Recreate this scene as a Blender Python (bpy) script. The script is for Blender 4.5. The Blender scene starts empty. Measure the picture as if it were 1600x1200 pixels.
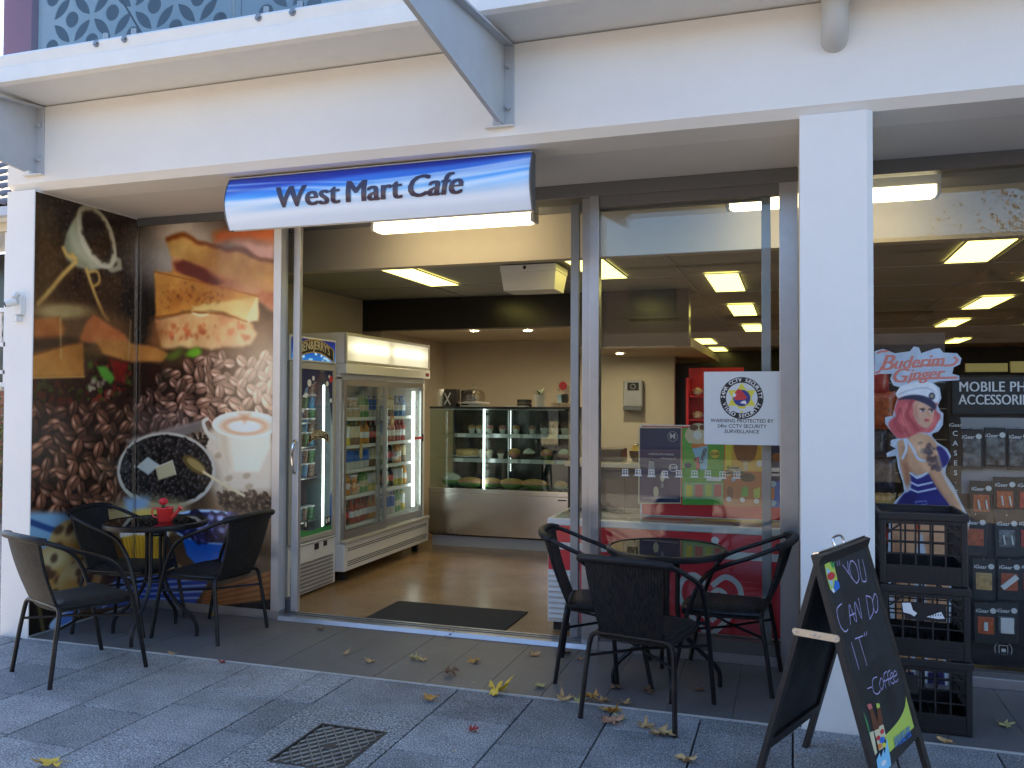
import bpy, bmesh, math, random
import numpy as np
from mathutils import Vector, Matrix
random.seed(7); RNG = np.random.default_rng(11)
R = math.radians
S = bpy.context.scene
COL = S.collection

# ------------------------------------------------------------------ camera, sky, sun, exposure
cam_d = bpy.data.cameras.new('camera'); cam_o = bpy.data.objects.new('camera', cam_d); COL.objects.link(cam_o)
YAW, PITCH, ROLL, FPX = 0.3175, 0.0215, 0.0037, 1330.29
cam_d.sensor_fit = 'HORIZONTAL'; cam_d.sensor_width = 36.0; cam_d.lens = 36.0 * FPX / 1600.0
cam_d.clip_start = 0.05; cam_d.clip_end = 500
_f = Vector((-math.sin(YAW) * math.cos(PITCH), math.cos(YAW) * math.cos(PITCH), math.sin(PITCH)))
_r0 = Vector((math.cos(YAW), math.sin(YAW), 0)); _u0 = _r0.cross(_f)
_r = _r0 * math.cos(ROLL) + _u0 * math.sin(ROLL); _u = -_r0 * math.sin(ROLL) + _u0 * math.cos(ROLL)
cam_o.matrix_world = Matrix(((_r.x, _u.x, -_f.x, 0), (_r.y, _u.y, -_f.y, 0), (_r.z, _u.z, -_f.z, 1.55), (0, 0, 0, 1)))
S.camera = cam_o

SUN_EL, SUN_AZ = R(34), R(-46)          # azimuth measured from +Y (behind the shop) towards +X
w = bpy.data.worlds.new('World'); S.world = w; w.use_nodes = True
nt = w.node_tree; nt.nodes.clear()
sky = nt.nodes.new('ShaderNodeTexSky'); sky.sky_type = 'NISHITA'; sky.sun_disc = False
sky.sun_elevation = SUN_EL; sky.sun_rotation = SUN_AZ
sky.air_density = 1.0; sky.dust_density = 0.5; sky.ozone_density = 3.5
bg = nt.nodes.new('ShaderNodeBackground'); bg.inputs['Strength'].default_value = 0.13
wo = nt.nodes.new('ShaderNodeOutputWorld')
nt.links.new(sky.outputs[0], bg.inputs[0]); nt.links.new(bg.outputs[0], wo.inputs[0])
sun_d = bpy.data.lights.new('sun', 'SUN'); sun_d.energy = 5.0; sun_d.angle = R(0.53); sun_d.color = (1.0, 0.78, 0.49)
sun_o = bpy.data.objects.new('sun', sun_d); COL.objects.link(sun_o)
_sd = Vector((math.sin(SUN_AZ) * math.cos(SUN_EL), math.cos(SUN_AZ) * math.cos(SUN_EL), math.sin(SUN_EL)))
sun_o.rotation_euler = _sd.to_track_quat('Z', 'Y').to_euler(); sun_o.location = _sd * 60
S.view_settings.view_transform = 'Standard'; S.view_settings.look = 'None'
S.view_settings.exposure = 2.0; S.view_settings.gamma = 1.0; S.view_settings.use_curve_mapping = False
S.render.engine = 'CYCLES'
cy = S.cycles
cy.use_denoising = True; cy.max_bounces = 10; cy.diffuse_bounces = 5; cy.glossy_bounces = 5
cy.transmission_bounces = 8; cy.transparent_max_bounces = 24; cy.sample_clamp_indirect = 8.0
cy.caustics_reflective = False; cy.caustics_refractive = False; cy.use_adaptive_sampling = True; cy.adaptive_threshold = 0.015

# ------------------------------------------------------------------ materials
MAT = {}
def newmat(name):
    m = bpy.data.materials.new(name); m.use_nodes = True; MAT[name] = m
    t = m.node_tree; b = t.nodes['Principled BSDF']
    return m, t, b
def coords(t, gen=False):
    n = t.nodes.new('ShaderNodeTexCoord')
    return n.outputs['Object']
def pm(name, col, rough=0.5, metal=0.0, var=0.0, scale=8.0, bump=0.0, bscale=60.0, emit=None, es=0.0, coat=0.0, spec=0.5, rvar=0.0):
    m, t, b = newmat(name)
    b.inputs['Base Color'].default_value = (*col, 1); b.inputs['Roughness'].default_value = rough
    b.inputs['Metallic'].default_value = metal; b.inputs['Specular IOR Level'].default_value = spec
    if coat: b.inputs['Coat Weight'].default_value = coat; b.inputs['Coat Roughness'].default_value = 0.08
    if emit is not None:
        b.inputs['Emission Color'].default_value = (*emit, 1); b.inputs['Emission Strength'].default_value = es
    if var or rvar:
        n = t.nodes.new('ShaderNodeTexNoise'); n.inputs['Scale'].default_value = scale; n.inputs['Detail'].default_value = 5; n.inputs['Roughness'].default_value = .65
        t.links.new(coords(t), n.inputs['Vector'])
    if var:
        r = t.nodes.new('ShaderNodeValToRGB')
        r.color_ramp.elements[0].position = .3; r.color_ramp.elements[1].position = .72
        r.color_ramp.elements[0].color = (*[max(0, c * (1 - var)) for c in col], 1)
        r.color_ramp.elements[1].color = (*[min(1, c * (1 + var)) for c in col], 1)
        t.links.new(n.outputs['Fac'], r.inputs[0]); t.links.new(r.outputs[0], b.inputs['Base Color'])
    if rvar:
        mr = t.nodes.new('ShaderNodeMapRange'); mr.inputs['From Min'].default_value = .3; mr.inputs['From Max'].default_value = .7
        mr.inputs['To Min'].default_value = max(.02, rough - rvar); mr.inputs['To Max'].default_value = min(1, rough + rvar)
        t.links.new(n.outputs['Fac'], mr.inputs['Value']); t.links.new(mr.outputs[0], b.inputs['Roughness'])
    if bump:
        n2 = t.nodes.new('ShaderNodeTexNoise'); n2.inputs['Scale'].default_value = bscale; n2.inputs['Detail'].default_value = 4
        t.links.new(coords(t), n2.inputs['Vector'])
        bp = t.nodes.new('ShaderNodeBump'); bp.inputs['Strength'].default_value = bump; bp.inputs['Distance'].default_value = .004
        t.links.new(n2.outputs['Fac'], bp.inputs['Height']); t.links.new(bp.outputs[0], b.inputs['Normal'])
    return m
def emitter(name, col, s):
    m, t, b = newmat(name)
    b.inputs['Base Color'].default_value = (.8, .8, .78, 1)
    b.inputs['Emission Color'].default_value = (*col, 1); b.inputs['Emission Strength'].default_value = s
    return m
def glass(name, tint=(.93, .97, .95), ior=1.5, rough=0.0):
    m = bpy.data.materials.new(name); m.use_nodes = True; t = m.node_tree; t.nodes.clear(); MAT[name] = m
    o = t.nodes.new('ShaderNodeOutputMaterial'); mx = t.nodes.new('ShaderNodeMixShader')
    tr = t.nodes.new('ShaderNodeBsdfTransparent'); tr.inputs[0].default_value = (*tint, 1)
    gl = t.nodes.new('ShaderNodeBsdfGlossy'); gl.inputs['Roughness'].default_value = rough; gl.inputs[0].default_value = (1, 1, 1, 1)
    fr = t.nodes.new('ShaderNodeFresnel'); 
    ge = t.nodes.new('ShaderNodeNewGeometry'); mi = t.nodes.new('ShaderNodeMix'); mi.data_type = 'FLOAT'   # same reflectance on both faces of a thin pane
    mi.inputs[2].default_value = ior; mi.inputs[3].default_value = 1 / ior; t.links.new(ge.outputs['Backfacing'], mi.inputs[0]); t.links.new(mi.outputs[0], fr.inputs['IOR'])
    t.links.new(fr.outputs[0], mx.inputs[0]); t.links.new(tr.outputs[0], mx.inputs[1]); t.links.new(gl.outputs[0], mx.inputs[2])
    t.links.new(mx.outputs[0], o.inputs[0]); return m
def printed(name, arr, rough=.35, spec=.5, coat=0.0, alpha=False, emit=0.0):
    """A flat print: arr is a (h, w, 3) sRGB array painted below with numpy, row 0 at the bottom."""
    h, wd = arr.shape[:2]
    im = bpy.data.images.new(name, wd, h, alpha=False); px = np.ones((h, wd, 4), np.float32); px[..., :3] = np.clip(arr, 0, 1)
    im.pixels.foreach_set(px.ravel()); im.update(); im.pack()
    m, t, b = newmat(name)
    tx = t.nodes.new('ShaderNodeTexImage'); tx.image = im; tx.extension = 'EXTEND'
    uv = t.nodes.new('ShaderNodeUVMap'); uv.uv_map = 'UVMap'; t.links.new(uv.outputs[0], tx.inputs[0])
    t.links.new(tx.outputs[0], b.inputs['Base Color'])
    b.inputs['Roughness'].default_value = rough; b.inputs['Specular IOR Level'].default_value = spec
    if coat: b.inputs['Coat Weight'].default_value = coat; b.inputs['Coat Roughness'].default_value = .05
    if emit: t.links.new(tx.outputs[0], b.inputs['Emission Color']); b.inputs['Emission Strength'].default_value = emit
    return m

# ------------------------------------------------------------------ mesh building
class MB:
    def __init__(s): s.v = []; s.f = []; s.mi = []; s.uv = {}; s.m = 0
    def add(s, vs, fs):
        o = len(s.v); s.v += [tuple(x) for x in vs]
        for f in fs: s.f.append([o + i for i in f]); s.mi.append(s.m)
        return s
    def box(s, x0, y0, z0, x1, y1, z1):
        vs = [(x, y, z) for z in (z0, z1) for y in (y0, y1) for x in (x0, x1)]
        return s.add(vs, [(0, 2, 3, 1), (4, 5, 7, 6), (0, 1, 5, 4), (2, 6, 7, 3), (0, 4, 6, 2), (1, 3, 7, 5)])
    def prism(s, pts, axis, a, b):
        """pts in the two other axes (in x,y,z order), extruded along axis from a to b."""
        def mk(p, c):
            q = [p[0], p[1]]; q.insert(axis, c); return q
        n = len(pts)
        vs = [mk(p, a) for p in pts] + [mk(p, b) for p in pts]
        fs = [tuple(range(n - 1, -1, -1)), tuple(range(n, 2 * n))] + [(i, (i + 1) % n, n + (i + 1) % n, n + i) for i in range(n)]
        return s.add(vs, fs)
    def quad(s, a, b, c, d): return s.add([a, b, c, d], [(0, 1, 2, 3)])
    def uvquad(s, a, b, c, d):
        """a bottom-left, b bottom-right, c top-right, d top-left"""
        s.uv[len(s.f)] = [(0, 0), (1, 0), (1, 1), (0, 1)]
        return s.quad(a, b, c, d)
    def tube(s, path, r, n=8, caps=True, closed=False):
        P = [Vector(p) for p in path]; m = len(P); rs = r if isinstance(r, (list, tuple)) else [r] * m
        t0 = (P[1] - P[0]).normalized(); up = Vector((0, 0, 1)) if abs(t0.z) < .9 else Vector((1, 0, 0))
        nx = t0.cross(up).normalized(); vs = []
        for i in range(m):
            if closed: t = (P[(i + 1) % m] - P[i - 1]).normalized()
            elif i == 0: t = t0
            elif i == m - 1: t = (P[-1] - P[-2]).normalized()
            else: t = ((P[i + 1] - P[i]).normalized() + (P[i] - P[i - 1]).normalized()).normalized()
            nx = (nx - t * nx.dot(t)).normalized(); ny = t.cross(nx)
            for k in range(n):
                a = 2 * math.pi * k / n; vs.append(P[i] + (nx * math.cos(a) + ny * math.sin(a)) * rs[i])
        fs = []; mm = m if closed else m - 1
        for i in range(mm):
            j = (i + 1) % m
            for k in range(n): fs.append((i * n + k, i * n + (k + 1) % n, j * n + (k + 1) % n, j * n + k))
        if caps and not closed: fs += [tuple(range(n - 1, -1, -1)), tuple((m - 1) * n + k for k in range(n))]
        return s.add(vs, fs)
    def cyl(s, p0, p1, r0, r1=None, n=16): return s.tube([p0, p1], [r0, r1 if r1 is not None else r0], n)
    def lathe(s, prof, c=(0, 0, 0), n=24, cap=True):
        vs = []; m = len(prof)
        for r, z in prof:
            for k in range(n):
                a = 2 * math.pi * k / n; vs.append((c[0] + r * math.cos(a), c[1] + r * math.sin(a), c[2] + z))
        fs = [(i * n + k, i * n + (k + 1) % n, (i + 1) * n + (k + 1) % n, (i + 1) * n + k) for i in range(m - 1) for k in range(n)]
        if cap: fs += [tuple(range(n - 1, -1, -1)), tuple((m - 1) * n + k for k in range(n))]
        return s.add(vs, fs)
    def sheet(s, fn, nu, nv):
        vs = [fn(i / nu, j / nv) for j in range(nv + 1) for i in range(nu + 1)]
        return s.add(vs, [(j * (nu + 1) + i, j * (nu + 1) + i + 1, (j + 1) * (nu + 1) + i + 1, (j + 1) * (nu + 1) + i) for j in range(nv) for i in range(nu)])
    def build(s, name, mats, parent=None, smooth=False, bevel=0.0, seg=2, solid=0.0, kind=None, label=None, angle=40):
        me = bpy.data.meshes.new(name); me.from_pydata(s.v, [], s.f)
        ml = mats if isinstance(mats, (list, tuple)) else [mats]
        for m in ml: me.materials.append(m)
        if len(ml) > 1: me.polygons.foreach_set('material_index', s.mi)
        if s.uv:
            ul = me.uv_layers.new(name='UVMap')
            for fi, uvs in s.uv.items():
                p = me.polygons[fi]
                for li, q in zip(p.loop_indices, uvs): ul.data[li].uv = q
        if smooth:
            me.polygons.foreach_set('use_smooth', [True] * len(me.polygons))
            me.set_sharp_from_angle(angle=R(angle))
        me.update()
        o = bpy.data.objects.new(name, me); COL.objects.link(o)
        if parent is not None: adopt(o, parent)
        if solid:
            md = o.modifiers.new('solid', 'SOLIDIFY'); md.thickness = solid; md.offset = 0
        if bevel:
            md = o.modifiers.new('bevel', 'BEVEL'); md.width = bevel; md.segments = seg; md.limit_method = 'ANGLE'; md.angle_limit = R(40); md.harden_normals = False
        if kind: o['kind'] = kind
        if label: o['label'] = label
        return o
def wmat(o):
    m = Matrix.Translation(o.location) @ o.rotation_euler.to_matrix().to_4x4()
    if o.parent: m = wmat(o.parent) @ o.matrix_parent_inverse @ m
    return m
def adopt(o, parent):
    o.parent = parent; o.matrix_parent_inverse = wmat(parent).inverted()
def thing(name, label, cat, loc=(0, 0, 0), rotz=0, group=None):
    o = bpy.data.objects.new(name, None); COL.objects.link(o); o.empty_display_size = .1
    o.location = loc; o.rotation_euler = (0, 0, rotz); o['label'] = label; o['category'] = cat
    if group: o['group'] = group
    return o
def tag(o, label, cat, group=None):
    o['label'] = label; o['category'] = cat
    if group: o['group'] = group
    return o
def setting(name, label=None):
    o = bpy.data.objects.new(name, None); COL.objects.link(o); o.empty_display_size = .1; o['kind'] = 'structure'
    if label: o['label'] = label
    return o
def dup(root, loc, rotz=0, label=None, group=None):
    r = root.copy(); COL.objects.link(r); r.location = loc; r.rotation_euler = (0, 0, rotz)
    if label: r['label'] = label
    if group: r['group'] = group
    for ch in list(root.children):
        c = ch.copy(); COL.objects.link(c); c.parent = r
        for g in list(ch.children):
            d = g.copy(); COL.objects.link(d); d.parent = c
    return r

# ------------------------------------------------------------------ lettering: flat letters as thin geometry
def text_mesh(body, size, bold=0.0, shear=0.0, space=1.0, align='CENTER'):
    c = bpy.data.curves.new('txt', 'FONT'); c.body = body; c.size = size; c.offset = bold; c.shear = shear
    c.space_character = space; c.align_x = align; c.align_y = 'CENTER'; c.resolution_u = 3; c.fill_mode = 'FRONT'
    o = bpy.data.objects.new('txt', c); COL.objects.link(o)
    dg = bpy.context.evaluated_depsgraph_get(); me = bpy.data.meshes.new_from_object(o.evaluated_get(dg))
    bpy.data.objects.remove(o); bpy.data.curves.remove(c)
    v = [tuple(x.co) for x in me.vertices]; f = [tuple(p.vertices) for p in me.polygons]
    bpy.data.meshes.remove(me); return v, f
def letters(mb, body, size, org, ux=(1, 0, 0), uy=(0, 0, 1), bold=0.0, shear=0.0, space=1.0, align='CENTER', sx=1.0, warp=None, thick=0.0):
    v, f = text_mesh(body, size, bold, shear, space, align)
    o = Vector(org); ux = Vector(ux); uy = Vector(uy)
    out = []
    for x, y, z in v:
        x *= sx
        if warp: x, y = warp(x, y)
        out.append(o + ux * x + uy * y)
    return mb.add(out, f)
def arc_letters(mb, body, size, org, rad, a_mid, ux=(1, 0, 0), uy=(0, 0, 1), bold=0.0, step=None, flip=False):
    """letters along a circle of radius rad; flip reads along the bottom."""
    o = Vector(org); ux = Vector(ux); uy = Vector(uy); n = len(body); st = step or size * .72 / rad
    for i, ch in enumerate(body):
        if ch == ' ': continue
        k = (i - (n - 1) / 2) * st
        a = a_mid - k if not flip else a_mid + k
        c = o + (ux * math.cos(a) + uy * math.sin(a)) * rad
        er = ux * math.cos(a) + uy * math.sin(a); et = ux * math.sin(a) - uy * math.cos(a)
        if flip: er = -er; et = -et
        letters(mb, ch, size, c, et, er, bold)
def ribbon(mb, pts, wd, org, ux, uy):
    """a chalk or ink stroke: a flat ribbon through pts"""
    o = Vector(org); ux = Vector(ux); uy = Vector(uy); n = len(pts); L = []; Rr = []
    for i in range(n):
        a = Vector(pts[max(0, i - 1)]); b = Vector(pts[min(n - 1, i + 1)]); d = (b - a).normalized(); nn = Vector((-d.y, d.x)) * wd / 2
        p = Vector(pts[i]); L.append(p + nn); Rr.append(p - nn)
    vs = [o + ux * q.x + uy * q.y for q in L] + [o + ux * q.x + uy * q.y for q in Rr]
    mb.add(vs, [(n + i, n + i + 1, i + 1, i) for i in range(n - 1)])
def disc(mb, c, r, ux=(1, 0, 0), uy=(0, 0, 1), n=24, r2=None, a0=0, a1=2 * math.pi):
    c = Vector(c); ux = Vector(ux); uy = Vector(uy); ry = r2 or r
    if abs(a1 - a0) > 6.28: mb.add([c + ux * r * math.cos(2 * math.pi * k / n) + uy * ry * math.sin(2 * math.pi * k / n) for k in range(n)], [tuple(range(n))])
    else: mb.add([c + ux * r * math.cos(a0 + (a1 - a0) * k / n) + uy * ry * math.sin(a0 + (a1 - a0) * k / n) for k in range(n + 1)], [tuple(range(n + 1))])
def ring(mb, c, r0, r1, ux=(1, 0, 0), uy=(0, 0, 1), n=32, a0=0, a1=2 * math.pi):
    c = Vector(c); ux = Vector(ux); uy = Vector(uy); vs = []
    for k in range(n + 1):
        a = a0 + (a1 - a0) * k / n; d = ux * math.cos(a) + uy * math.sin(a); vs += [c + d * r0, c + d * r1]
    mb.add(vs, [(2 * k, 2 * k + 1, 2 * k + 3, 2 * k + 2) for k in range(n)])
def flat(mb, pts, org, ux=(1, 0, 0), uy=(0, 0, 1)):
    o = Vector(org); ux = Vector(ux); uy = Vector(uy)
    mb.add([o + ux * p[0] + uy * p[1] for p in pts], [tuple(range(len(pts)))])
def spline(pts, n=6, closed=False):
    P = [Vector(p) for p in pts]; m = len(P); out = []
    rng = range(m) if closed else range(m - 1)
    for i in rng:
        p0 = P[i - 1] if (closed or i > 0) else P[i]; p1 = P[i]; p2 = P[(i + 1) % m]; p3 = P[(i + 2) % m] if (closed or i + 2 < m) else P[(i + 1) % m]
        for k in range(n):
            t = k / n; out.append(.5 * ((2 * p1) + (p2 - p0) * t + (2 * p0 - 5 * p1 + 4 * p2 - p3) * t * t + (3 * p1 - p0 - 3 * p2 + p3) * t ** 3))
    if not closed: out.append(P[-1])
    return out

# ------------------------------------------------------------------ a small painter for printed pictures (sRGB, metres, origin bottom-left)
def vnoise(h, w_, cells, seed=0, octv=4):
    rg = np.random.default_rng(seed); out = np.zeros((h, w_), np.float32); amp = 1.0; tot = 0
    for o in range(octv):
        cy_ = max(2, int(cells * 2 ** o)); cx_ = max(2, int(cells * 2 ** o * w_ / h)); g = rg.random((cy_ + 2, cx_ + 2)).astype(np.float32)
        yy = np.linspace(0, cy_, h); xx = np.linspace(0, cx_, w_); yi = yy.astype(int); xi = xx.astype(int)
        fy = (yy - yi)[:, None]; fx = (xx - xi)[None, :]; fy = fy * fy * (3 - 2 * fy); fx = fx * fx * (3 - 2 * fx)
        a = g[np.ix_(yi, xi)]; b = g[np.ix_(yi, xi + 1)]; c = g[np.ix_(yi + 1, xi)]; d = g[np.ix_(yi + 1, xi + 1)]
        out += amp * ((a * (1 - fx) + b * fx) * (1 - fy) + (c * (1 - fx) + d * fx) * fy); tot += amp; amp *= .55
    return out / tot
class Cv:
    def __init__(s, wm, hm, ppm, col=(1, 1, 1)):
        s.ppm = ppm; s.w = int(round(wm * ppm)); s.h = int(round(hm * ppm)); s.a = np.empty((s.h, s.w, 3), np.float32); s.a[:] = col
    def win(s, x0, y0, x1, y1, pad=2):
        i0 = max(0, int(x0 * s.ppm) - pad); i1 = min(s.w, int(x1 * s.ppm) + pad + 1); j0 = max(0, int(y0 * s.ppm) - pad); j1 = min(s.h, int(y1 * s.ppm) + pad + 1)
        if i1 <= i0 or j1 <= j0: return None
        X, Y = np.meshgrid((np.arange(i0, i1) + .5) / s.ppm, (np.arange(j0, j1) + .5) / s.ppm)
        return (slice(j0, j1), slice(i0, i1)), X.astype(np.float32), Y.astype(np.float32)
    def blend(s, sl, m, col):
        col = np.asarray(col, np.float32); m = m[..., None]
        s.a[sl] = s.a[sl] * (1 - m) + col * m
    def ell(s, cx, cy_, rx, ry, ang=0, col=(0, 0, 0), soft=None, op=1.0, shade=None):
        r = max(rx, ry) * (1 + (soft or 0)); g = s.win(cx - r, cy_ - r, cx + r, cy_ + r)
        if g is None: return
        sl, X, Y = g; c, n = math.cos(ang), math.sin(ang); u = ((X - cx) * c + (Y - cy_) * n) / rx; v = (-(X - cx) * n + (Y - cy_) * c) / ry
        d = np.sqrt(u * u + v * v); k = min(rx, ry) * s.ppm
        m = np.clip((1 - d) * k + .5, 0, 1) if soft is None else np.clip((1 + soft - d) / (2 * soft), 0, 1)
        if shade is not None: col = shade(u, v)
        s.blend(sl, m * op, col)
    def poly(s, pts, col, soft=0.0, op=1.0, shade=None):
        p = np.asarray([(q[0], q[1]) for q in pts], np.float32); g = s.win(p[:, 0].min() - soft, p[:, 1].min() - soft, p[:, 0].max() + soft, p[:, 1].max() + soft)
        if g is None: return
        sl, X, Y = g; ins = np.zeros(X.shape, bool); dm = np.full(X.shape, 1e9, np.float32); n = len(p)
        for i in range(n):
            x0, y0 = p[i]; x1, y1 = p[(i + 1) % n]
            c = ((y0 > Y) != (y1 > Y)) & (X < (x1 - x0) * (Y - y0) / ((y1 - y0) + 1e-12) + x0); ins ^= c
            dx, dy = x1 - x0, y1 - y0; t = np.clip(((X - x0) * dx + (Y - y0) * dy) / (dx * dx + dy * dy + 1e-12), 0, 1)
            dm = np.minimum(dm, np.hypot(X - x0 - t * dx, Y - y0 - t * dy))
        sd = np.where(ins, dm, -dm); wd = max(soft, .5 / s.ppm)
        m = np.clip(sd / (2 * wd) + .5, 0, 1)
        if shade is not None: col = shade(X, Y)
        s.blend(sl, m * op, col)
    def line(s, pts, wd, col, op=1.0, soft=0.0):
        p = np.asarray([(q[0], q[1]) for q in pts], np.float32); wd2 = wd / 2
        g = s.win(p[:, 0].min() - wd, p[:, 1].min() - wd, p[:, 0].max() + wd, p[:, 1].max() + wd)
        if g is None: return
        sl, X, Y = g; dm = np.full(X.shape, 1e9, np.float32)
        for i in range(len(p) - 1):
            x0, y0 = p[i]; dx, dy = p[i + 1] - p[i]; t = np.clip(((X - x0) * dx + (Y - y0) * dy) / (dx * dx + dy * dy + 1e-12), 0, 1)
            dm = np.minimum(dm, np.hypot(X - x0 - t * dx, Y - y0 - t * dy))
        m = np.clip((wd2 - dm) / (2 * max(soft, .5 / s.ppm)) + .5, 0, 1); s.blend(sl, m * op, col)
    def speckle(s, x0, y0, x1, y1, n, r, cols, seed=0, op=.8, mask=None):
        rg = np.random.default_rng(seed)
        for i in range(n):
            x = x0 + (x1 - x0) * rg.random(); y = y0 + (y1 - y0) * rg.random()
            if mask and not mask(x, y): continue
            rr = r * (.5 + rg.random()); s.ell(x, y, rr, rr * (.5 + .5 * rg.random()), rg.random() * 3, cols[rg.integers(len(cols))], op=op)
    def blur(s, r, y0=0.0, y1=9.0, x0=0.0, x1=99.0):
        a, b = max(0, int(y0 * s.ppm)), min(s.h, int(y1 * s.ppm)); c, d = max(0, int(x0 * s.ppm)), min(s.w, int(x1 * s.ppm)); k = max(1, int(r * s.ppm)); q = s.a[a:b, c:d]
        for ax in (0, 1, 0, 1):
            pd = [(0, 0)] * 3; pd[ax] = (k + 1, k); z = np.cumsum(np.pad(q, pd, mode='edge'), axis=ax, dtype=np.float64); n = q.shape[ax]
            q = (np.take(z, range(2 * k + 1, 2 * k + 1 + n), axis=ax) - np.take(z, range(0, n), axis=ax)) / (2 * k + 1)
        s.a[a:b, c:d] = q
    def grain(s, amt, cells, seed=3):
        s.a += ((vnoise(s.h, s.w, cells, seed) - .5) * 2 * amt)[..., None]
def bean(c, x, y, r, ang, col, dark=.35, op=1.0):
    col = np.asarray(col, np.float32)
    def sh(u, v):
        l = .62 + .38 * np.clip(.5 * v + .35 * u + .4, 0, 1) - .35 * np.clip(u * u + v * v - .55, 0, 1)
        k = l[..., None] * col
        cr = np.abs(v - .12 * np.sin(u * 3.0)) < .085
        k = np.where((cr & (np.abs(u) < .9))[..., None], col * dark, k)
        hl = np.exp(-(((u - .15) / .38) ** 2 + ((v - .5) / .2) ** 2)); k = k + (hl * .22)[..., None]
        return k
    c.ell(x + .12 * r, y - .16 * r, r * 1.08, r * .78, ang, col * .22, op=.6 * op); c.ell(x, y, r, r * .72, ang, shade=sh, op=op)

def uvsheet(mb, fn, nu, nv):
    base = len(mb.f); mb.sheet(fn, nu, nv)
    for j in range(nv):
        for i in range(nu):
            mb.uv[base + j * nu + i] = [(i / nu, j / nv), ((i + 1) / nu, j / nv), ((i + 1) / nu, (j + 1) / nv), (i / nu, (j + 1) / nv)]
def world_coords(t):
    return t.nodes.new('ShaderNodeNewGeometry').outputs['Position']
def speckled(name, base, lo, hi, scale, rough, rnd=.12, bump=.25, dirt=.25):
    """stone: fine speckle, slow dirt, and a slightly different shade for every stone"""
    m, t, b = newmat(name); P = world_coords(t); L = t.links
    v = t.nodes.new('ShaderNodeTexNoise'); v.inputs['Scale'].default_value = scale; v.inputs['Detail'].default_value = 3; v.inputs['Roughness'].default_value = .8; L.new(P, v.inputs['Vector'])
    r = t.nodes.new('ShaderNodeValToRGB'); e = r.color_ramp.elements; e[0].position = .33; e[0].color = (*lo, 1); e[1].position = .64; e[1].color = (*hi, 1)
    q = e.new(.5); q.color = (*base, 1); L.new(v.outputs['Fac'], r.inputs[0])
    d = t.nodes.new('ShaderNodeTexNoise'); d.inputs['Scale'].default_value = 2.3; d.inputs['Detail'].default_value = 6; d.inputs['Roughness'].default_value = .7; L.new(P, d.inputs['Vector'])
    dr = t.nodes.new('ShaderNodeMapRange'); dr.inputs['From Min'].default_value = .3; dr.inputs['From Max'].default_value = .7; dr.inputs['To Min'].default_value = 1 - dirt; dr.inputs['To Max'].default_value = 1 + dirt * .6; L.new(d.outputs['Fac'], dr.inputs['Value'])
    oi = t.nodes.new('ShaderNodeObjectInfo'); orr = t.nodes.new('ShaderNodeMapRange'); orr.inputs['To Min'].default_value = 1 - rnd; orr.inputs['To Max'].default_value = 1 + rnd; L.new(oi.outputs['Random'], orr.inputs['Value'])
    mu = t.nodes.new('ShaderNodeMath'); mu.operation = 'MULTIPLY'; L.new(dr.outputs[0], mu.inputs[0]); L.new(orr.outputs[0], mu.inputs[1])
    sc = t.nodes.new('ShaderNodeVectorMath'); sc.operation = 'SCALE'; L.new(r.outputs[0], sc.inputs[0]); L.new(mu.outputs[0], sc.inputs['Scale'])
    L.new(sc.outputs[0], b.inputs['Base Color']); b.inputs['Roughness'].default_value = rough
    bp = t.nodes.new('ShaderNodeBump'); bp.inputs['Strength'].default_value = bump; bp.inputs['Distance'].default_value = .002; L.new(v.outputs['Fac'], bp.inputs['Height']); L.new(bp.outputs[0], b.inputs['Normal'])
    return m
M = MAT
speckled('granite', (.205, .208, .21), (.035, .036, .038), (.50, .505, .51), 125, .85, rnd=.2, bump=.6, dirt=.4)
speckled('concrete', (.185, .185, .18), (.03, .03, .031), (.50, .50, .49), 80, .85, dirt=.25, bump=.4)
speckled('floor_tile', (.128, .122, .117), (.105, .10, .097), (.155, .146, .138), 90, .5, rnd=.05, bump=.08, dirt=.16)
pm('grout', (.035, .035, .034), .95)
pm('trim_strip', (.50, .50, .48), .5, var=.15, scale=12)
pm('asphalt', (.055, .055, .055), .95, var=.25, scale=30, bump=.4)
pm('kerb', (.34, .33, .31), .85, var=.1)
speckled('render_white', (.775, .765, .74), (.765, .755, .73), (.785, .775, .75), 90, .85, rnd=0, bump=.10, dirt=.035)
pm('trim_white', (.74, .74, .72), .45, var=.03)
pm('soffit_paint', (.70, .69, .67), .8, var=.02, scale=3)
pm('steel_grey', (.45, .48, .52), .45, var=.06, scale=6)
pm('galv', (.58, .58, .57), .42, metal=.75, var=.08, scale=18)
pm('alu', (.42, .43, .45), .33, metal=.85, var=.05, scale=14)
pm('alu_mid', (.26, .28, .30), .4, metal=.6, var=.05)
pm('alu_light', (.60, .61, .62), .38, metal=.7, var=.04)
pm('alu_dark_and_shade', (.16, .165, .175), .42, metal=.5, var=.06)  # dark metal; also stands in for shade on the heads and behind the screen
pm('stainless', (.62, .60, .57), .25, metal=1.0, rvar=.06, scale=6)
pm('spigot_steel', (.30, .29, .28), .35, metal=.9)
pm('chrome', (.75, .75, .74), .12, metal=1.0)
pm('rubber', (.02, .02, .02), .8)
pm('maroon', (.26, .025, .045), .6, var=.06)
pm('screen_paint', (.36, .39, .41), .45, var=.04)
speckled('vinyl_floor', (.29, .18, .09), (.22, .135, .065), (.37, .24, .13), 70, .24, rnd=0, bump=.04, dirt=.22)
pm('int_wall', (.56, .49, .38), .8, var=.03)
pm('int_dark', (.022, .020, .022), .22)
pm('ceiling_tile', (.33, .325, .315), .9, var=.04, scale=50)
pm('black_plastic', (.012, .012, .014), .42, var=.3, scale=9)
pm('mat_carpet', (.025, .025, .027), 1.0, var=.3, scale=150, bump=.5, bscale=300)
pm('pvc', (.50, .50, .48), .5)
pm('white_plastic', (.72, .72, .70), .4)
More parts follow.
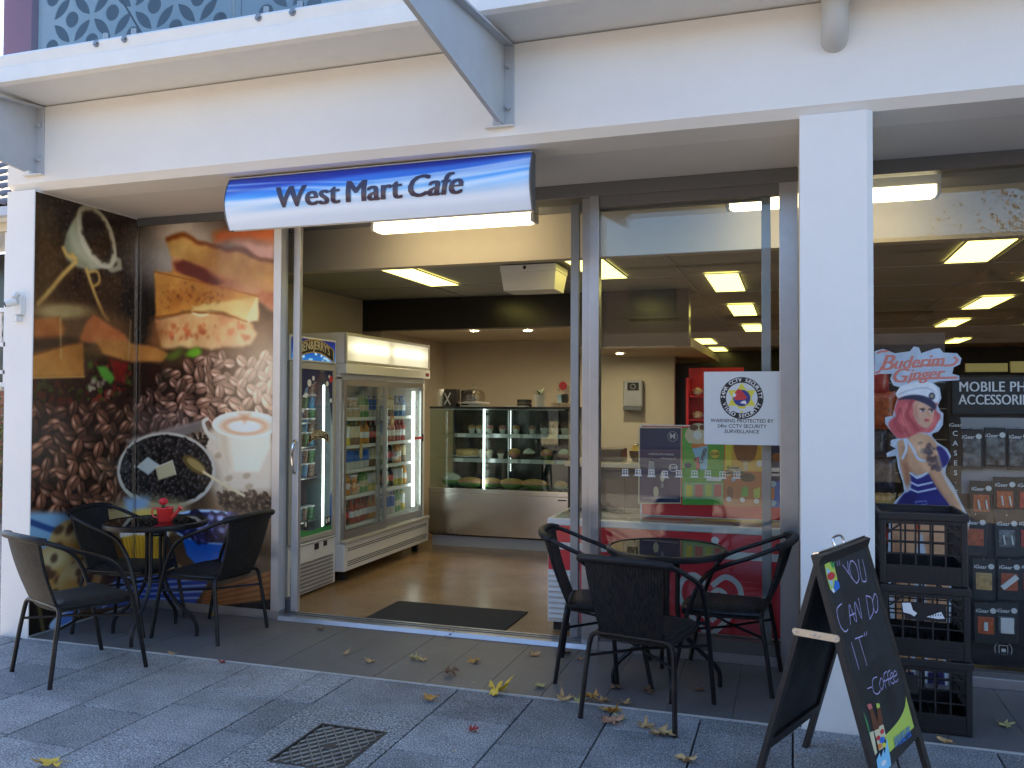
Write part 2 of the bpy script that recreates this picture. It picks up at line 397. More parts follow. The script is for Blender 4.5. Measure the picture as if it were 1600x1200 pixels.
pm('white_enamel', (.70, .69, .65), .3, var=.02)
pm('grey_plastic', (.30, .30, .31), .45)
glass('window_glass', (.965, .98, .975), 1.37)
glass('clear_glass', (.87, .94, .91), 1.42)
glass('fridge_glass', (.90, .94, .93), 1.45)
glass('rail_glass', (.82, .88, .90), 1.45)
emitter('panel_light', (1.0, .84, .21), 1.15)
emitter('tube_light', (1.0, .84, .50), 2.0)
emitter('led_white', (.92, 1.0, .95), 1.5)
emitter('downlight', (1.0, .84, .56), 150.0)

# ------------------------------------------------------------------ ground
XL, XR, YF, YR = -4.75, 0.04, 4.333, 5.26
g = MB(); g.add([(-90, -90, -.22), (90, -90, -.22), (90, 90, -.22), (-90, 90, -.22)], [(0, 1, 2, 3)]); g.build('ground', M['concrete'], kind='structure')
pv = setting('pavement', 'grey granite paving in front of the shop')
b = MB(); b.box(-6.96, 2.04, -.2, 3.06, YF - .012, -.028); b.build('bedding', M['grout'], pv)
speckled('paving_plain', (.36, .33, .29), (.25, .23, .2), (.45, .42, .37), 60, .85)
for k, a in enumerate([(-16, -3.6, 16, 2.038), (-16, 2.04, -6.962, YF - .012), (3.062, 2.04, 16, YF - .012)]):
    b = MB(); b.box(a[0], a[1], -.2, a[2], a[3], -.001); b.build('paving_field', M['paving_plain'], pv)
xb = [-6.95, -6.5, -6.07, -5.63, -5.2, -4.765, -4.33, -3.895, -3.46, -3.02, -2.565, -2.345, -1.715, -1.29, -.86, -.43, 0, .43, .86, 1.29, 1.72, 2.15, 2.6, 3.05]
yj = {-3.02: [3.86, 3.64, 3.225, 2.8, 2.36], -3.46: [3.47, 3.035, 2.6], -2.565: [3.86, 3.42, 3.0, 2.56], -2.345: [3.865], -1.715: [3.915, 3.48, 3.04, 2.6],
      -1.29: [3.685, 3.24, 2.8], -.86: [4.03, 3.58, 3.14, 2.7], -.43: [3.84, 3.4, 2.95]}
for i in range(len(xb) - 1):
    x0, x1 = xb[i], xb[i + 1]
    js = yj.get(x0) or [3.92 - .21 * ((i * 2) % 3), 3.48 - .21 * ((i * 2) % 3), 3.04 - .21 * ((i * 2) % 3), 2.6 - .21 * ((i * 2) % 3)]
    ys = [YF - .014] + js + [2.05]
    for k in range(len(ys) - 1):
        if x0 == -2.345 and k >= 1: continue
        y1, y0 = ys[k], ys[k + 1]; dz = random.uniform(-.0018, .0018)
        p = MB(); p.box(x0 + .004, y0 + .004, -.045, x1 - .004, y1 - .004, dz); p.build('paver', M['granite'], pv, bevel=.0025, seg=1)
# concrete surround with a steel access cover let into it
c0, c1, d0, d1 = -2.145, -1.815, 3.2, 3.635
p = MB(); X0, X1, Y0, Y1 = -2.342, -1.718, 2.75, 3.862
p.box(X0, Y0, -.045, c0 - .012, Y1, .001); p.box(c1 + .012, Y0, -.045, X1, Y1, .001); p.box(c0 - .012, d1 + .012, -.045, c1 + .012, Y1, .001); p.box(c0 - .012, Y0, -.045, c1 + .012, d0 - .012, .001)
p.build('concrete_surround', M['concrete'], pv)
p = MB(); p.box(X0, 2.06, -.045, X1, 2.744, .0); p.build('paver', M['granite'], pv, bevel=.0025, seg=1)
pm('cover_steel', (.062, .056, .050), .6, metal=.35, var=.35, scale=25, bump=.3)
pm('cover_rib', (.23, .22, .205), .42, metal=.6, var=.2, scale=40)
cv = thing('access_cover', 'rusty chequered metal access cover set flush in the speckled concrete slab', 'drain cover', (-1.98, 3.41, 0))
f = MB()
for a in [(c0 - .010, d0 - .010, c1 + .010, d0), (c0 - .010, d1, c1 + .010, d1 + .010), (c0 - .010, d0, c0, d1), (c1, d0, c1 + .010, d1)]: f.box(a[0], a[1], -.03, a[2], a[3], .003)
f.build('frame', M['cover_steel'], cv)
f = MB(); f.box(c0 + .004, d0 + .004, -.02, c1 - .004, d1 - .004, -.004); f.build('lid', M['cover_steel'], cv)
f = MB()
def clipbar(px, py, dx, dy):
    ts = []
    lo, hi = -9, 9
    for p_, d_, a_, b_ in ((px, dx, c0 + .008, c1 - .008), (py, dy, d0 + .008, d1 - .008)):
        if abs(d_) < 1e-9: continue
        t0, t1 = sorted(((a_ - p_) / d_, (b_ - p_) / d_)); lo = max(lo, t0); hi = min(hi, t1)
    return (lo, hi) if hi - lo > .03 else None
for k in range(-14, 15):
    for ang in (math.atan2(.435, .33) - .0, -math.atan2(.435, .33)):
        nx, ny = -math.sin(ang), math.cos(ang); dx, dy = math.cos(ang), math.sin(ang)
        px, py = -1.98 + nx * k * .043, 3.4175 + ny * k * .043; r = clipbar(px, py, dx, dy)
        if r:
            a_ = Vector((px + dx * r[0], py + dy * r[0], 0)); b_ = Vector((px + dx * r[1], py + dy * r[1], 0)); n_ = Vector((nx, ny, 0)) * .0034
            z0, z1 = -.004, .0015 if ang > 0 else .001
            f.add([a_ - n_ + Vector((0, 0, z0)), b_ - n_ + Vector((0, 0, z0)), b_ + n_ + Vector((0, 0, z0)), a_ + n_ + Vector((0, 0, z0)), a_ - n_ * .6 + Vector((0, 0, z1)), b_ - n_ * .6 + Vector((0, 0, z1)), b_ + n_ * .6 + Vector((0, 0, z1)), a_ + n_ * .6 + Vector((0, 0, z1))],
                  [(4, 5, 6, 7), (0, 1, 5, 4), (2, 3, 7, 6)])
f.build('rib_pattern', M['cover_rib'], cv)
f = MB(); f.lathe([(.0, .004), (.028, .004), (.034, .0)], (-1.98, 3.4175, -.002), 20, cap=False); f.build('badge', M['cover_steel'], cv)
f = MB(); f.box(-1.895, 3.33, -.003, -1.88, 3.355, .003); f.build('key_slot', M['rubber'], cv)

# the tiled strip under the opening
tf = setting('tiled_threshold', 'brown grey tiles in the shop recess')
b = MB(); b.box(-4.75, YF, -.1, XR, 5.6, -.012); b.box(.37, YF, -.1, 6.0, 5.6, -.012); b.build('bedding', M['grout'], tf)
tx = [-4.745] + [round(-4.529 + .3265 * k, 4) for k in range(0, 14)] + [.036]
for i in range(len(tx) - 1):
    if tx[i + 1] - tx[i] < .05: continue
    p = MB(); p.box(tx[i] + .0015, YF + .004, -.02, tx[i + 1] - .0015, 5.262, random.uniform(-.0008, .0008)); p.build('floor_tile', M['floor_tile'], tf)
tx = [.374, .69, 1.035, 1.36, 1.69, 2.01, 2.34, 2.67, 3.0]
for i in range(len(tx) - 1):
    p = MB(); p.box(tx[i] + .0015, YF + .004, -.02, tx[i + 1] - .0015, 5.262, random.uniform(-.0008, .0008)); p.build('floor_tile', M['floor_tile'], tf)
b = MB(); b.box(-4.75, YF - .006, -.03, XR, YF + .002, .002); b.box(.374, YF - .006, -.03, 3.0, YF + .002, .002); b.build('edge_trim', M['trim_strip'], tf)

# ------------------------------------------------------------------ the building
bl = thing('shop_building', 'white rendered shop building with pillars and a deep front beam', 'building', (-2.3, 6, 0))
def pillar(x0, x1, left_ch, right_ch):
    p = MB(); c = .028; y0 = YF; y1 = 5.258
    pts = ([(x0, y0 + c), (x0 + c, y0)] if left_ch else [(x0, y0)]) + ([(x1 - c, y0), (x1, y0 + c)] if right_ch else [(x1, y0)]) + [(x1, y1), (x0, y1)]
    p.prism(pts, 2, -.02, 2.945); return p
pillar(-4.985, XL, False, False).build('pillar', M['render_white'], bl)
pillar(XR, .37, False, True).build('pillar', M['render_white'], bl)
pillar(5.0, 5.33, True, True).build('pillar', M['render_white'], bl)
p = MB(); p.prism([(YF, 2.99), (YF + .045, 2.946), (YF + .3, 2.946), (YF + .3, 3.486), (YF, 3.486)], 0, -4.985, 12); p.build('front_beam', M['render_white'], bl)
p = MB(); p.box(-4.985, YF + .301, 2.9455, 12, 5.30, 3.4); p.build('recess_soffit', M['soffit_paint'], bl)
p = MB(); p.box(-4.985, 5.259, -.02, XL - .004, 20, 3.48); p.build('side_wall', M['render_white'], bl)
p = MB(); p.box(-4.985, YF + .302, 3.49, 12, 20, 3.655); p.build('upper_floor', M['render_white'], bl)
p = MB(); p.box(-4.97, 6.2, 3.66, 12, 19.9, 6.7); p.build('upper_wall_in_shade', M['alu_dark_and_shade'], bl)  # dark colour stands in for the shaded recess behind the pierced screen
p = MB(); p.prism([(5.2, 6.7), (20.4, 6.7), (20.4, 6.9), (12.5, 7.7), (5.2, 6.9)], 0, -5.4, 12.3); p.build('roof', M['alu_dark_and_shade'], bl)
p = MB(); p.box(-4.98, 19.91, -.02, 12, 20.1, 3.48); p.box(11.8, 5.4, -.02, 12, 19.9, 3.48); p.build('rear_wall', M['render_white'], bl)

# awning ledge: soffit plate, gutter-like fascia, glass balustrade on spigots, pierced screen behind
aw = thing('balcony_ledge', 'cream metal ledge of the balcony running along above the shop beam', 'balcony', (-2.3, 4.0, 3.5))
p = MB(); p.box(-4.96, 3.975, 3.494, 12, YF + .30, 3.512); p.build('soffit_plate', M['trim_white'], aw)
p = MB(); p.prism([(3.94, 3.50), (3.972, 3.486), (3.972, 3.52), (3.972, 3.66), (3.95, 3.672), (3.936, 3.655), (3.952, 3.592), (3.936, 3.585)], 0, -4.96, 12); p.build('fascia', M['trim_white'], aw, bevel=.002)
p = MB(); p.box(-4.95, 3.975, 3.64, 12, YF + .30, 3.664); p.build('deck_plate', M['trim_white'], aw)
for i, (x0, x1) in enumerate([(-4.9, -2.99), (-2.97, -1.0), (-.98, 1.2)]):
    p = MB(); p.box(x0, 4.012, 3.69, x1, 4.024, 4.75); p.build('glass_panel', M['rail_glass'], aw)
for x in (-3.87, -3.665, -2.76, -2.545, -1.2, -.7):
    p = MB(); p.cyl((x, 4.018, 3.664), (x, 4.018, 3.735), .019, n=14); sp = p.build('spigot', M['spigot_steel'], aw, smooth=True)
    p = MB(); p.cyl((x + .0, 3.955, 3.645), (x, 3.936, 3.648), .022, n=16); p.cyl((x, 3.937, 3.648), (x, 3.930, 3.649), .012, n=12); p.build('cap_bolt', M['spigot_steel'], sp, smooth=True)
p = MB(); p.cyl((-4.95, 4.018, 4.77), (2.4, 4.018, 4.77), .025); p.build('hand_rail', M['stainless'], aw, smooth=True)
p = MB(); p.tube([(-4.05, 4.08, 4.3), (-3.62, 4.08, 3.665)], .006, 6); p.build('cable', M['rubber'], aw, smooth=True)
# pierced screens: real holes, cut as a filled curve and given thickness
def screen(x0, x1, name='screen_panel'):
    cu = bpy.data.curves.new('scr', 'CURVE'); cu.dimensions = '2D'; cu.fill_mode = 'BOTH'; cu.extrude = .003
    def poly(pts):
        sp = cu.splines.new('POLY'); sp.points.add(len(pts) - 1)
        for q, (a, b_) in zip(sp.points, pts): q.co = (a, b_, 0, 1)
        sp.use_cyclic_u = True
    z0, z1 = 3.70, 4.72; poly([(x0, z0), (x1, z0), (x1, z1), (x0, z1)])
    Pp = .325; h = Pp / 2
    for j in range(-2, 6):
        for i in range(-40, 40):
            cx, cz = -4.421 + i * h, 4.018 + j * h
            def okp(pts): return all(x0 + .03 < a < x1 - .03 and z0 + .015 < b_ < z1 - .03 for a, b_ in pts)
            if (i + j) % 2 == 0:
                pts = [(cx + .053 * math.cos(a), cz + .053 * math.sin(a)) for a in np.linspace(0, 2 * math.pi, 18, endpoint=False)]
                if okp(pts): poly(pts)
            else:
                for sx_ in (1, -1):
                    mx, mz = cx + sx_ * h / 2, cz + h / 2; dx, dz = sx_ * .7071, .7071; L_ = .092; W_ = .034; pts = []
                    for k in range(9): t = -1 + k / 4; pts.append((mx + dx * L_ * t - dz * W_ * (1 - t * t), mz + dz * L_ * t + dx * W_ * (1 - t * t)))
                    for k in range(1, 8): t = 1 - k / 4; pts.append((mx + dx * L_ * t + dz * W_ * (1 - t * t), mz + dz * L_ * t - dx * W_ * (1 - t * t)))
                    if okp(pts): poly(pts)
    o = bpy.data.objects.new('scr', cu); COL.objects.link(o); dg = bpy.context.evaluated_depsgraph_get()
    me = bpy.data.meshes.new_from_object(o.evaluated_get(dg)); bpy.data.objects.remove(o); bpy.data.curves.remove(cu)
    mb = MB(); mb.add([(v.co.x, 4.30 + v.co.z, v.co.y) for v in me.vertices], [tuple(q.vertices) for q in me.polygons]); bpy.data.meshes.remove(me)
    return mb.build(name, M['screen_paint'], aw)
for a, b_ in ((-4.70, -3.135), (-3.128, -1.55), (-1.543, 0.1)): screen(a, b_)
p = MB(); p.box(-4.98, 4.32, 3.67, 12, 4.40, 3.70); p.build('screen_rail', M['screen_paint'], aw)
mw = MB(); mw.box(-4.96, 4.26, 3.60, -4.72, 6.15, 6.6); tag(mw.build('end_wall', M['maroon']), 'maroon end wall of the balcony beside the pierced screens', 'wall')

lp = MB(); lp.box(-4.7195, 4.325, 3.71, -4.70, 6.15, 6.6); lp.build('added_shade_panel', M['alu_dark_and_shade'], aw)  # added dark sheet, so the screen holes look onto shade
# steel outrigger brackets
def bracket(x, label):
    t = thing('awning_bracket', label, 'bracket', (x, YF, 3.05), group='steel brackets under the balcony')
    top = [(YF - .012, 3.480), (2.75, 3.27)]; bot = [(YF - .012, 3.05), (4.16, 3.045), (2.75, 3.225)]
    p = MB(); p.prism([(YF - .012, 3.05), (4.24, 3.05), (2.75, 3.225), (2.75, 3.285), (3.3, 3.365), (YF - .012, 3.475)], 0, x - .006, x + .006); p.build('web', M['steel_grey'], t)
    p = MB(); p.prism([(YF - .012, 3.475), (3.3, 3.365), (2.75, 3.285), (2.75, 3.297), (3.3, 3.377), (YF - .012, 3.487)], 0, x - .05, x + .05); p.build('flange', M['steel_grey'], t)
    p = MB(); p.prism([(4.24, 3.048), (2.75, 3.223), (2.75, 3.211), (4.24, 3.038)], 0, x - .012, x + .012); p.build('lower_flange', M['steel_grey'], t)
    p = MB(); p.box(x - .06, YF - .0115, 3.04, x + .06, YF - .0005, 3.485); p.build('end_plate', M['steel_grey'], t, bevel=.002)
    p = MB(); p.box(x - .10, YF - .035, 3.034, x + .062, YF - .0012, 3.0395); p.build('foot_plate', M['trim_white'], t)
    for z in (3.135, 3.36):
        p = MB(); p.cyl((x + .032, YF - .011, z), (x + .032, YF - .030, z), .014, n=6); p.cyl((x + .032, YF - .030, z), (x + .032, YF - .040, z), .008, n=8); p.build('bolt', M['steel_grey'], t)
bracket(-1.475, 'grey tapered steel bracket bolted to the beam above the shop sign')
bracket(-4.73, 'grey tapered steel bracket at the far corner over the mural pillar')
dpipe = thing('downpipe', 'grey plastic pipe elbow running into the beam above the right pillar', 'pipe', (.20, 4.26, 3.3))
p = MB(); p.tube([(.2, 4.262, 4.4), (.2, 4.262, 3.42)], .055, 18); p.build('pipe', M['pvc'], dpipe, smooth=True)
p = MB(); p.tube(spline([(.2, 4.262, 3.47), (.2, 4.262, 3.40), (.2, 4.275, 3.345), (.2, 4.31, 3.305), (.2, 4.36, 3.29)], 4), .062, 18); p.build('elbow', M['pvc'], dpipe, smooth=True)
# the small outdoor device on the left pillar
sv = thing('security_camera', 'small white camera on a wall box fixed to the left pillar', 'camera', (-4.85, 4.3, 2.19))
p = MB(); p.box(-4.872, 4.295, 2.115, -4.812, 4.3325, 2.235); p.build('wall_box', M['white_plastic'], sv, bevel=.004)
p = MB(); p.tube([(-4.842, 4.31, 2.25), (-4.842, 4.285, 2.25), (-4.842, 4.27, 2.225)], .016, 12); p.build('arm', M['white_plastic'], sv, smooth=True)
p = MB(); p.tube([(-4.835, 4.282, 2.20), (-4.875, 4.235, 2.178)], .024, 14); hd = p.build('housing', M['white_plastic'], sv, smooth=True)
p = MB(); p.cyl((-4.8753, 4.2346, 2.1778), (-4.879, 4.2302, 2.1757), .017, n=14); p.build('lens', M['rubber'], hd)
p = MB(); p.box(-4.874, 4.285, 2.07, -4.836, 4.3326, 2.112); p.build('junction', M['white_plastic'], sv, bevel=.003)

# ------------------------------------------------------------------ the room behind the glass
ZC = 2.66
p = MB(); p.box(-4.75, 5.40, -.05, 11.8, 19.9, .0); p.build('floor', M['vinyl_floor'], kind='structure')
cl = setting('ceiling', 'grey tiled shop ceiling')
p = MB(); p.box(-4.74, 6.12, ZC + .012, 11.8, 19.9, ZC + .05); p.box(-4.74, 5.40, 2.931, 11.8, 6.0, 2.96); p.build('ceiling_board', M['ceiling_tile'], cl)
p = MB()
x = -4.5
while x < 6: p.box(x - .009, 6.1, ZC + .002, x + .009, 19.9, ZC + .011); x += 1.2
y = 6.35
while y < 19: p.box(-4.74, y - .009, ZC + .003, 8, y + .009, ZC + .0115); y += 1.22
p.build('ceiling_grid', M['grey_plastic'], cl)
p = MB(); p.box(-4.74, 6.0, 2.60, 11.8, 6.115, 2.93); p.build('bulkhead', M['int_wall'], kind='structure')
wl = MB(); wl.box(-4.745, 5.40, 0, -4.5, 8.4, 2.93); wl.build('wall_left', M['int_wall'], kind='structure')
wl = MB(); wl.box(-4.74, 8.4, 2.33, -2.1, 8.55, ZC + .002); wl.box(-2.1, 8.4, 2.11, -.95, 8.56, ZC + .002); wl.build('dark_bulkhead', M['int_dark'], kind='structure')
wl = MB(); wl.box(-4.74, 8.551, 2.335, -2.1, 12, 2.40); wl.box(-2.098, 8.562, 2.115, -.95, 12, 2.2); wl.build('nook_ceiling', M['int_wall'], kind='structure')
wl = MB(); wl.box(-4.74, 10.4, 0, -1.35, 10.5, 2.34); wl.build('wall_back', M['int_wall'], kind='structure')
wl = MB(); wl.box(-4.74, 8.552, 0, -4.35, 10.4, 2.334); wl.build('wall_nook', M['int_wall'], kind='structure')
wl = MB(); wl.box(-4.5, 18.8, 0, 11.8, 18.9, ZC); wl.build('wall_far', M['int_dark'], kind='structure')
wl = MB(); wl.box(7.0, 5.4, 0, 7.1, 18.8, 2.93); wl.build('wall_right', M['int_wall'], kind='structure')

# ------------------------------------------------------------------ shopfront frames and glass
YW = 5.262
# printed side and back panels are built in the mural part; here the frames
mwin = thing('mural_window', 'fixed shop window covered by the printed coffee and sandwich mural', 'window', (-4.1, YW, 0))
p = MB(); p.box(-4.748, YW, 2.885, -3.535, YW + .08, 2.9445); p.build('head', M['alu_dark_and_shade'], mwin)
p = MB(); p.box(-3.535, YW - .004, .06, -3.472, YW + .09, 2.9445); p.build('jamb', M['alu_light'], mwin, bevel=.003)
p = MB(); p.box(-4.748, YW, .0, -3.472, YW + .08, .06); p.build('sill', M['alu'], mwin, bevel=.002)
hd = thing('door_frame', 'aluminium head with painted-in shade and pale threshold of the sliding shop doorway', 'doorway', (-2.3, YW, 0))
p = MB(); p.box(-3.471, YW, 2.858, XR, YW + .20, 2.9445); p.build('head', M['alu_dark_and_shade'], hd, bevel=.003)  # the shade on the head is put into its dark colour
p = MB(); p.prism([(YW - .012, 0), (YW, .028), (YW + .145, .030), (YW + .16, .0)], 0, -3.471, -1.215); p.build('threshold', M['alu'], hd)
p = MB(); p.box(-3.471, YW + .055, .0301, -1.215, YW + .062, .034); p.box(-3.471, YW + .10, .0301, -1.215, YW + .107, .034); p.build('track', M['alu_dark_and_shade'], hd)
def leaf(x0, x1, label, mt, handle=None):
    t = thing('sliding_door', label, 'door', ((x0 + x1) / 2, YW + .14, 0), group=None)
    y0, y1 = YW + .105, YW + .145
    for a in (x0, x1 - .055):
        p = MB(); p.box(a, y0, .037, a + .055, y1, 2.84); p.build('stile', M[mt], t, bevel=.004)
    p = MB(); p.box(x0 + .055, y0 + .002, .037, x1 - .055, y1 - .002, .13); p.box(x0 + .055, y0 + .002, 2.785, x1 - .055, y1 - .002, 2.84); p.build('rail', M['alu_dark_and_shade'], t)
    p = MB(); p.box(x0 + .055, y0 + .016, .13, x1 - .055, y0 + .022, 2.785); p.build('pane', M['window_glass'], t)
    if handle:
        p = MB(); p.tube(spline([(handle, y0 - .001, 1.03), (handle, y0 - .028, 1.06), (handle - .004, y0 - .04, 1.15), (handle, y0 - .028, 1.24), (handle, y0 - .001, 1.27)], 4), .011, 8); p.build('handle', M['chrome'], t, smooth=True)
    return t
leaf(-4.62, -3.385, 'glass sliding door parked open behind the mural with an upright pull handle', 'alu_light', -3.41)
leaf(-1.365, -.118, 'glass sliding door parked open behind the clear side window', 'alu_mid')
rw = thing('side_window', 'clear fixed shop window between the doorway and the right pillar', 'window', (-.6, YW, 0))
p = MB(); p.box(-1.214, YW, .0, -1.156, YW + .085, 2.858); p.box(-1.275, YW + .05, .0, -1.2145, YW + .09, 2.858); p.build('mullion', M['alu'], rw, bevel=.002)
p = MB(); p.box(-.068, YW, .0, XR - .001, YW + .085, 2.858); p.build('jamb', M['alu'], rw, bevel=.003)
p = MB(); p.box(-1.1555, YW + .004, .0, -.0685, YW + .08, .055); p.build('sill', M['alu'], rw)
p = MB(); p.box(-1.1555, YW + .012, .0555, -.0685, YW + .07, .13); p.build('bottom_rail', M['alu_dark_and_shade'], rw)
p = MB(); p.box(-1.1555, YW + .012, 2.79, -.0685, YW + .07, 2.8575); p.build('top_rail', M['alu_dark_and_shade'], rw)
p = MB(); p.box(-1.1555, YW + .035, .13, -.0685, YW + .043, 2.79); pane_side = p.build('pane', M['window_glass'], rw)
rs = thing('display_window', 'wide clear shop window to the right of the white pillar', 'window', (1.5, YW, 0))
p = MB(); p.box(.375, YW, 2.862, 5.0, YW + .085, 2.9445); p.build('head', M['alu_dark_and_shade'], rs)
p = MB(); p.box(.375, YW, .0, .44, YW + .085, 2.862); p.box(2.62, YW, .055, 2.69, YW + .085, 2.862); p.build('mullion', M['alu'], rs)
p = MB(); p.box(.44, YW - .006, .0, 5.0, YW + .08, .055); p.build('sill', M['alu'], rs, bevel=.002)
p = MB(); p.box(.44, YW + .012, .055, 5.0, YW + .07, .085); p.build('bottom_rail', M['alu_dark_and_shade'], rs)
p = MB(); p.box(.44, YW + .035, .085, 2.62, YW + .043, 2.862); p.box(2.69, YW + .035, .085, 5.0, YW + .043, 2.862); p.build('pane', M['window_glass'], rs)

# ------------------------------------------------------------------ lamps of the shop
def panel(x0, x1, y0, y1, label, grp='fluorescent panels in the shop ceiling'):
    t = thing('ceiling_light', label, 'light', ((x0 + x1) / 2, (y0 + y1) / 2, ZC), group=grp)
    p = MB(); p.box(x0, y0, ZC - .004, x1, y1, ZC - .001); p.build('diffuser', M['panel_light'], t)
    p = MB()
    for a in [(x0 - .015, y0 - .015, x1 + .015, y0), (x0 - .015, y1, x1 + .015, y1 + .015), (x0 - .015, y0, x0, y1), (x1, y0, x1 + .015, y1)]: p.box(a[0], a[1], ZC - .007, a[2], a[3], ZC)
    p.build('frame', M['white_plastic'], t)
panel(-3.27, -2.98, 6.24, 7.46, 'long warm ceiling panel seen over the two fridges inside the doorway')
panel(-1.68, -1.38, 6.24, 7.46, 'warm ceiling panel half hidden by the right door edge')
panel(-.71, -.43, 7.45, 8.65, 'nearest warm ceiling panel in the window beside the doorway')
panel(-.69, -.41, 9.85, 11.1, 'second warm ceiling panel of the row in the side window')
panel(-.67, -.41, 12.4, 13.6, 'third and smallest warm ceiling panel of the row in the side window')
panel(-1.60, -1.31, 14.9, 16.3, 'far warm ceiling panel over the cream wall in the side window')
panel(-1.58, -1.28, 17.3, 18.6, 'farthest warm ceiling panel deep in the side window')
panel(1.14, 1.44, 6.15, 7.4, 'large warm ceiling panel at the top of the display window')
panel(1.88, 2.17, 9.85, 11.05, 'second warm ceiling panel down in the display window')
panel(1.95, 2.22, 12.35, 13.5, 'third warm ceiling panel down in the display window')
panel(2.62, 2.88, 16.0, 17.2, 'fourth and smallest warm ceiling panel down in the display window')
panel(1.95, 2.25, 7.45, 8.65, 'warm ceiling panel cut by the right picture edge in the display window')
panel(3.1, 3.4, 12.4, 13.6, 'far warm ceiling panel cut by the right picture edge in the display window')
for x, y in ((-3.1, 7.75),): pass
panel(4.2, 4.5, 7.5, 8.7, 'warm ceiling panel added out of view over the right part of the shop for more light')  # unseen panel added to brighten the interior
def batten(x0, x1, label):
    t = thing('batten_light', label, 'light', ((x0 + x1) / 2, 5.62, 2.83), group='fluorescent battens behind the shop head')
    p = MB(); p.box(x0, 5.58, 2.86, x1, 5.70, 2.931); p.build('housing', M['white_plastic'], t, bevel=.004)
    p = MB(); p.box(x0 + .03, 5.572, 2.795, x1 - .03, 5.708, 2.8595); p.build('diffuser', M['tube_light'], t, bevel=.018, seg=3)
    p = MB(); p.box(x0, 5.574, 2.797, x0 + .029, 5.706, 2.8595); p.build('end_cap', M['white_plastic'], t, bevel=.01); p = MB(); p.box(x1 - .029, 5.574, 2.797, x1, 5.706, 2.8595); p.build('end_cap', M['white_plastic'], t, bevel=.01)
batten(-2.93, -1.68, 'bright fluorescent batten inside the doorway under the shop sign')
batten(-.40, .85, 'bright fluorescent batten running behind the white right pillar')
for x, y, l in ((-3.29, 8.7, 'round downlight over the glass cake dome'), (-2.72, 8.82, 'round downlight over the potted plant'), (-1.86, 9.6, 'round downlight over the towel dispenser')):
    z = 2.335 if x < -2.1 else 2.115
    t = thing('downlight', l, 'light', (x, y, z), group='downlights over the counter')
    p = MB(); p.lathe([(.055, -.001), (.055, -.006), (.043, -.008), (.042, -.002)], (x, y, z), 20, cap=False); p.build('trim_ring', M['white_plastic'], t, smooth=True)
    p = MB(); p.lathe([(.0, -.0035), (.042, -.0035)], (x, y, z), 20, cap=False); p.build('lamp', M['downlight'], t)

# ------------------------------------------------------------------ the printed mural (one print, wrapped round the corner)
mc = Cv(2.144, 2.94, 330, (.36, .27, .20))
n1 = vnoise(mc.h, mc.w, 5, 5); n2 = vnoise(mc.h, mc.w, 26, 6)
yy = np.linspace(0, 2.94, mc.h)[:, None]; xx_ = np.linspace(0, 2.144, mc.w)[None, :]
base = np.array([.25, .18, .13]) * (1 - n1[..., None] * .5) + np.array([.30, .22, .15]) * n2[..., None] * .7
fade = np.clip((xx_ - .9) / 1.2, 0, 1) * np.clip((2.2 - yy) / 1.5, 0, 1)
mc.a[:] = base * (1 - fade[..., None] * .5) + np.array([.75, .64, .5]) * fade[..., None] * .5
rg = np.random.default_rng(5)
def inpoly(x, y, P):
    c = False; n = len(P)
    for i in range(n):
        x0, y0 = P[i]; x1, y1 = P[(i + 1) % n]
        if (y0 > y) != (y1 > y) and x < (x1 - x0) * (y - y0) / (y1 - y0) + x0: c = not c
    return c
def beans(P, r, colf, gap=1.25, op=1.0, seed=1, tries=4000, cap=900):
    g_ = np.random.default_rng(seed); xs = [p[0] for p in P]; ys = [p[1] for p in P]; L = []
    for _ in range(tries):
        x = xs and min(xs) + (max(xs) - min(xs)) * g_.random(); y = min(ys) + (max(ys) - min(ys)) * g_.random()
        if not inpoly(x, y, P): continue
        rr = r * (.8 + .4 * g_.random())
        if any((x - a) ** 2 + (y - b) ** 2 < (gap * .5 * (rr + c)) ** 2 for a, b, c in L): continue
        L.append((x, y, rr))
        if len(L) >= cap: break
    L.sort(key=lambda q: -q[1] + .02 * g_.random())
    for x, y, rr in L:
        k = .75 + .4 * g_.random(); bean(mc, x, y, rr, g_.random() * 3.14, np.asarray(colf(x, y)) * k, op=op)
# dark small beans at the top left
mc.poly([(0, 1.85), (0, 2.94), (1.06, 2.94), (1.02, 1.80)], (.17, .135, .11), soft=.08, op=.9)
beans([(0, 1.9), (0, 2.94), (1.08, 2.94), (1.05, 1.86)], .026, lambda x, y: (.30, .235, .19), 1.3, .75, 2, 9000, 700)
mc.poly([(-0.021, 2.847), (0.121, 2.848), (0.235, 2.454), (0.199, 2.099), (-0.007, 2.08)], (.44, .35, .22), soft=.12, op=.55)
mc.poly([(0.893, 2.954), (1.11, 2.891), (1.044, 2.164), (0.908, 2.07)], (.12, .095, .08), soft=.05, op=.5)
# cup full of beans with a golden ribbon
mc.poly([(0.365, 2.888), (0.305, 2.799), (0.257, 2.701), (0.237, 2.609), (0.26, 2.538), (0.344, 2.493), (0.47, 2.485), (0.606, 2.519), (0.685, 2.569), (0.523, 2.774)], (.60, .60, .50), soft=.006)
mc.poly([(0.263, 2.715), (0.237, 2.609), (0.26, 2.538), (0.344, 2.493), (0.47, 2.485), (0.44, 2.531), (0.331, 2.576), (0.286, 2.64)], (.40, .40, .32), soft=.03, op=.7)
mc.line([(0.684, 2.607), (0.747, 2.593), (0.754, 2.542), (0.673, 2.515), (0.624, 2.541)], .045, (.55, .55, .47)); mc.line([(0.685, 2.579), (0.716, 2.569), (0.698, 2.548)], .02, (.22, .19, .15))
rim = [(0.36, 2.869), (0.404, 2.924), (0.479, 2.936), (0.568, 2.904), (0.643, 2.835), (0.694, 2.727), (0.709, 2.62), (0.679, 2.554), (0.606, 2.524), (0.515, 2.552), (0.427, 2.628), (0.373, 2.736)]
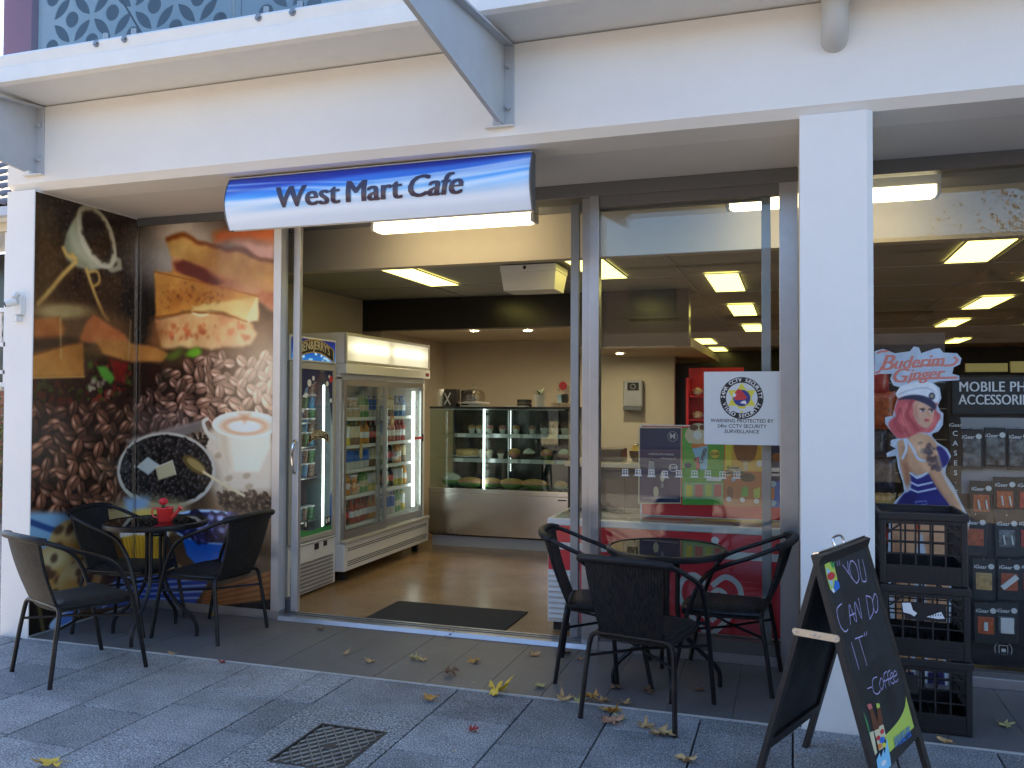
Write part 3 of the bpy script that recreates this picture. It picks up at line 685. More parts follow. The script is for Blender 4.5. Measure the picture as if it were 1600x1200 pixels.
mc.poly(spline(rim, 4, True), (.68, .67, .57))
ins = [(0.388, 2.857), (0.422, 2.9), (0.485, 2.905), (0.557, 2.874), (0.619, 2.807), (0.663, 2.712), (0.671, 2.624), (0.647, 2.577), (0.599, 2.56), (0.526, 2.59), (0.449, 2.66), (0.401, 2.751)]
mc.poly(spline(ins, 4, True), (.14, .11, .09))
beans(ins, .022, lambda x, y: (.30, .24, .20), 1.15, .8, 8, 1500, 160)
mc.line([tuple(q)[:2] for q in spline(rim, 5, True)] + [rim[0]], .026, (.70, .69, .60)); mc.line([tuple(q)[:2] for q in spline(ins, 5, True)] + [ins[0]], .010, (.45, .42, .36), op=.6, soft=.006)
for L, wd in (([(0.232, 2.603), (0.265, 2.561), (0.343, 2.542), (0.309, 2.572)], .03), ([(0.343, 2.524), (0.225, 2.409), (0.132, 2.3), (0.031, 2.194)], .034), ([(0.435, 2.484), (0.508, 2.334), (0.594, 2.192), (0.643, 2.145)], .03), ([(0.458, 2.47), (0.54, 2.482), (0.554, 2.41), (0.507, 2.376)], .02)):
    mc.line(spline(L, 5), wd, (.66, .53, .30)); mc.line(spline(L, 5), wd * .35, (.80, .69, .45), op=.6)
# glow and the toasted sandwich on the right
mc.ell(*(1.346, 2.708), .42, .30, 0, (.80, .77, .73), soft=.5, op=.85)
mc.poly([(1.619, 2.802), (2.16, 2.826), (2.151, 2.715), (1.637, 2.725)], (.80, .43, .18), soft=.03); mc.poly([(1.798, 2.707), (2.151, 2.715), (2.153, 2.54), (1.948, 2.596)], (.86, .66, .60), soft=.04)
tn = vnoise(mc.h, mc.w, 14, 9, 6); tn2 = vnoise(mc.h, mc.w, 240, 10, 2)
def toast(c0_, c1_, k=1.0):
    a = np.asarray(c0_, np.float32); b_ = np.asarray(c1_, np.float32)
    def f(X, Y):
        j = np.clip((Y * mc.ppm).astype(int), 0, mc.h - 1); i = np.clip((X * mc.ppm).astype(int), 0, mc.w - 1); t = np.clip((tn[j, i] - .5) * 1.6 + .5 + .25 * (tn2[j, i] - .5), 0, 1)[..., None]
        return a * (1 - t) + b_ * t
    return f
mc.poly([(1.213, 2.676), (1.69, 2.51), (2.156, 2.309), (2.157, 2.143), (2.006, 2.277), (1.663, 2.383), (1.239, 2.506)], (.78, .52, .36), soft=.012, shade=toast((.66, .38, .26), (.90, .70, .52)))
mc.poly([(1.238, 2.593), (1.388, 2.624), (1.537, 2.54), (1.691, 2.43), (1.607, 2.405), (1.436, 2.449), (1.274, 2.524)], (.45, .20, .16), soft=.02, op=.9)
mc.poly([(1.176, 2.78), (1.345, 2.799), (1.603, 2.708), (1.991, 2.599), (2.153, 2.558), (2.156, 2.291), (1.994, 2.371), (1.69, 2.486), (1.434, 2.583), (1.202, 2.653)], (.8, .6, .35), soft=.008, shade=toast((.70, .48, .25), (.86, .69, .44)))
mc.line([(1.188, 2.784), (1.345, 2.799), (1.603, 2.708), (1.991, 2.599), (2.153, 2.558)], .03, (.50, .28, .13), soft=.01, op=.9)
mc.poly([(1.434, 2.583), (1.69, 2.486), (1.994, 2.38), (2.156, 2.3), (2.155, 2.374), (1.884, 2.468), (1.605, 2.556)], (.80, .58, .40), soft=.02, op=.8)
mc.poly([(1.074, 2.533), (1.262, 2.524), (1.663, 2.398), (2.011, 2.31), (1.997, 2.138), (1.915, 2.127), (1.722, 2.193), (1.439, 2.22), (1.091, 2.192)], (.8, .6, .35), soft=.006, shade=toast((.73, .47, .23), (.88, .67, .38)))
mc.poly([(1.439, 2.258), (1.665, 2.289), (2.011, 2.305), (1.997, 2.134), (1.91, 2.127), (1.722, 2.198), (1.439, 2.22)], (.92, .78, .52), soft=.012, op=.85)
mc.speckle(*(1.149, 2.258), *(1.691, 2.43), 90, .006, [(.45, .25, .12), (.35, .2, .1)], 4, .8)
mc.poly([(1.091, 2.177), (1.44, 2.211), (1.694, 2.184), (1.932, 2.122), (1.987, 2.046), (1.944, 1.963), (1.614, 1.922), (1.153, 1.968)], (.8, .55, .35), soft=.012, shade=toast((.76, .50, .34), (.93, .78, .54)))
mc.speckle(*(1.153, 1.992), *(1.943, 2.117), 70, .022, [(.80, .36, .22), (.92, .74, .5), (.85, .60, .40), (.62, .28, .18)], 12, .5)
mc.line([(1.428, 2.211), (1.497, 2.18), (1.576, 2.188)], .02, (.93, .86, .66))
mc.poly([(1.062, 2.163), (1.209, 2.135), (1.183, 1.943), (1.023, 1.97)], (.58, .40, .24), soft=.05, op=.7)
# sandwiches on the left
mc.poly([(-0.019, 2.197), (0.36, 2.248), (0.878, 2.162), (0.903, 1.873), (-0.012, 1.827)], (.42, .31, .20), soft=.05, op=.75)
mc.ell(*(0.251, 2.17), .22, .05, .1, (.66, .60, .42), soft=.4, op=.8)
mc.poly([(-0.007, 2.088), (0.209, 2.126), (0.253, 2.051), (0.243, 1.989), (0.006, 1.933)], (.6, .4, .2), soft=.012, shade=toast((.50, .29, .15), (.68, .45, .26)))
mc.poly([(0.376, 1.963), (0.431, 2.098), (0.51, 2.174), (0.595, 2.136), (0.821, 2.041), (0.881, 1.968)], (.6, .4, .2), soft=.012, shade=toast((.55, .30, .18), (.74, .48, .30)))
mc.poly([(-0.014, 1.961), (0.309, 1.994), (0.48, 1.943), (-0.013, 1.877)], (.20, .13, .09), soft=.02, op=.8)
mc.poly([(-0.022, 1.843), (0.255, 1.928), (0.416, 1.961), (0.432, 1.722), (-0.02, 1.7)], (.6, .4, .2), soft=.008, shade=toast((.55, .35, .17), (.72, .52, .28)))
mc.poly([(0.514, 2.0), (0.783, 2.0), (1.094, 1.964), (1.224, 1.928), (1.167, 1.861), (0.883, 1.842), (0.599, 1.894)], (.6, .4, .2), soft=.008, shade=toast((.52, .34, .17), (.70, .50, .29)))
mc.poly([(-0.019, 1.692), (0.432, 1.713), (0.599, 1.876), (0.918, 1.835), (1.185, 1.842), (1.1, 1.582), (0.488, 1.505), (-0.016, 1.491)], (.20, .13, .10), soft=.015, op=.92)
mc.speckle(*(0.458, 1.533), *(0.903, 1.824), 60, .022, [(.45, .15, .12), (.30, .38, .14), (.62, .58, .50), (.55, .22, .16)], 21, .75)
mc.poly([(0.541, 1.799), (0.631, 1.803), (0.725, 1.722), (0.676, 1.673), (0.59, 1.727)], (.35, .55, .22), soft=.008); mc.poly([(0.66, 1.86), (0.851, 1.841), (0.821, 1.676), (0.726, 1.693)], (.48, .14, .11), soft=.015, op=.8)
mc.speckle(*(0.003, 1.532), *(0.398, 1.685), 50, .025, [(.33, .16, .12), (.25, .28, .12), (.16, .11, .08)], 22, .7)
mc.line([(0.214, 2.114), (0.225, 1.839)], .008, (.74, .66, .45)); mc.line([(0.871, 2.162), (0.85, 1.87)], .01, (.66, .58, .42))
mc.ell(*(1.444, 1.901), .07, .035, 0, (.47, .66, .20), soft=.35); mc.ell(*(1.271, 1.908), .07, .03, .2, (.40, .52, .18), soft=.5, op=.7)
ja = int(1.62 * mc.ppm); wy = (vnoise(mc.h, mc.w, 11, 61, 4) - .5); wx_ = (vnoise(mc.h, mc.w, 11, 62, 4) - .5); amp = np.clip((np.arange(mc.h) - ja) / (.12 * mc.ppm), 0, 1)[:, None] * .085 * mc.ppm
II, JJ = np.meshgrid(np.arange(mc.w), np.arange(mc.h)); cutc = int(.929 * mc.ppm); keep = np.clip((II - .93 * mc.ppm) / (.25 * mc.ppm), .12, 1)
mc.a = mc.a[np.clip((JJ + wy * amp * keep).astype(int), 0, mc.h - 1), np.clip((II + wx_ * amp * keep).astype(int), 0, mc.w - 1)]
mc.blur(.007, 1.66, 2.94)
sh_n = vnoise(mc.h, mc.w, 7, 63, 5)[..., None]; zone = (np.clip((np.linspace(0, 2.94, mc.h)[:, None, None]) - 1.66, 0, .2) / .2); mc.a *= 1 + zone * (sh_n - .5) * .55
mc.poly([(1.995, 2.306), (2.011, 2.277), (2.002, 2.138), (1.921, 2.122), (1.909, 2.159)], (.96, .86, .64), soft=.006, op=.7); mc.line([(1.663, 2.398), (2.011, 2.31)], .010, (.62, .36, .14), op=.8, soft=.004); mc.line([(1.074, 2.533), (1.663, 2.398)], .010, (.58, .33, .13), op=.7, soft=.004); mc.line([(1.091, 2.187), (1.44, 2.215), (1.722, 2.188), (1.915, 2.127)], .010, (.60, .36, .15), op=.8, soft=.004)
mc.line([(-0.022, 1.843), (0.255, 1.928), (0.416, 1.961)], .010, (.45, .27, .12), op=.8, soft=.004); mc.line([(-0.02, 1.7), (0.432, 1.722)], .014, (.80, .62, .36), op=.7, soft=.004)
# roasted beans
mc.poly([(-0.025, 1.491), (0.488, 1.505), (1.226, 1.798), (1.614, 1.865), (2.161, 1.858), (2.166, 1.4), (1.565, 1.356), (1.106, 1.196), (0.769, 1.058), (0.806, 0.722), (-0.012, 0.787)], (.20, .13, .095), soft=.03, op=.92)
beans([(-0.025, 1.491), (0.546, 1.514), (0.91, 1.484), (0.915, 1.193), (0.769, 1.034), (0.806, 0.77), (0.561, 0.724), (-0.012, 0.796)], .060, lambda x, y: (.54, .37, .28), 1.30, 1, 31, 6000, 300)
def rc(x, y):
    t = min(1, max(0, (x - 1.0) / 1.0)); return np.array([.50, .37, .31]) * (1 - t) + np.array([.98, .74, .60]) * t
beans([(0.935, 1.503), (1.203, 1.784), (1.614, 1.875), (2.16, 1.877), (2.166, 1.423), (1.788, 1.377), (1.452, 1.354), (1.106, 1.244), (0.94, 1.192)], .054, rc, 1.26, 1, 32, 8000, 330)
mc.poly([(0.935, 1.484), (1.45, 1.487), (1.453, 1.25), (0.94, 1.192)], (.60, .56, .54), soft=.08, op=.28)
mc.ell(*(2.135, 1.744), .42, .34, 0, (1, .88, .74), soft=.7, op=.68)
# plank, cloth, latte
mc.poly([(0.829, 1.245), (1.163, 1.331), (1.553, 1.417), (1.576, 1.356), (1.281, 1.257), (1.018, 1.175)], (.56, .52, .49), soft=.012, op=.85)
for k in range(5): mc.line([(0.928, 1.231), (1.553, 1.393)] if k == 0 else [tuple(np.add((0.928, 1.231), (0, -.014 * k))), tuple(np.add((1.553, 1.393), (0, -.012 * k)))], .004, (.38, .35, .33), op=.7)
mc.poly([(1.441, 1.278), (1.704, 1.386), (2.167, 1.263), (2.173, 0.716), (1.685, 0.777), (1.605, 0.915)], (.86, .79, .69), soft=.04, op=.95)
mc.poly([(1.583, 0.853), (2.171, 0.898), (2.174, 0.625), (1.907, 0.611), (1.629, 0.738)], (.55, .44, .33), soft=.05, op=.8)
beans([(1.655, 0.888), (2.129, 0.887), (2.131, 0.732), (1.741, 0.742)], .03, lambda x, y: (.52, .43, .35), 1.2, .9, 41, 1500, 60)
beans([(1.452, 1.297), (1.577, 1.318), (1.59, 1.187), (1.5, 1.185)], .02, lambda x, y: (.36, .30, .25), 1.1, 1, 42, 300, 14)
for q in [(1.68, 1.151), (1.771, 0.986), (1.924, 1.009), (1.946, 0.931), (1.744, 0.919)]: mc.ell(q[0], q[1], .035, .022, .3, (.70, .62, .52), soft=.3)
mc.line(spline([(1.678, 1.254), (1.577, 1.318), (1.542, 1.393), (1.575, 1.417)], 4), .03, (.84, .80, .72))
mc.poly([(1.654, 1.404), (2.144, 1.436), (2.12, 1.216), (2.031, 1.04), (1.77, 1.032), (1.696, 1.184)], (.93, .87, .76), soft=.012)
mc.poly([(1.654, 1.404), (1.743, 1.386), (1.803, 1.047), (1.759, 1.036), (1.69, 1.184)], (.78, .70, .58), soft=.03, op=.7)
cx0, cz0 = (1.903, 1.379)
mc.ell(cx0, cz0, .285, .10, 0, (.97, .91, .82)); mc.ell(cx0, cz0 - .01, .20, .065, 0, (.80, .56, .40), soft=.25, op=.9); mc.ell(cx0, cz0 - .012, .15, .045, 0, (.98, .92, .84), soft=.2)
mc.poly([(cx0 - .05, cz0 + .08), (cx0 + .05, cz0 + .08), (cx0, cz0 + .01)], (.82, .60, .45), soft=.02, op=.8)
# bowl of black beans
bx0, bz0 = (1.179, 1.029); bl_ = (0.756, 1.03); br_ = (1.654, 1.019); bcx = (bl_[0] + br_[0]) / 2; brx = (br_[0] - bl_[0]) / 2
mc.ell(bcx, bz0 - .06, brx * 1.04, .30, 0, (.30, .26, .22), soft=.15, op=.5)
mc.ell(bcx, bz0, brx, .285, 0, (.74, .71, .65)); mc.ell(bcx, bz0 + .005, brx * .93, .258, 0, (.10, .095, .09))
EP = [(bcx + brx * .9 * math.cos(a), bz0 + .005 + .245 * math.sin(a)) for a in np.linspace(0, 6.28, 24)]
beans(EP, .028, lambda x, y: (.31, .29, .28), 1.15, 1, 51, 4000, 330)
mc.poly([(0.931, 1.046), (1.037, 1.127), (1.15, 1.067), (1.045, 0.987)], (.72, .74, .70), soft=.004); mc.poly([(1.109, 1.047), (1.266, 1.103), (1.302, 0.999), (1.14, 0.951)], (.73, .69, .55), soft=.004); mc.line([(1.109, 1.047), (1.266, 1.103), (1.302, 0.999)], .008, (.85, .83, .74))
mc.ell(*(1.467, 1.075), .12, .05, -.5, (.42, .36, .22)); mc.ell(*(1.478, 1.076), .09, .03, -.5, (.62, .54, .36)); mc.line([(1.547, 1.026), (1.71, 0.946), (1.904, 0.865)], .022, (.84, .76, .60))
# the lower part: cloth, muffins, blue bowl
mc.poly([(-0.032, 0.798), (0.806, 0.722), (1.23, 0.792), (1.685, 0.74), (2.148, 0.624), (2.155, 0.033), (-0.017, -0.01)], (.36, .29, .22), soft=.05, op=.85)
mc.poly([(0.56, 0.752), (0.964, 0.829), (1.403, 0.799), (1.377, 0.585), (0.809, 0.555)], (.72, .66, .50), soft=.05, op=.8)
mc.poly([(0.837, 0.814), (1.053, 0.818), (1.033, 0.591), (0.873, 0.618)], (.55, .66, .78), soft=.03, op=.9)
mc.poly([(-0.033, 0.823), (0.342, 0.769), (0.324, 0.56), (-0.027, 0.548)], (.47, .60, .70), soft=.02); mc.line([(-0.012, 0.758), (0.172, 0.678), (0.345, 0.636)], .04, (.16, .24, .42), op=.8)
for (a, b_, rx_, rz_) in ((*(0.346, 0.578), .20, .15), (*(0.151, 0.415), .19, .15), (*(0.424, 0.298), .20, .13), (*(1.25, 0.221), .2, .12)):
    mc.ell(a, b_, rx_, rz_, 0, (.66, .57, .40), soft=.06); mc.ell(a - .02, b_ - .05, rx_ * .9, rz_ * .6, 0, (.66, .47, .24), soft=.4, op=.7); mc.ell(a + .03, b_ + .05, rx_ * .5, rz_ * .4, 0, (.76, .70, .54), soft=.5, op=.7)
    for k in range(4): mc.ell(a + rx_ * (rg.random() - .5) * 1.3, b_ + rz_ * (rg.random() - .5) * 1.2, .042 * (.6 + .7 * rg.random()), .03, rg.random(), (.30, .22, .18), soft=.35, op=.8)
mc.ell(*(1.045, 0.606), .22, .13, 0, (.88, .74, .42), soft=.12)
pc = [(0.81, 0.541), (1.222, 0.539), (1.173, 0.316), (0.878, 0.31)]
mc.poly(pc, (.85, .68, .28))
for k in range(12):
    t = k / 11; mc.line([(pc[0][0] * (1 - t) + pc[1][0] * t, pc[0][1] * (1 - t) + pc[1][1] * t), (pc[3][0] * (1 - t) + pc[2][0] * t, pc[3][1] * (1 - t) + pc[2][1] * t)], .008, (.62, .44, .14), op=.85)
    mc.ell(pc[0][0] * (1 - t) + pc[1][0] * t, pc[0][1] + .012, .02, .025, 0, (.93, .92, .92))
mc.poly([(1.337, 0.601), (1.929, 0.576), (1.866, 0.378), (1.747, 0.278), (1.534, 0.302), (1.408, 0.407)], (.17, .43, .76), soft=.006); mc.poly([(1.743, 0.557), (1.929, 0.576), (1.866, 0.378), (1.747, 0.278)], (.12, .32, .62), soft=.03, op=.7)
b3 = (1.631, 0.625)
mc.ell(b3[0], b3[1], .39, .125, -.03, (.72, .82, .93)); mc.ell(b3[0], b3[1] - .004, .36, .11, -.03, (.20, .21, .36))
beans([(b3[0] + .34 * math.cos(a), b3[1] + .10 * math.sin(a)) for a in np.linspace(0, 6.28, 20)], .045, lambda x, y: (.30, .30, .50), 1.1, 1, 61, 800, 40)
for k in range(14): mc.ell(b3[0] + .6 * (rg.random() - .5), b3[1] + .15 * (rg.random() - .5), .03, .02, 0, (.72, .75, .90), soft=.4, op=.7)
tw = [(0.956, 0.216), (1.663, 0.319), (1.47, 0.025), (0.923, -0.016)]
mc.poly(tw, (.24, .33, .62), soft=.008)
for k in range(6):
    t = (k + .5) / 6; mc.line([(tw[0][0] * (1 - t) + tw[3][0] * t, tw[0][1] * (1 - t) + tw[3][1] * t), (tw[1][0] * (1 - t) + tw[2][0] * t, tw[1][1] * (1 - t) + tw[2][1] * t)], .012, (.78, .82, .92), op=.8)
mc.poly([(0.752, 0.234), (0.932, 0.223), (0.936, 0.005), (0.573, 0.054)], (.30, .40, .66), soft=.01)
for k in range(5): mc.line([(0.633, 0.05), (0.921, 0.129)] if k == 0 else [tuple(np.add((0.573, 0.063), (0, .03 * k))), tuple(np.add((0.921, 0.105), (0, .03 * k)))], .012, (.85, .88, .94), op=.8)
bd = [(1.57, 0.145), (2.151, 0.342), (2.154, 0.133), (1.527, 0.02)]
mc.poly(bd, (.62, .44, .28), soft=.006)
for k in range(4):
    t = (k + .7) / 4.5; mc.line([(bd[0][0] * (1 - t) + bd[3][0] * t, bd[0][1] * (1 - t) + bd[3][1] * t), (bd[1][0] * (1 - t) + bd[2][0] * t, bd[1][1] * (1 - t) + bd[2][1] * t)], .01, (.42, .28, .17), op=.8)
mc.poly([(1.527, 0.02), (2.154, 0.133), (2.155, -0.035), (1.472, -0.092)], (.11, .10, .12), soft=.01)
mc.poly([(-0.013, 0.279), (0.222, 0.251), (0.238, -0.012), (-0.007, -0.013)], (.13, .10, .075), soft=.02, op=.9)
mc.ell(*(0.29, 0.049), .13, .05, .2, (.62, .70, .80)); mc.ell(*(0.317, 0.051), .10, .035, .2, (.35, .45, .66)); mc.line([(0.079, 0.175), (0.112, 0.019)], .03, (.42, .38, .24), op=.7)
mc.blur(.006, 0, .80)
# soft printed tonality
mc.blur(.003); mc.a = np.clip(mc.a, 0, 1); mc.a = mc.a * .45 + .55 * mc.a * mc.a * (3 - 2 * mc.a); mc.a *= (.97 + .16 * vnoise(mc.h, mc.w, 4, 77))[..., None]
ppm_ = mc.ppm; cut = int(.929 * ppm_)
side_print = printed('mural_print_side', mc.a[:, :cut] ** .90, rough=.22, coat=.12); back_print = printed('mural_print_back', mc.a[int(.06 * ppm_):int(2.885 * ppm_), cut:], rough=.25, coat=.1)
ms = thing('wall_mural', 'glossy printed mural panel with a ribboned cup and sandwiches on the recess side wall', 'mural', (-4.748, 4.8, 0))
p = MB(); p.uvquad((-4.746, YF + .004, .004), (-4.746, 5.258, .004), (-4.746, 5.258, 2.933), (-4.746, YF + .004, 2.933)); p.build('printed_face', side_print, ms)
p = MB(); p.box(-4.749, YF + .003, .0, -4.7465, 5.2585, 2.9335); p.build('backing_sheet', M['trim_white'], ms)
p = MB(); p.box(-4.7455, YF + .006, .0005, -4.741, 5.258, .012); p.build('edge_strip', M['alu_light'], ms)
p = MB(); p.uvquad((-4.744, YW + .012, .0605), (-3.5355, YW + .012, .0605), (-3.5355, YW + .012, 2.8845), (-4.744, YW + .012, 2.8845)); p.build('printed_face', back_print, mwin)
p = MB(); p.box(-4.744, YW + .0135, .0605, -3.5355, YW + .02, 2.8845); p.build('pane', M['grey_plastic'], mwin)
p = MB(); p.box(-4.7455, 5.248, .06, -4.738, 5.2615, 2.93); p.build('corner_bead', M['chrome'], ms)

# ------------------------------------------------------------------ shop sign
sc_ = Cv(2.0, .34, 300, (.55, .74, .95))
yy = np.linspace(0, 1, sc_.h)[:, None]; xx_ = np.linspace(0, 1, sc_.w)[None, :]
def lerp3(stops, t):
    out = np.zeros(t.shape + (3,), np.float32)
    for i in range(3): out[..., i] = np.interp(t, [s_[0] for s_ in stops], [s_[1][i] for s_ in stops])
    return out
tt = np.clip(yy * .9 + .12 - .30 * (xx_ - .35) * (xx_ - .35) + .03 * np.sin(xx_ * 9), 0, 1) + 0 * xx_
sc_.a[:] = lerp3([(0, (.88, .92, .97)), (.36, (.82, .89, .97)), (.52, (.60, .80, .97)), (.66, (.30, .62, .95)), (.80, (.17, .44, .88)), (.95, (.17, .27, .70)), (1.2, (.16, .16, .54))], tt)
for k, (y0, y1, y2, wd, col, op) in enumerate([(.12, .20, .30, .05, (.97, .98, 1), .55), (.17, .14, .22, .03, (.97, .98, 1), .6), (.26, .20, .26, .02, (.88, .94, 1), .6), (.30, .24, .31, .012, (.75, .86, 1), .6), (.06, .09, .10, .05, (.93, .96, 1), .7), (.23, .31, .36, .045, (.14, .20, .66), .45), (.21, .28, .33, .03, (.35, .62, .97), .4)]):
    sc_.line(spline([(-.1, y0), (.5, (y0 + y1) / 2 + .01), (1.0, y1), (1.6, (y1 + y2) / 2 - .01), (2.1, y2)], 10), wd, col, op=op, soft=wd * .35)
sign_print = printed('sign_print', sc_.a, rough=.22, coat=.3)
sg = thing('shop_sign', 'curved blue and white shop sign hanging over the doorway', 'sign', (-2.34, 4.45, 2.61))
def sfy(t): return 4.475 - .06 * math.sin(math.pi * (t * .92 + .08)) - .02 * t
def sface(a, b_, off=0): return (-3.315 + 1.96 * a, sfy(b_) - off, 2.61 + .315 * b_)
p = MB(); uvsheet(p, lambda a, b_: sface(a, b_), 8, 16); p.build('printed_face', sign_print, sg, smooth=True)
p = MB(); p.sheet(lambda a, b_: (-3.315 + 1.96 * a, 4.50, 2.61 + .315 * b_), 1, 1); p.build('back_sheet', M['trim_white'], sg)
p = MB()
for x0, x1 in ((-3.322, -3.3155), (-1.3545, -1.347)):
    prof = [(sfy(t) - .004, 2.61 + .315 * t) for t in np.linspace(0, 1, 10)]; p = MB(); p.prism(prof + [(4.502, 2.925), (4.502, 2.61)], 0, x0, x1); p.build('end_cap', M['alu_dark_and_shade'], sg)
p = MB(); p.box(-3.32, sfy(1) - .006, 2.9255, -1.35, 4.502, 2.932); p.build('top_edge', M['alu'], sg)
pm('sign_ink', (.035, .022, .055), .3, coat=.3)
def signtext(mb, body, cx, cz, size, sx, shear):
    for k, d in enumerate((-.0075, -.0025, .0025, .0075)): letters(mb, body, size, (cx + d, -k * .0002, cz), shear=shear, sx=sx)
for w_, cx_, sh_, sx_ in (('West', -2.735, 0, 1.04), ('Mart', -2.300, 0, 1.02), ('Cafe', -1.918, .2, 1.0)):
    p = MB(); signtext(p, w_, cx_, 2.772, .185, sx_, sh_); o = p.build('lettering', M['sign_ink'], sg)
    bmx = bmesh.new(); bmx.from_mesh(o.data)
    for k in range(1, 24): bmesh.ops.bisect_plane(bmx, geom=bmx.verts[:] + bmx.edges[:] + bmx.faces[:], plane_co=(0, 0, 2.66 + k * .01), plane_no=(0, 0, 1))
    for v in bmx.verts: v.co.y += sfy((v.co.z - 2.61) / .315) - .003
    bmx.to_mesh(o.data); bmx.free()

# ------------------------------------------------------------------ chairs
m, t, b = newmat('wicker'); L = t.links
b.inputs['Base Color'].default_value = (.012, .012, .014, 1); b.inputs['Roughness'].default_value = .5; b.inputs['Specular IOR Level'].default_value = .25
w1 = t.nodes.new('ShaderNodeTexBrick'); w1.inputs['Scale'].default_value = 1; w1.inputs['Brick Width'].default_value = .030; w1.inputs['Row Height'].default_value = .0135; w1.inputs['Mortar Size'].default_value = .0026; w1.inputs['Mortar Smooth'].default_value = 1
w1.inputs['Color1'].default_value = (.010, .0095, .011, 1); w1.inputs['Color2'].default_value = (.030, .027, .025, 1); w1.inputs['Mortar'].default_value = (.003, .003, .003, 1)
uvn = t.nodes.new('ShaderNodeUVMap'); uvn.uv_map = 'UVMap'; L.new(uvn.outputs[0], w1.inputs['Vector'])
L.new(w1.outputs['Color'], b.inputs['Base Color'])
bp = t.nodes.new('ShaderNodeBump'); bp.inputs['Strength'].default_value = .9; bp.inputs['Distance'].default_value = .004; bp.invert = True; L.new(w1.outputs['Fac'], bp.inputs['Height']); L.new(bp.outputs[0], b.inputs['Normal'])
pm('black_tube', (.010, .0095, .011), .38, var=.3, scale=20, spec=.3)
def panel_uv(mb, fn, nu, nv, wd, ht, th):
    """a thin woven panel: front and back sheets with metre-scaled UVs and closed edges"""
    base = len(mb.f)
    vs = [fn(i / nu, j / nv, s_) for s_ in (0, 1) for j in range(nv + 1) for i in range(nu + 1)]; K = (nu + 1) * (nv + 1); fs = []; uvs = []
    for s_ in (0, 1):
        for j in range(nv):
            for i in range(nu):
                q = [j * (nu + 1) + i, j * (nu + 1) + i + 1, (j + 1) * (nu + 1) + i + 1, (j + 1) * (nu + 1) + i]; c = [(j / nv * ht, i / nu * wd), (j / nv * ht, (i + 1) / nu * wd), ((j + 1) / nv * ht, (i + 1) / nu * wd), ((j + 1) / nv * ht, i / nu * wd)]
                if s_: fs.append([K + a for a in q]); uvs.append(c)
                else: fs.append(q[::-1]); uvs.append(c[::-1])
    edge = [i for i in range(nu + 1)] + [(j + 1) * (nu + 1) - 1 for j in range(1, nv + 1)] + [nv * (nu + 1) + i for i in range(nu - 1, -1, -1)] + [j * (nu + 1) for j in range(nv - 1, 0, -1)]
    for k in range(len(edge)):
        a, b_ = edge[k], edge[(k + 1) % len(edge)]; fs.append([a, b_, K + b_, K + a]); uvs.append([(k * .01, 0), (k * .01 + .01, 0), (k * .01 + .01, th), (k * .01, th)])
    mb.add(vs, fs)
    for i, u_ in enumerate(uvs): mb.uv[base + i] = u_
def make_chair(label, group):
    t = thing('bistro_chair', label, 'chair', (0, 0, 0), group=group)
    def seatf(a, b_, s_):
        x = (a - .5) * 2; y = (b_ - .5) * 2; k = 1 - .10 * (x * x * y * y); e = max(abs(x), abs(y)) ** 6
        X_ = x * (.205 + .012 * y) * k; Y_ = .02 + y * .222 * k; z = .448 - .012 * (1 - x * x) * (1 - y * y) - .03 * e
        return (X_, Y_, z - (0 if s_ else .022 + .012 * e))
    p = MB(); panel_uv(p, seatf, 12, 12, .41, .44, .04); p.build('seat', M['wicker'], t, smooth=True, angle=60)
    def backf(a, b_, s_):
        x = (a - .5) * 2; wd = .165 + .035 * b_; z = .425 + .37 * b_; y = -.205 - .135 * b_ + .035 * (x * x) * (.3 + .7 * b_) - .012 * math.sin(math.pi * b_)
        return (x * wd, y - (.016 if not s_ else 0), z)
    p = MB(); panel_uv(p, backf, 10, 10, .37, .39, .016); p.build('backrest', M['wicker'], t, smooth=True, angle=60)
    arm = [(.268, .262, .0), (.266, .222, .20), (.264, .178, .40), (.262, .128, .54), (.262, .062, .632), (.262, -.03, .682), (.262, -.14, .724), (.255, -.235, .764), (.228, -.30, .790)]
    sp = spline(arm, 5); cut_ = 18
    for s_ in (1, -1):
        pts = [(q[0] * s_, q[1], q[2]) for q in sp]
        p = MB(); p.tube(pts[:cut_ + 1], .0125, 9); lg = p.build('front_leg', M['black_tube'], t, smooth=True)
        p = MB(); p.tube(pts[cut_:], .0125, 9); p.build('armrest', M['black_tube'], t, smooth=True)
        rl = spline([(.242 * s_, -.265, 0), (.228 * s_, -.235, .22), (.216 * s_, -.212, .36), (.196 * s_, -.205, .405), (.14 * s_, -.204, .415), (0, -.204, .416)], 5)
        p = MB(); p.tube(rl, .0125, 9); p.build('rear_leg', M['black_tube'], t, smooth=True)
        p = MB(); p.tube([(.206 * s_, .215, .415), (.200 * s_, .0, .408), (.19 * s_, -.195, .412)], .010, 7); p.build('seat_rail', M['black_tube'], t, smooth=True)
        p = MB(); p.tube([(.264 * s_, .196, .315), (.0, .0, .300 + .011 * s_), (-.218 * s_, -.218, .30)], .0075, 7); p.build('brace', M['black_tube'], t, smooth=True)
        p = MB(); p.tube([(.262 * s_, .166, .43), (.20 * s_, .195, .425)], .009, 7); p.build('seat_bolt', M['black_tube'], t, smooth=True)
    rail = spline([(.232, -.292, .788), (.205, -.325, .798), (.12, -.352, .806), (0, -.362, .808), (-.12, -.352, .806), (-.205, -.325, .798), (-.232, -.292, .788)], 5)
    p = MB(); p.tube(rail, .0205, 10)
    p.build('top_rail', M['wicker_rail'], t, smooth=True)
    return t
pm('wicker_rail', (.010, .0095, .011), .5, var=.3, scale=60, bump=.7, bscale=120, spec=.3)
GL, GR = 'black bistro chairs round the mural table', 'black bistro chairs round the window table'
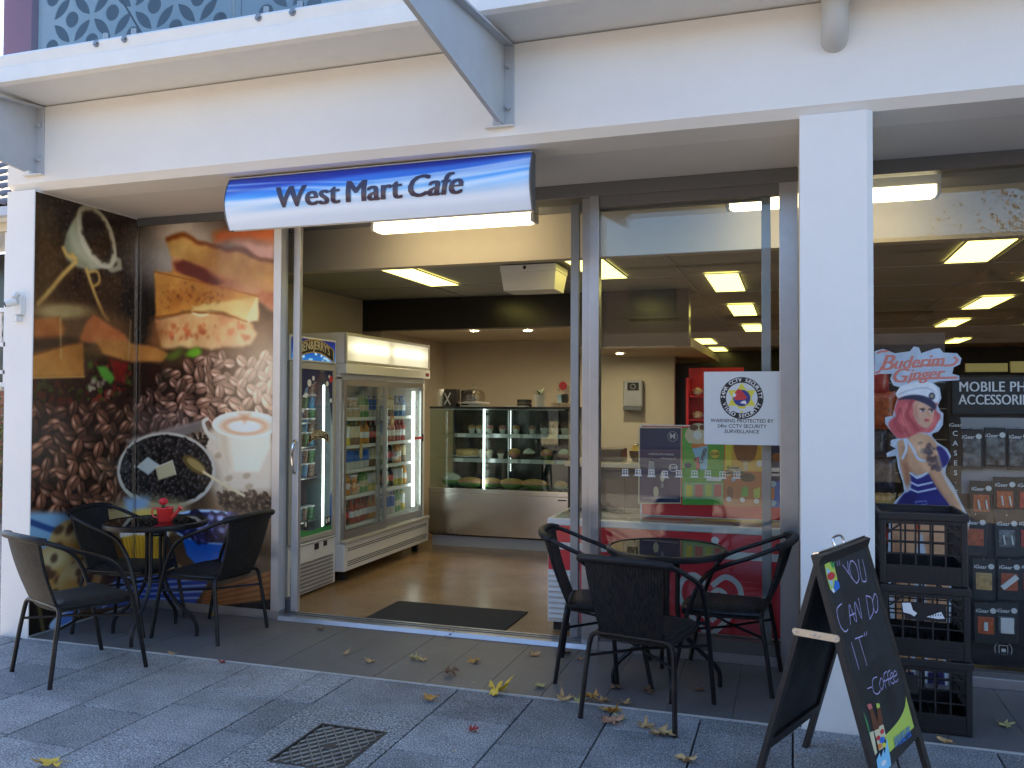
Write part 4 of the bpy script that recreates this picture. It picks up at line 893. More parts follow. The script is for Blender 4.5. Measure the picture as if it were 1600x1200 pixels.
def pose(rx, ry, fx, fy):
    dx, dy = fx - rx, fy - ry; return ((rx + fx) / 2, (ry + fy) / 2, 0), math.atan2(-dx, dy)
chA = make_chair('black woven bistro chair nearest the left picture edge with its back to the street', GL)
l_, r_ = pose(-4.015, 3.685, -3.833, 4.18); chA.location = l_; chA.rotation_euler = (0, 0, r_)
for (q, lab, grp) in (((-4.60, 4.735, -4.075, 4.835), 'black woven bistro chair between the round table and the mural side wall', GL),
                      ((-3.432, 4.815, -3.976, 4.855), 'black woven bistro chair beside the blue bowl of the mural, back to the doorway', GL),
                      ((-.755, 4.07, -.648, 4.58), 'black woven bistro chair before the window table, back to the pavement', GR),
                      ((-1.29, 4.81, -.767, 4.904), 'black woven bistro chair beside the doorway left of the window table', GR),
                      ((-.085, 4.955, -.61, 4.995), 'black woven bistro chair between the window table and the white pillar', GR)):
    l_, r_ = pose(*q); dup(chA, l_, r_, lab, grp)
# ------------------------------------------------------------------ round tables
glass('smoked_glass', (.10, .105, .11), 1.55)
def make_table(label):
    t = thing('bistro_table', label, 'table', (0, 0, 0), group='round glass topped bistro tables')
    p = MB(); p.lathe([(.0, .7475), (.306, .7475), (.306, .753), (.0, .753)], n=48, cap=False); p.build('glass_top', M['smoked_glass'], t)
    p = MB(); p.lathe([(.302, .722), (.324, .722), (.329, .735), (.327, .752), (.318, .757), (.307, .757), (.307, .744), (.302, .740), (.302, .722)], n=56, cap=False); p.build('rim', M['black_tube'], t, smooth=True)
    p = MB(); p.box(-.30, -.012, .727, .30, .012, .739); p.box(-.012, -.30, .7265, .012, .30, .7385); p.build('cross_bar', M['black_tube'], t)
    for k in range(4):
        a = R(13) + k * math.pi / 2; c, s_ = math.cos(a), math.sin(a)
        pr = spline([(.062, .726), (.062, .55), (.062, .42), (.075, .34), (.125, .25), (.20, .175), (.262, .118), (.288, .07), (.29, .0)], 5)
        p = MB(); p.tube([(q[0] * c, q[0] * s_, q[1]) for q in pr], .0125, 9); p.build('leg', M['black_tube'], t, smooth=True)
    for z in (.665, .36):
        p = MB(); p.tube([(.062 * math.cos(a), .062 * math.sin(a), z) for a in np.linspace(0, 2 * math.pi, 16, endpoint=False)], .008, 7, closed=True); p.build('ring', M['black_tube'], t, smooth=True)
    return t
tb = make_table('round black bistro table with smoked glass top and red watering can'); tb.location = (-4.02, 4.66, 0)
dup(tb, (-.66, 4.745, 0), 0, 'round black bistro table with bare smoked glass top before the side window')
# watering can with a small red cactus
pm('red_enamel', (.66, .035, .03), .25, coat=.4); pm('soil', (.03, .02, .015), .9); pm('cactus_red', (.62, .02, .03), .6, var=.2, scale=60); pm('cactus_green', (.05, .07, .03), .7)
wx, wy = (-3.94, 4.651); wz = .7535
wc = thing('watering_can', 'small red watering can on the glass table by the mural', 'watering can', (wx, wy, wz))
ux_ = Vector((math.cos(.3175), math.sin(.3175), 0))
def wp(a, z, d=0): return (wx + ux_.x * a - ux_.y * d, wy + ux_.y * a + ux_.x * d, wz + z)
p = MB(); p.lathe([(.0, .0), (.042, .0), (.045, .004), (.053, .085), (.056, .09), (.053, .094), (.050, .090), (.047, .078), (.0, .076)], (wx, wy, wz), 28, cap=False); p.build('body', M['red_enamel'], wc, smooth=True)
p = MB(); p.lathe([(.0, .079), (.0475, .079)], (wx, wy, wz), 24, cap=False); p.build('soil', M['soil'], wc)
p = MB(); p.tube([wp(.040, .025), wp(.07, .055), wp(.098, .088)], [.016, .012, .010], 12); p.tube([wp(.094, .083), wp(.104, .094)], [.011, .020], 12); p.build('spout', M['red_enamel'], wc, smooth=True)
p = MB(); p.tube(spline([wp(-.05, .085), wp(-.078, .085), wp(-.088, .058), wp(-.074, .032), wp(-.046, .024)], 5), .005, 8); p.build('handle', M['red_enamel'], wc, smooth=True)
cs = thing('cactus', 'small round red cactus growing out of the watering can', 'cactus', wp(-.012, .079))
p = MB(); p.lathe([(.009, 0), (.010, .02), (.013, .034)], wp(-.012, .0795), 10); p.build('stem', M['cactus_green'], cs, smooth=True)
p = MB(); vs = []
def ball(a, b_):
    th = a * 2 * math.pi; ph = (b_ - .5) * math.pi; r = .026 * (1 + .12 * math.cos(8 * th)); c = wp(-.012, .132); return (c[0] + r * math.cos(ph) * math.cos(th), c[1] + r * math.cos(ph) * math.sin(th), c[2] + .024 * math.sin(ph))
p.sheet(ball, 48, 12); p.build('globe', M['cactus_red'], cs, smooth=True)
# ------------------------------------------------------------------ folding chalkboard
T1 = Vector((.086, 3.478, .971)); T2 = Vector((.305, 4.029, .971)); F3 = Vector((.338, 3.378, 0)); F1 = Vector((-.166, 3.578, 0))
AU = (T2 - T1).normalized(); AW = .593
AF = (F3 - T1).normalized(); AN = AF.cross(AU); AN = AN if AN.x > 0 else -AN
BF = (F1 - T1).normalized(); BN = BF.cross(AU); BN = BN if BN.x < 0 else -BN
pm('board_black', (.016, .0165, .018), .55, var=.5, scale=5, rvar=.1); pm('frame_dark', (.022, .017, .015), .5, var=.3, scale=30, bump=.3, bscale=200)
pm('chalk', (.46, .40, .66), .9, var=.35, scale=120); pm('strap_metal', (.62, .55, .44), .38, metal=.8, var=.2, scale=30)
ab = thing('chalkboard_sign', 'folding black chalkboard sign with YOU CAN DO IT coffee in purple chalk', 'sign board', (.2, 3.75, 0))
def bpt(face, u, v, h): return T1 + AU * u + (AF if face else BF) * v + (AN if face else BN) * h
def bbox(mb, face, u0, v0, h0, u1, v1, h1):
    vs = [bpt(face, u, v, h) for h in (h0, h1) for v in (v0, v1) for u in (u0, u1)]
    mb.add(vs, [(0, 2, 3, 1), (4, 5, 7, 6), (0, 1, 5, 4), (2, 6, 7, 3), (0, 4, 6, 2), (1, 3, 7, 5)])
VB = .83; SL = 1.008
for face in (1, 0):
    p = MB(); bbox(p, face, .03, .035, -.010, AW - .03, VB - .03, -.003); bd_ = p.build('board', M['board_black'], ab)
    for (u0, v0, u1, v1, nm) in ((0, 0, .045, SL, 'stile'), (AW - .045, 0, AW, SL, 'stile'), (.045, .0, AW - .045, .045, 'rail'), (.045, VB - .045, AW - .045, VB, 'rail')):
        p = MB(); bbox(p, face, u0, v0, -.022, u1, v1 - .002, .0); p.build(nm, M['frame_dark'], ab, bevel=.002)
p = MB()
for u in (.10, AW - .14): p.box(0, 0, 0, 0, 0, 0)
p = MB(); bbox(p, 1, .02, -.006, -.02, AW - .02, -.0005, .004); p.build('hinge', M['chrome'], ab)
p = MB(); p.tube(spline([bpt(1, .24, -.004, -.01), bpt(1, .245, -.032, -.012), bpt(1, .29, -.040, -.012), bpt(1, .345, -.032, -.012), bpt(1, .35, -.004, -.01)], 4), .0055, 8); p.build('carry_handle', M['chrome'], ab, smooth=True)
a_ = bpt(0, -.003, .315, -.008); b_ = bpt(1, -.003, .315, -.008); d_ = (b_ - a_).normalized(); up_ = Vector((0, 0, 1)); nn_ = -AU
p = MB(); vs = []
for h in (.0, .006):
    for k in range(9): an = math.pi / 2 + math.pi * k / 8; vs.append(a_ + d_ * (math.cos(an) * .014) + up_ * (math.sin(an) * .014) + nn_ * h)
    for k in range(9): an = -math.pi / 2 + math.pi * k / 8; vs.append(b_ + d_ * (math.cos(an) * .014) + up_ * (math.sin(an) * .014) + nn_ * h)
p.add(vs, [tuple(range(17, -1, -1)), tuple(range(18, 36))] + [(i, (i + 1) % 18, 18 + (i + 1) % 18, 18 + i) for i in range(18)]); st_ = p.build('strap', M['strap_metal'], ab)
for f_ in (0, .45, .60, 1):
    c = a_ + (b_ - a_) * f_ + nn_ * .006; p = MB(); p.cyl(c, c + nn_ * .003, .005, n=10); p.build('rivet', M['chrome'], st_)
# chalk writing
CH = .0006
def chalk(mb, px, wd=.0042): 
    q = spline([(a, b_) for a, b_ in px], 5); ribbon(mb, [(x + random.uniform(-.0006, .0006), y + random.uniform(-.0006, .0006)) for x, y in q], wd, T1 + AN * (CH - .003), AU, AF)
for wd_, strokes in ((.0042, ([(0.2002, 0.0517), (0.1922, 0.071)], [(0.2254, 0.0527), (0.2172, 0.0721)], [(0.2493, 0.0741), (0.291, 0.1165)], [(0.3158, 0.0679), (0.2944, 0.1171), (0.3504, 0.1675)],
           [(0.3509, 0.0729), (0.3153, 0.0967), (0.314, 0.1357), (0.3473, 0.1618), (0.3896, 0.15), (0.4023, 0.1068), (0.3845, 0.0803), (0.3509, 0.0729)], [(0.4435, 0.0778), (0.4204, 0.1522), (0.4372, 0.1708), (0.4771, 0.1636), (0.4956, 0.085)])),
          (.0042, ([(0.1256, 0.2084), (0.0584, 0.2208), (0.0488, 0.277), (0.0812, 0.3076), (0.1193, 0.3055)], [(0.157, 0.2957), (0.2014, 0.2244), (0.218, 0.2952)], [(0.1754, 0.2646), (0.2353, 0.2658)], [(0.2294, 0.2999), (0.2688, 0.2262), (0.2944, 0.2972), (0.3214, 0.2199)], [(0.4141, 0.2254), (0.3827, 0.3165)], [(0.4141, 0.2254), (0.4715, 0.2458), (0.4542, 0.2932), (0.3827, 0.3165)],
           [(0.5257, 0.2336), (0.4738, 0.2622), (0.47, 0.304), (0.5122, 0.2958), (0.5431, 0.2528), (0.5257, 0.2336)])),
          (.0042, ([(0.1144, 0.3556), (0.1173, 0.4574)], [(0.1629, 0.3511), (0.2571, 0.358)], [(0.2054, 0.3549), (0.2107, 0.4644)], [(0.2799, 0.3501), (0.2754, 0.3643)], [(0.3041, 0.3499), (0.2995, 0.3642)])),
          (.0034, ([(0.147, 0.5363), (0.1969, 0.5415)], [(0.2852, 0.5238), (0.2296, 0.5227), (0.2037, 0.5601), (0.2421, 0.5795), (0.2795, 0.5742)], [(0.3239, 0.5355), (0.2877, 0.5565), (0.3015, 0.5772), (0.3397, 0.5543), (0.3239, 0.5355)], [(0.4128, 0.5313), (0.366, 0.5355), (0.3461, 0.5833)], [(0.3397, 0.5543), (0.3852, 0.5603)],
           [(0.4526, 0.5354), (0.4119, 0.5413), (0.3955, 0.5855)], [(0.3801, 0.5565), (0.4335, 0.5642)], [(0.4244, 0.5646), (0.4724, 0.5607), (0.4588, 0.5472), (0.4204, 0.5687), (0.4388, 0.586), (0.4664, 0.585)], [(0.4735, 0.5687), (0.5226, 0.5648), (0.5014, 0.5494), (0.4642, 0.569), (0.4809, 0.5885), (0.5185, 0.5872)]))):
    p = MB()
    for s_ in strokes: chalk(p, [(.16 + (a - .16) * .96, b_) for a, b_ in s_], wd_)
    p.build('chalk_writing', M['chalk'], ab)
# printed stickers on the board
def dec(name, polys):
    """flat coloured print on the board: list of (material, points in u,v), stacked in order"""
    mats = []; mb = MB(); h = CH - .0024
    for mt, pts in polys:
        if mt not in mats: mats.append(mt)
        mb.m = mats.index(mt); h += .00025
        mb.add([T1 + AU * x + AF * y + AN * h for x, y in pts], [tuple(range(len(pts)))])
    return mb.build(name, [M[q] for q in mats], ab)
for nm, c in (('ink_yellow', (.72, .66, .06)), ('ink_lime', (.50, .62, .10)), ('ink_green', (.05, .30, .09)), ('ink_red', (.60, .04, .05)), ('ink_blue', (.03, .16, .55)), ('ink_cyan', (.25, .58, .80)), ('ink_white', (.78, .79, .80)), ('ink_brown', (.14, .045, .02)), ('ink_black', (.015, .015, .016)), ('ink_sky', (.36, .56, .66)), ('ink_orange', (.70, .22, .04)), ('ink_pink', (.62, .16, .14)), ('ink_navy', (.018, .025, .10)), ('ink_grey', (.28, .29, .30)), ('ink_cream', (.70, .60, .38)), ('ink_gold', (.55, .36, .07))):
    pm(nm, c, .42)
def ellp(px, n=16):
    (ax, ay), (bx, by), (cx, cy_) = px  # centre, end of one axis, end of the other
    return [(ax + (bx - ax) * math.cos(a) + (cx - ax) * math.sin(a), ay + (by - ay) * math.cos(a) + (cy_ - ay) * math.sin(a)) for a in np.linspace(0, 2 * math.pi, n, endpoint=False)]
dec('corner_sticker', [('ink_lime', [(0.061, 0.047), (0.1184, 0.0452), (0.1529, 0.0653), (0.1496, 0.1152), (0.1237, 0.1386), (0.0811, 0.1564), (0.0506, 0.1415), (0.049, 0.0897)]), ('ink_sky', [(0.0632, 0.0622), (0.0929, 0.0691), (0.1054, 0.0984), (0.0806, 0.1391), (0.0597, 0.1209)]), ('ink_green', [(0.1195, 0.0529), (0.1366, 0.0402), (0.1406, 0.0534), (0.1654, 0.0494), (0.1529, 0.0653), (0.1311, 0.0747)]), ('ink_blue', [(0.1203, 0.1157), (0.1536, 0.1284), (0.1505, 0.1505), (0.1115, 0.154), (0.0919, 0.1607), (0.0869, 0.1401)]), ('ink_red', ellp([(0.0927, 0.0964), (0.1344, 0.0978), (0.0887, 0.1107)])), ('ink_white', [(0.0743, 0.138), (0.0891, 0.1552), (0.0715, 0.1597), (0.0551, 0.1447)])])
dec('bottle_poster', [('ink_lime', spline([(0.5338, 0.6636), (0.4819, 0.6963), (0.3805, 0.7167), (0.2461, 0.7231), (0.1823, 0.7216)], 6) + [(0.2009, 0.8212), (0.5264, 0.8153)]),
                      ('ink_green', [(0.0494, 0.5959), (0.0592, 0.6356), (0.0547, 0.7079), (0.0551, 0.7491), (0.0191, 0.7473), (0.0164, 0.6921)]), ('ink_cream', [(0.0493, 0.6719), (0.0904, 0.6767), (0.0704, 0.7491), (0.0368, 0.7526)]),
                      ('ink_brown', [(0.1047, 0.6013), (0.1391, 0.6057), (0.1575, 0.6627), (0.1493, 0.6887), (0.0948, 0.6803)]), ('ink_pink', [(0.098, 0.5831), (0.1386, 0.589), (0.1454, 0.6073), (0.103, 0.6032)]), ('ink_cream', [(0.0965, 0.6784), (0.1528, 0.6849), (0.1449, 0.7529), (0.0934, 0.7491)]),
                      ('ink_brown', [(0.1833, 0.6174), (0.2171, 0.6239), (0.2126, 0.6635), (0.1913, 0.6863), (0.1482, 0.6813)]), ('ink_lime', [(0.1892, 0.6022), (0.2214, 0.6106), (0.2171, 0.6239), (0.1815, 0.6193)]), ('ink_cream', [(0.1517, 0.6776), (0.2012, 0.6843), (0.195, 0.7252), (0.1405, 0.7236)]), ('ink_red', ellp([(0.1148, 0.7092), (0.135, 0.7127), (0.108, 0.7165)], 10)), ('ink_red', ellp([(0.1692, 0.7013), (0.1899, 0.7049), (0.1623, 0.7088)], 10)),
                      ('ink_cyan', [(0.0389, 0.7668), (0.0884, 0.7545), (0.0873, 0.7725), (0.1352, 0.7547), (0.134, 0.7729), (0.1978, 0.7308), (0.1853, 0.7695), (0.1804, 0.7915), (0.1653, 0.8242), (0.0207, 0.8196)]), ('ink_blue', ellp([(0.1468, 0.7254), (0.1753, 0.729), (0.1444, 0.7364)], 8)), ('ink_orange', ellp([(0.1051, 0.7365), (0.1269, 0.7383), (0.1045, 0.7455)], 8)), ('ink_yellow', ellp([(0.1517, 0.7456), (0.1722, 0.7493), (0.1511, 0.7547)], 8)), ('ink_white', ellp([(0.0982, 0.7942), (0.1277, 0.7964), (0.0976, 0.8032)], 8))])
p = MB(); q0 = Vector((0.2425, 0.7699)); q1 = Vector((0.4735, 0.7851)); dq = (q1 - q0).normalized(); ln = (q1 - q0).length
letters(p, 'AVAILABLE HERE', .052, T1 + AU * ((q0.x + q1.x) / 2) + AF * ((q0.y + q1.y) / 2) + AN * .0032, (AU * dq.x + AF * dq.y), (AU * dq.y - AF * dq.x), bold=.001, shear=.2, sx=ln / .44)
p.build('lettering', M['ink_blue'], ab)

# ------------------------------------------------------------------ milk crates
def make_crate(label, plate=None):
    t = thing('milk_crate', label, 'crate', (0, 0, 0), group='black milk crates stacked by the display window')
    hw, h = .190, .343; K = M['black_plastic']
    p = MB(); th = .014
    for (x0, y0, x1, y1) in ((-hw - .006, -hw - .006, hw + .006, -hw + .012), (-hw - .006, hw - .012, hw + .006, hw + .006), (-hw - .006, -hw + .0125, -hw + .012, hw - .0125), (hw - .012, -hw + .0125, hw + .006, hw - .0125)): p.box(x0, y0, h - .038, x1, y1, h - .004)
    p.build('rim', K, t, bevel=.003)
    p = MB(); p.box(-hw + .012, -hw + .012, .004, hw - .012, hw - .012, .012)
    for k in range(9): p.box(-hw + .03 + k * .04, -hw + .012, .0125, -hw + .038 + k * .04, hw - .012, .03)
    p.build('base', K, t)
    for (sx_, sy_) in ((-1, -1), (1, -1), (1, 1), (-1, 1)):
        p = MB(); p.box(sx_ * hw - (.028 if sx_ > 0 else 0), sy_ * hw - (.028 if sy_ > 0 else 0), .0, sx_ * hw + (0 if sx_ > 0 else .028), sy_ * hw + (0 if sy_ > 0 else .028), h - .039); p.build('corner_post', K, t, bevel=.004)
    for side in range(4):
        c, s_ = ((1, 0), (0, 1), (-1, 0), (0, -1))[side]; p = MB()
        def bar(u0, z0, u1, z1, d0=.004, d1=.014):
            vs = [(u * c - (-(hw - d)) * s_ * 1.0, u * s_ + (-(hw - d)) * c, z) for d in (d0, d1) for z in (z0, z1) for u in (u0, u1)]
            p.add(vs, [(0, 1, 3, 2), (4, 6, 7, 5), (0, 4, 5, 1), (2, 3, 7, 6), (0, 2, 6, 4), (1, 5, 7, 3)])
        e = hw - .0285
        bar(-e, .004, e, .090, .002, .010)
        for z in (.018, .036, .054, .072): bar(-e, z, e, z + .005, -.001, .0019)
        for k in range(11): bar(-e + .012 + k * .0292, .008, -e + .017 + k * .0292, .088, -.0005, .0015)
        for z in (.140, .200, .252): bar(-e, z, e, z + .006, .0045, .012)
        for k in range(1, 5): bar(-e + k * 2 * e / 5 - .004, .0905, -e + k * 2 * e / 5 + .004, h - .039, .003, .0135)
        bar(-e, h - .058, e, h - .0395, .003, .0135)
        for sg_ in (1, -1):
            vs = []
            for d in (.0035, .013):
                for (u, z) in ((e, .238), (e - .012, .238), (e - .072, h - .058), (e - .058, h - .058)): vs.append((sg_ * u * c - (-(hw - d)) * s_, sg_ * u * s_ + (-(hw - d)) * c, z))
            p.add(vs, [(0, 1, 2, 3), (7, 6, 5, 4), (0, 4, 5, 1), (1, 5, 6, 2), (2, 6, 7, 3), (3, 7, 4, 0)])
        if plate and side == 0: bar(plate[0], plate[1], plate[2], plate[3], .0022, .0030)
        p.build('lattice_side', K, t)
    return t
cr1 = make_crate('top black plastic milk crate with open lattice in front of the sailor cut-out', None); cr1.location = (.588, 4.645, .692); cr1.rotation_euler = (0, 0, R(.5))
cr2 = make_crate('middle black plastic milk crate with two torn white stickers', (-.09, .178, .09, .262)); cr2.location = (.600, 4.64, .348); cr2.rotation_euler = (0, 0, R(-1.2))
cr3 = make_crate('bottom black plastic milk crate standing on the tiles', (-.15, .175, -.04, .262)); cr3.location = (.602, 4.64, .004); cr3.rotation_euler = (0, 0, R(.8))
p = MB(); o_ = (.60, 4.4479, .348)
flat(p, [(-.105, .256), (-.068, .259), (-.058, .225), (-.04, .212), (-.052, .196), (-.07, .206), (-.10, .212)], (o_[0], 4.4455, o_[2])); p.build('torn_sticker', M['ink_white'], cr2)
p = MB(); flat(p, [(.0, .198), (.052, .222), (.063, .226), (.078, .196), (.05, .192)], (o_[0], 4.4455, o_[2])); p.build('torn_sticker', M['ink_white'], cr2)
p = MB()
for k in range(5): p.box(o_[0] + .015 + k * .011, 4.4450, o_[2] + .2 + k * .002, o_[0] + .019 + k * .011, 4.4452, o_[2] + .212 + k * .001)
p.build('sticker_print', M['ink_black'], cr2)
# ------------------------------------------------------------------ door mat
mt_ = MB(); q = [(-2.86, 5.453), (-2.911, 5.943), (-1.851, 6.015), (-1.838, 5.517)]
mt_ = MB(); mt_.box(-2.90, 5.47, .0005, -1.85, 6.03, .010); dm = mt_.build('door_mat', M['mat_carpet'], bevel=.003); tag(dm, 'flat charcoal door mat on the shiny floor inside the doorway', 'door mat')

# ------------------------------------------------------------------ fallen leaves
LC = {}
for nm, c, c2 in (('yellow', (.66, .40, .03), (.74, .50, .07)), ('amber', (.60, .32, .05), (.40, .19, .04)), ('tan', (.58, .38, .16), (.38, .21, .08)), ('brown', (.20, .11, .05), (.12, .06, .03)), ('pink', (.46, .26, .15), (.35, .14, .08)), ('red', (.32, .03, .03), (.2, .02, .02)), ('pale', (.48, .43, .16), (.36, .30, .10))):
    m, t, b = newmat('leaf_' + nm); n = t.nodes.new('ShaderNodeTexNoise'); n.inputs['Scale'].default_value = 28; n.inputs['Detail'].default_value = 5; t.links.new(world_coords(t), n.inputs['Vector'])
    r = t.nodes.new('ShaderNodeValToRGB'); r.color_ramp.elements[0].position = .35; r.color_ramp.elements[1].position = .65; r.color_ramp.elements[0].color = (*c2, 1); r.color_ramp.elements[1].color = (*c, 1)
    t.links.new(n.outputs['Fac'], r.inputs[0]); t.links.new(r.outputs[0], b.inputs['Base Color']); b.inputs['Roughness'].default_value = .7; LC[nm] = m
def leaf_shape(seed):
    g_ = random.Random(seed); tips = [(-150, .45), (-95, .82), (-42, .95), (0, 1.05), (42, .95), (95, .82), (150, .45)]; pts = []
    for i, (a, r) in enumerate(tips):
        r *= g_.uniform(.85, 1.1); a += g_.uniform(-5, 5)
        for da, k in ((-15, .62), (-7, .80), (0, 1.0), (7, .80), (15, .62)): pts.append((math.radians(a + da), r * k * g_.uniform(.93, 1.07)))
        if i < 6: an = (a + tips[i + 1][0]) / 2; pts.append((math.radians(an), .36 * g_.uniform(.85, 1.2)))
    return pts
def make_leaf(x, y, size, rot, mt, curl, label, seed, cat='leaf', z=0):
    g_ = random.Random(seed); pts = leaf_shape(seed); mb = MB()
    ax = g_.uniform(0, 3.14); cx_, sx_ = math.cos(ax), math.sin(ax); ax2 = ax + g_.uniform(.8, 2.2); c2, s2 = math.cos(ax2), math.sin(ax2)
    def zz(px_, py_):
        d = (px_ * cx_ + py_ * sx_) / size; e = (px_ * c2 + py_ * s2) / size; return size * curl * (.55 * d * d + .35 * e * e * e + .12 * math.sin(e * 9 + seed)) 
    rings = [0.0, .35, .7, 1.0]; vs = []; n = len(pts)
    for rr in rings[1:]:
        for a, r in pts: px_, py_ = size * r * rr * math.sin(a), size * r * rr * math.cos(a); vs.append((px_, py_, zz(px_, py_) + .0008 * g_.random()))
    vs.append((0, 0, 0)); k = len(vs) - 1; fs = [(i, i + 1, k) for i in range(n - 1)]
    for q in range(2):
        fs += [(q * n + i, (q + 1) * n + i, (q + 1) * n + i + 1, q * n + i + 1) for i in range(n - 1)]
    mz = min(v[2] for v in vs); vs = [(a, b_, c - mz) for a, b_, c in vs]; z0 = -mz
    mb.add(vs, fs); mb.tube([(0, 0, z0), (0, -.25 * size, z0 * .7 + .002), (g_.uniform(-.2, .2) * size, -.75 * size, .004 + g_.random() * size * .3)], .0011, 5)
    o = mb.build('fallen_leaf', mt, None, smooth=True, angle=80); o.location = (x, y, .0035 + z); o.rotation_euler = (0, 0, rot); tag(o, label, cat, 'autumn leaves fallen in front of the shop'); return o
LV = [
 ((-3.046, 5.125), .030, 'brown', 'tiny brown leaf on the tiles below the left end of the threshold'), ((-2.382, 4.585), .036, 'tan', 'lone tan leaf on the tiles left of the yellow pair'),
 ((-2.158, 4.715), .036, 'pale', 'pale yellow leaf of the pair in the middle of the tiles'), ((-2.106, 4.719), .032, 'tan', 'curled tan leaf touching the pale yellow one on the tiles'),
 ((-2.154, 5.281), .036, 'brown', 'crumpled brown leaf against the threshold by the door mat'), ((-1.803, 4.796), .040, 'amber', 'amber star-shaped leaf with long stem in the middle of the tiles'),
 ((-1.859, 4.512), .050, 'brown', 'long curled brown leaf with upright stem near the tile edge'), ((-1.503, 5.021), .040, 'tan', 'tan leaf on the tiles left of the chair leg by the doorway'),
 ((-1.317, 5.127), .032, 'brown', 'small brown leaf behind the left chair of the window table'), ((-1.506, 4.307), .068, 'yellow', 'large bright yellow leaf standing on the tile edge'),
 ((-1.783, 4.08), .052, 'amber', 'orange brown leaf on the grey paving right of the access cover'), ((-1.299, 4.474), .042, 'pale', 'pale spiky leaf on the tiles in front of the left chair'),
 ((-1.431, 3.768), .028, 'red', 'small dark red leaf on the grey paving'), ((-1.134, 4.321), .050, 'tan', 'leftmost tan leaf of the heap along the tile edge under the front chair'),
 ((-1.057, 4.328), .036, 'pale', 'olive pale leaf in the heap left of the amber one'), ((-0.975, 4.326), .052, 'amber', 'amber leaf in the heap along the tile edge'),
 ((-0.936, 4.379), .034, 'tan', 'small curled tan leaf at the right end of the amber one'), ((-0.858, 4.241), .050, 'amber', 'second amber leaf under the front chair above the pinkish one'),
 ((-0.896, 4.238), .034, 'tan', 'rolled tan leaf left of the second amber leaf'), ((-0.826, 4.082), .066, 'pink', 'large pinkish tan leaf on the paving under the front chair'),
 ((-0.793, 4.155), .034, 'pale', 'small pale leaf right of the pinkish one'), ((-0.822, 4.378), .034, 'tan', 'small tan leaf on the tile edge under the front chair seat'),
 ((-0.669, 4.085), .048, 'tan', 'crumpled tan leaf left of the big tan one by the chair foot'), ((-0.589, 4.037), .070, 'tan', 'big tan leaf beside the right rear foot of the front chair'),
 ((-0.897, 4.59), .040, 'brown', 'dull brown leaf on the tiles under the window table'), ((-0.749, 4.576), .036, 'brown', 'brown leaf on the tiles right of the dull one under the table'),
 ((-0.476, 4.701), .030, 'brown', 'faint brown leaf on the shaded tiles near the right chair'), ((-0.435, 3.774), .052, 'tan', 'tan star-shaped leaf on the paving in front of the chalkboard'),
 ((0.965, 4.673), .038, 'pale', 'pale folded leaf on the tiles right of the milk crates'), ((0.669, 4.345), .036, 'tan', 'tan leaf at the foot of the bottom milk crate'),
 ((-2.979, 2.859), .060, 'yellow', 'bright yellow leaf at the bottom left edge of the paving'), ((-3.955, 5.176), .030, 'yellow', 'small yellow leaf by the mural sill behind a chair leg'),
 ((-3.595, 4.332), .024, 'tan', 'tiny tan leaf on the tile edge under the mural table'), ((-3.203, 4.291), .030, 'red', 'thin red leaf on the tile edge right of the mural table'),
 ((-2.606, 4.671), .022, 'tan', 'tiny tan sliver of a leaf on the tiles left of the lone tan leaf'), ((-1.211, 5.039), .022, 'amber', 'tiny orange leaf scrap behind the front chair')]
for i, ((x, y), sz, c, lab) in enumerate(LV):
    make_leaf(x, y, sz * 1.4, random.uniform(0, 6.28), LC[c], random.uniform(.5, 1.3), lab, 100 + i)

# crumbs of leaf along the joints and the threshold: too small and many to count
g_ = random.Random(77); cr = MB()
for k in range(150):
    if k < 60: x, y = g_.uniform(-3.3, -1.3), YW - .02 - abs(g_.gauss(0, .05))
    elif k < 110: x, y = g_.uniform(-2.6, .1), YF - .004 + g_.gauss(0, .03)
    else: x, y = g_.uniform(-3.4, .2), g_.uniform(3.2, 5.1)
    s_ = g_.uniform(.004, .011); a = g_.uniform(0, 6.28); cr.m = g_.randrange(3); c, d = math.cos(a) * s_, math.sin(a) * s_
    cr.add([(x - c, y - d, .0035), (x + d * .5, y - c * .5, .004 + s_ * .3), (x + c, y + d, .0035), (x - d * .4, y + c * .4, .0045)], [(0, 1, 2, 3)])
cb = cr.build('leaf_crumbs', [LC['brown'], LC['tan'], LC['amber']], kind='stuff'); cb['label'] = 'dry leaf crumbs scattered over the tiles and paving'; cb['category'] = 'leaf litter'

# ------------------------------------------------------------------ upright ice cream freezer
def nbox(name, b6, mt, par, bevel=0.0): return MB().box(*b6).build(name, MAT[mt], par, bevel=bevel)
pm('fridge_inner', (.34, .39, .40), .5)
pm('freezer_inner', (.20, .25, .26), .5); pm('fridge_frame', (.42, .40, .36), .4); pm('fridge_alu', (.40, .40, .39), .3, metal=.8)
fz = thing('upright_freezer', 'slim upright ice cream freezer with blue lit header beside the doorway', 'freezer', (-4.0, 6.08, 0))
FX, FY0, FY1 = -3.69, 5.72, 6.435
p = MB(); p.box(-4.42, FY0, .02, -4.38, FY1, 2.07); p.box(-4.38, FY0, .43, FX - .03, FY0 + .035, 1.87); p.box(-4.38, FY1 - .035, .43, FX - .03, FY1, 1.87); p.box(-4.38, FY0, 1.80, FX - .03, FY1, 1.868); p.box(-4.38, FY0, .42, FX - .03, FY1, .45)
p.build('cabinet', M['white_enamel'], fz)
nbox('side_liner', (-4.379, FY1 - .0365, .45, FX - .031, FY1 - .0351, 1.80), 'freezer_inner', fz); nbox('back_liner', (-4.3795, FY0 + .036, .45, -4.374, FY1 - .037, 1.80), 'freezer_inner', fz)
nbox('base_panel', (-4.38, FY0, .02, FX, FY1, .418), 'white_enamel', fz, .006)
nbox('header_box', (-4.38, FY0, 1.87, FX - .006, FY1, 2.07), 'white_enamel', fz, .005)
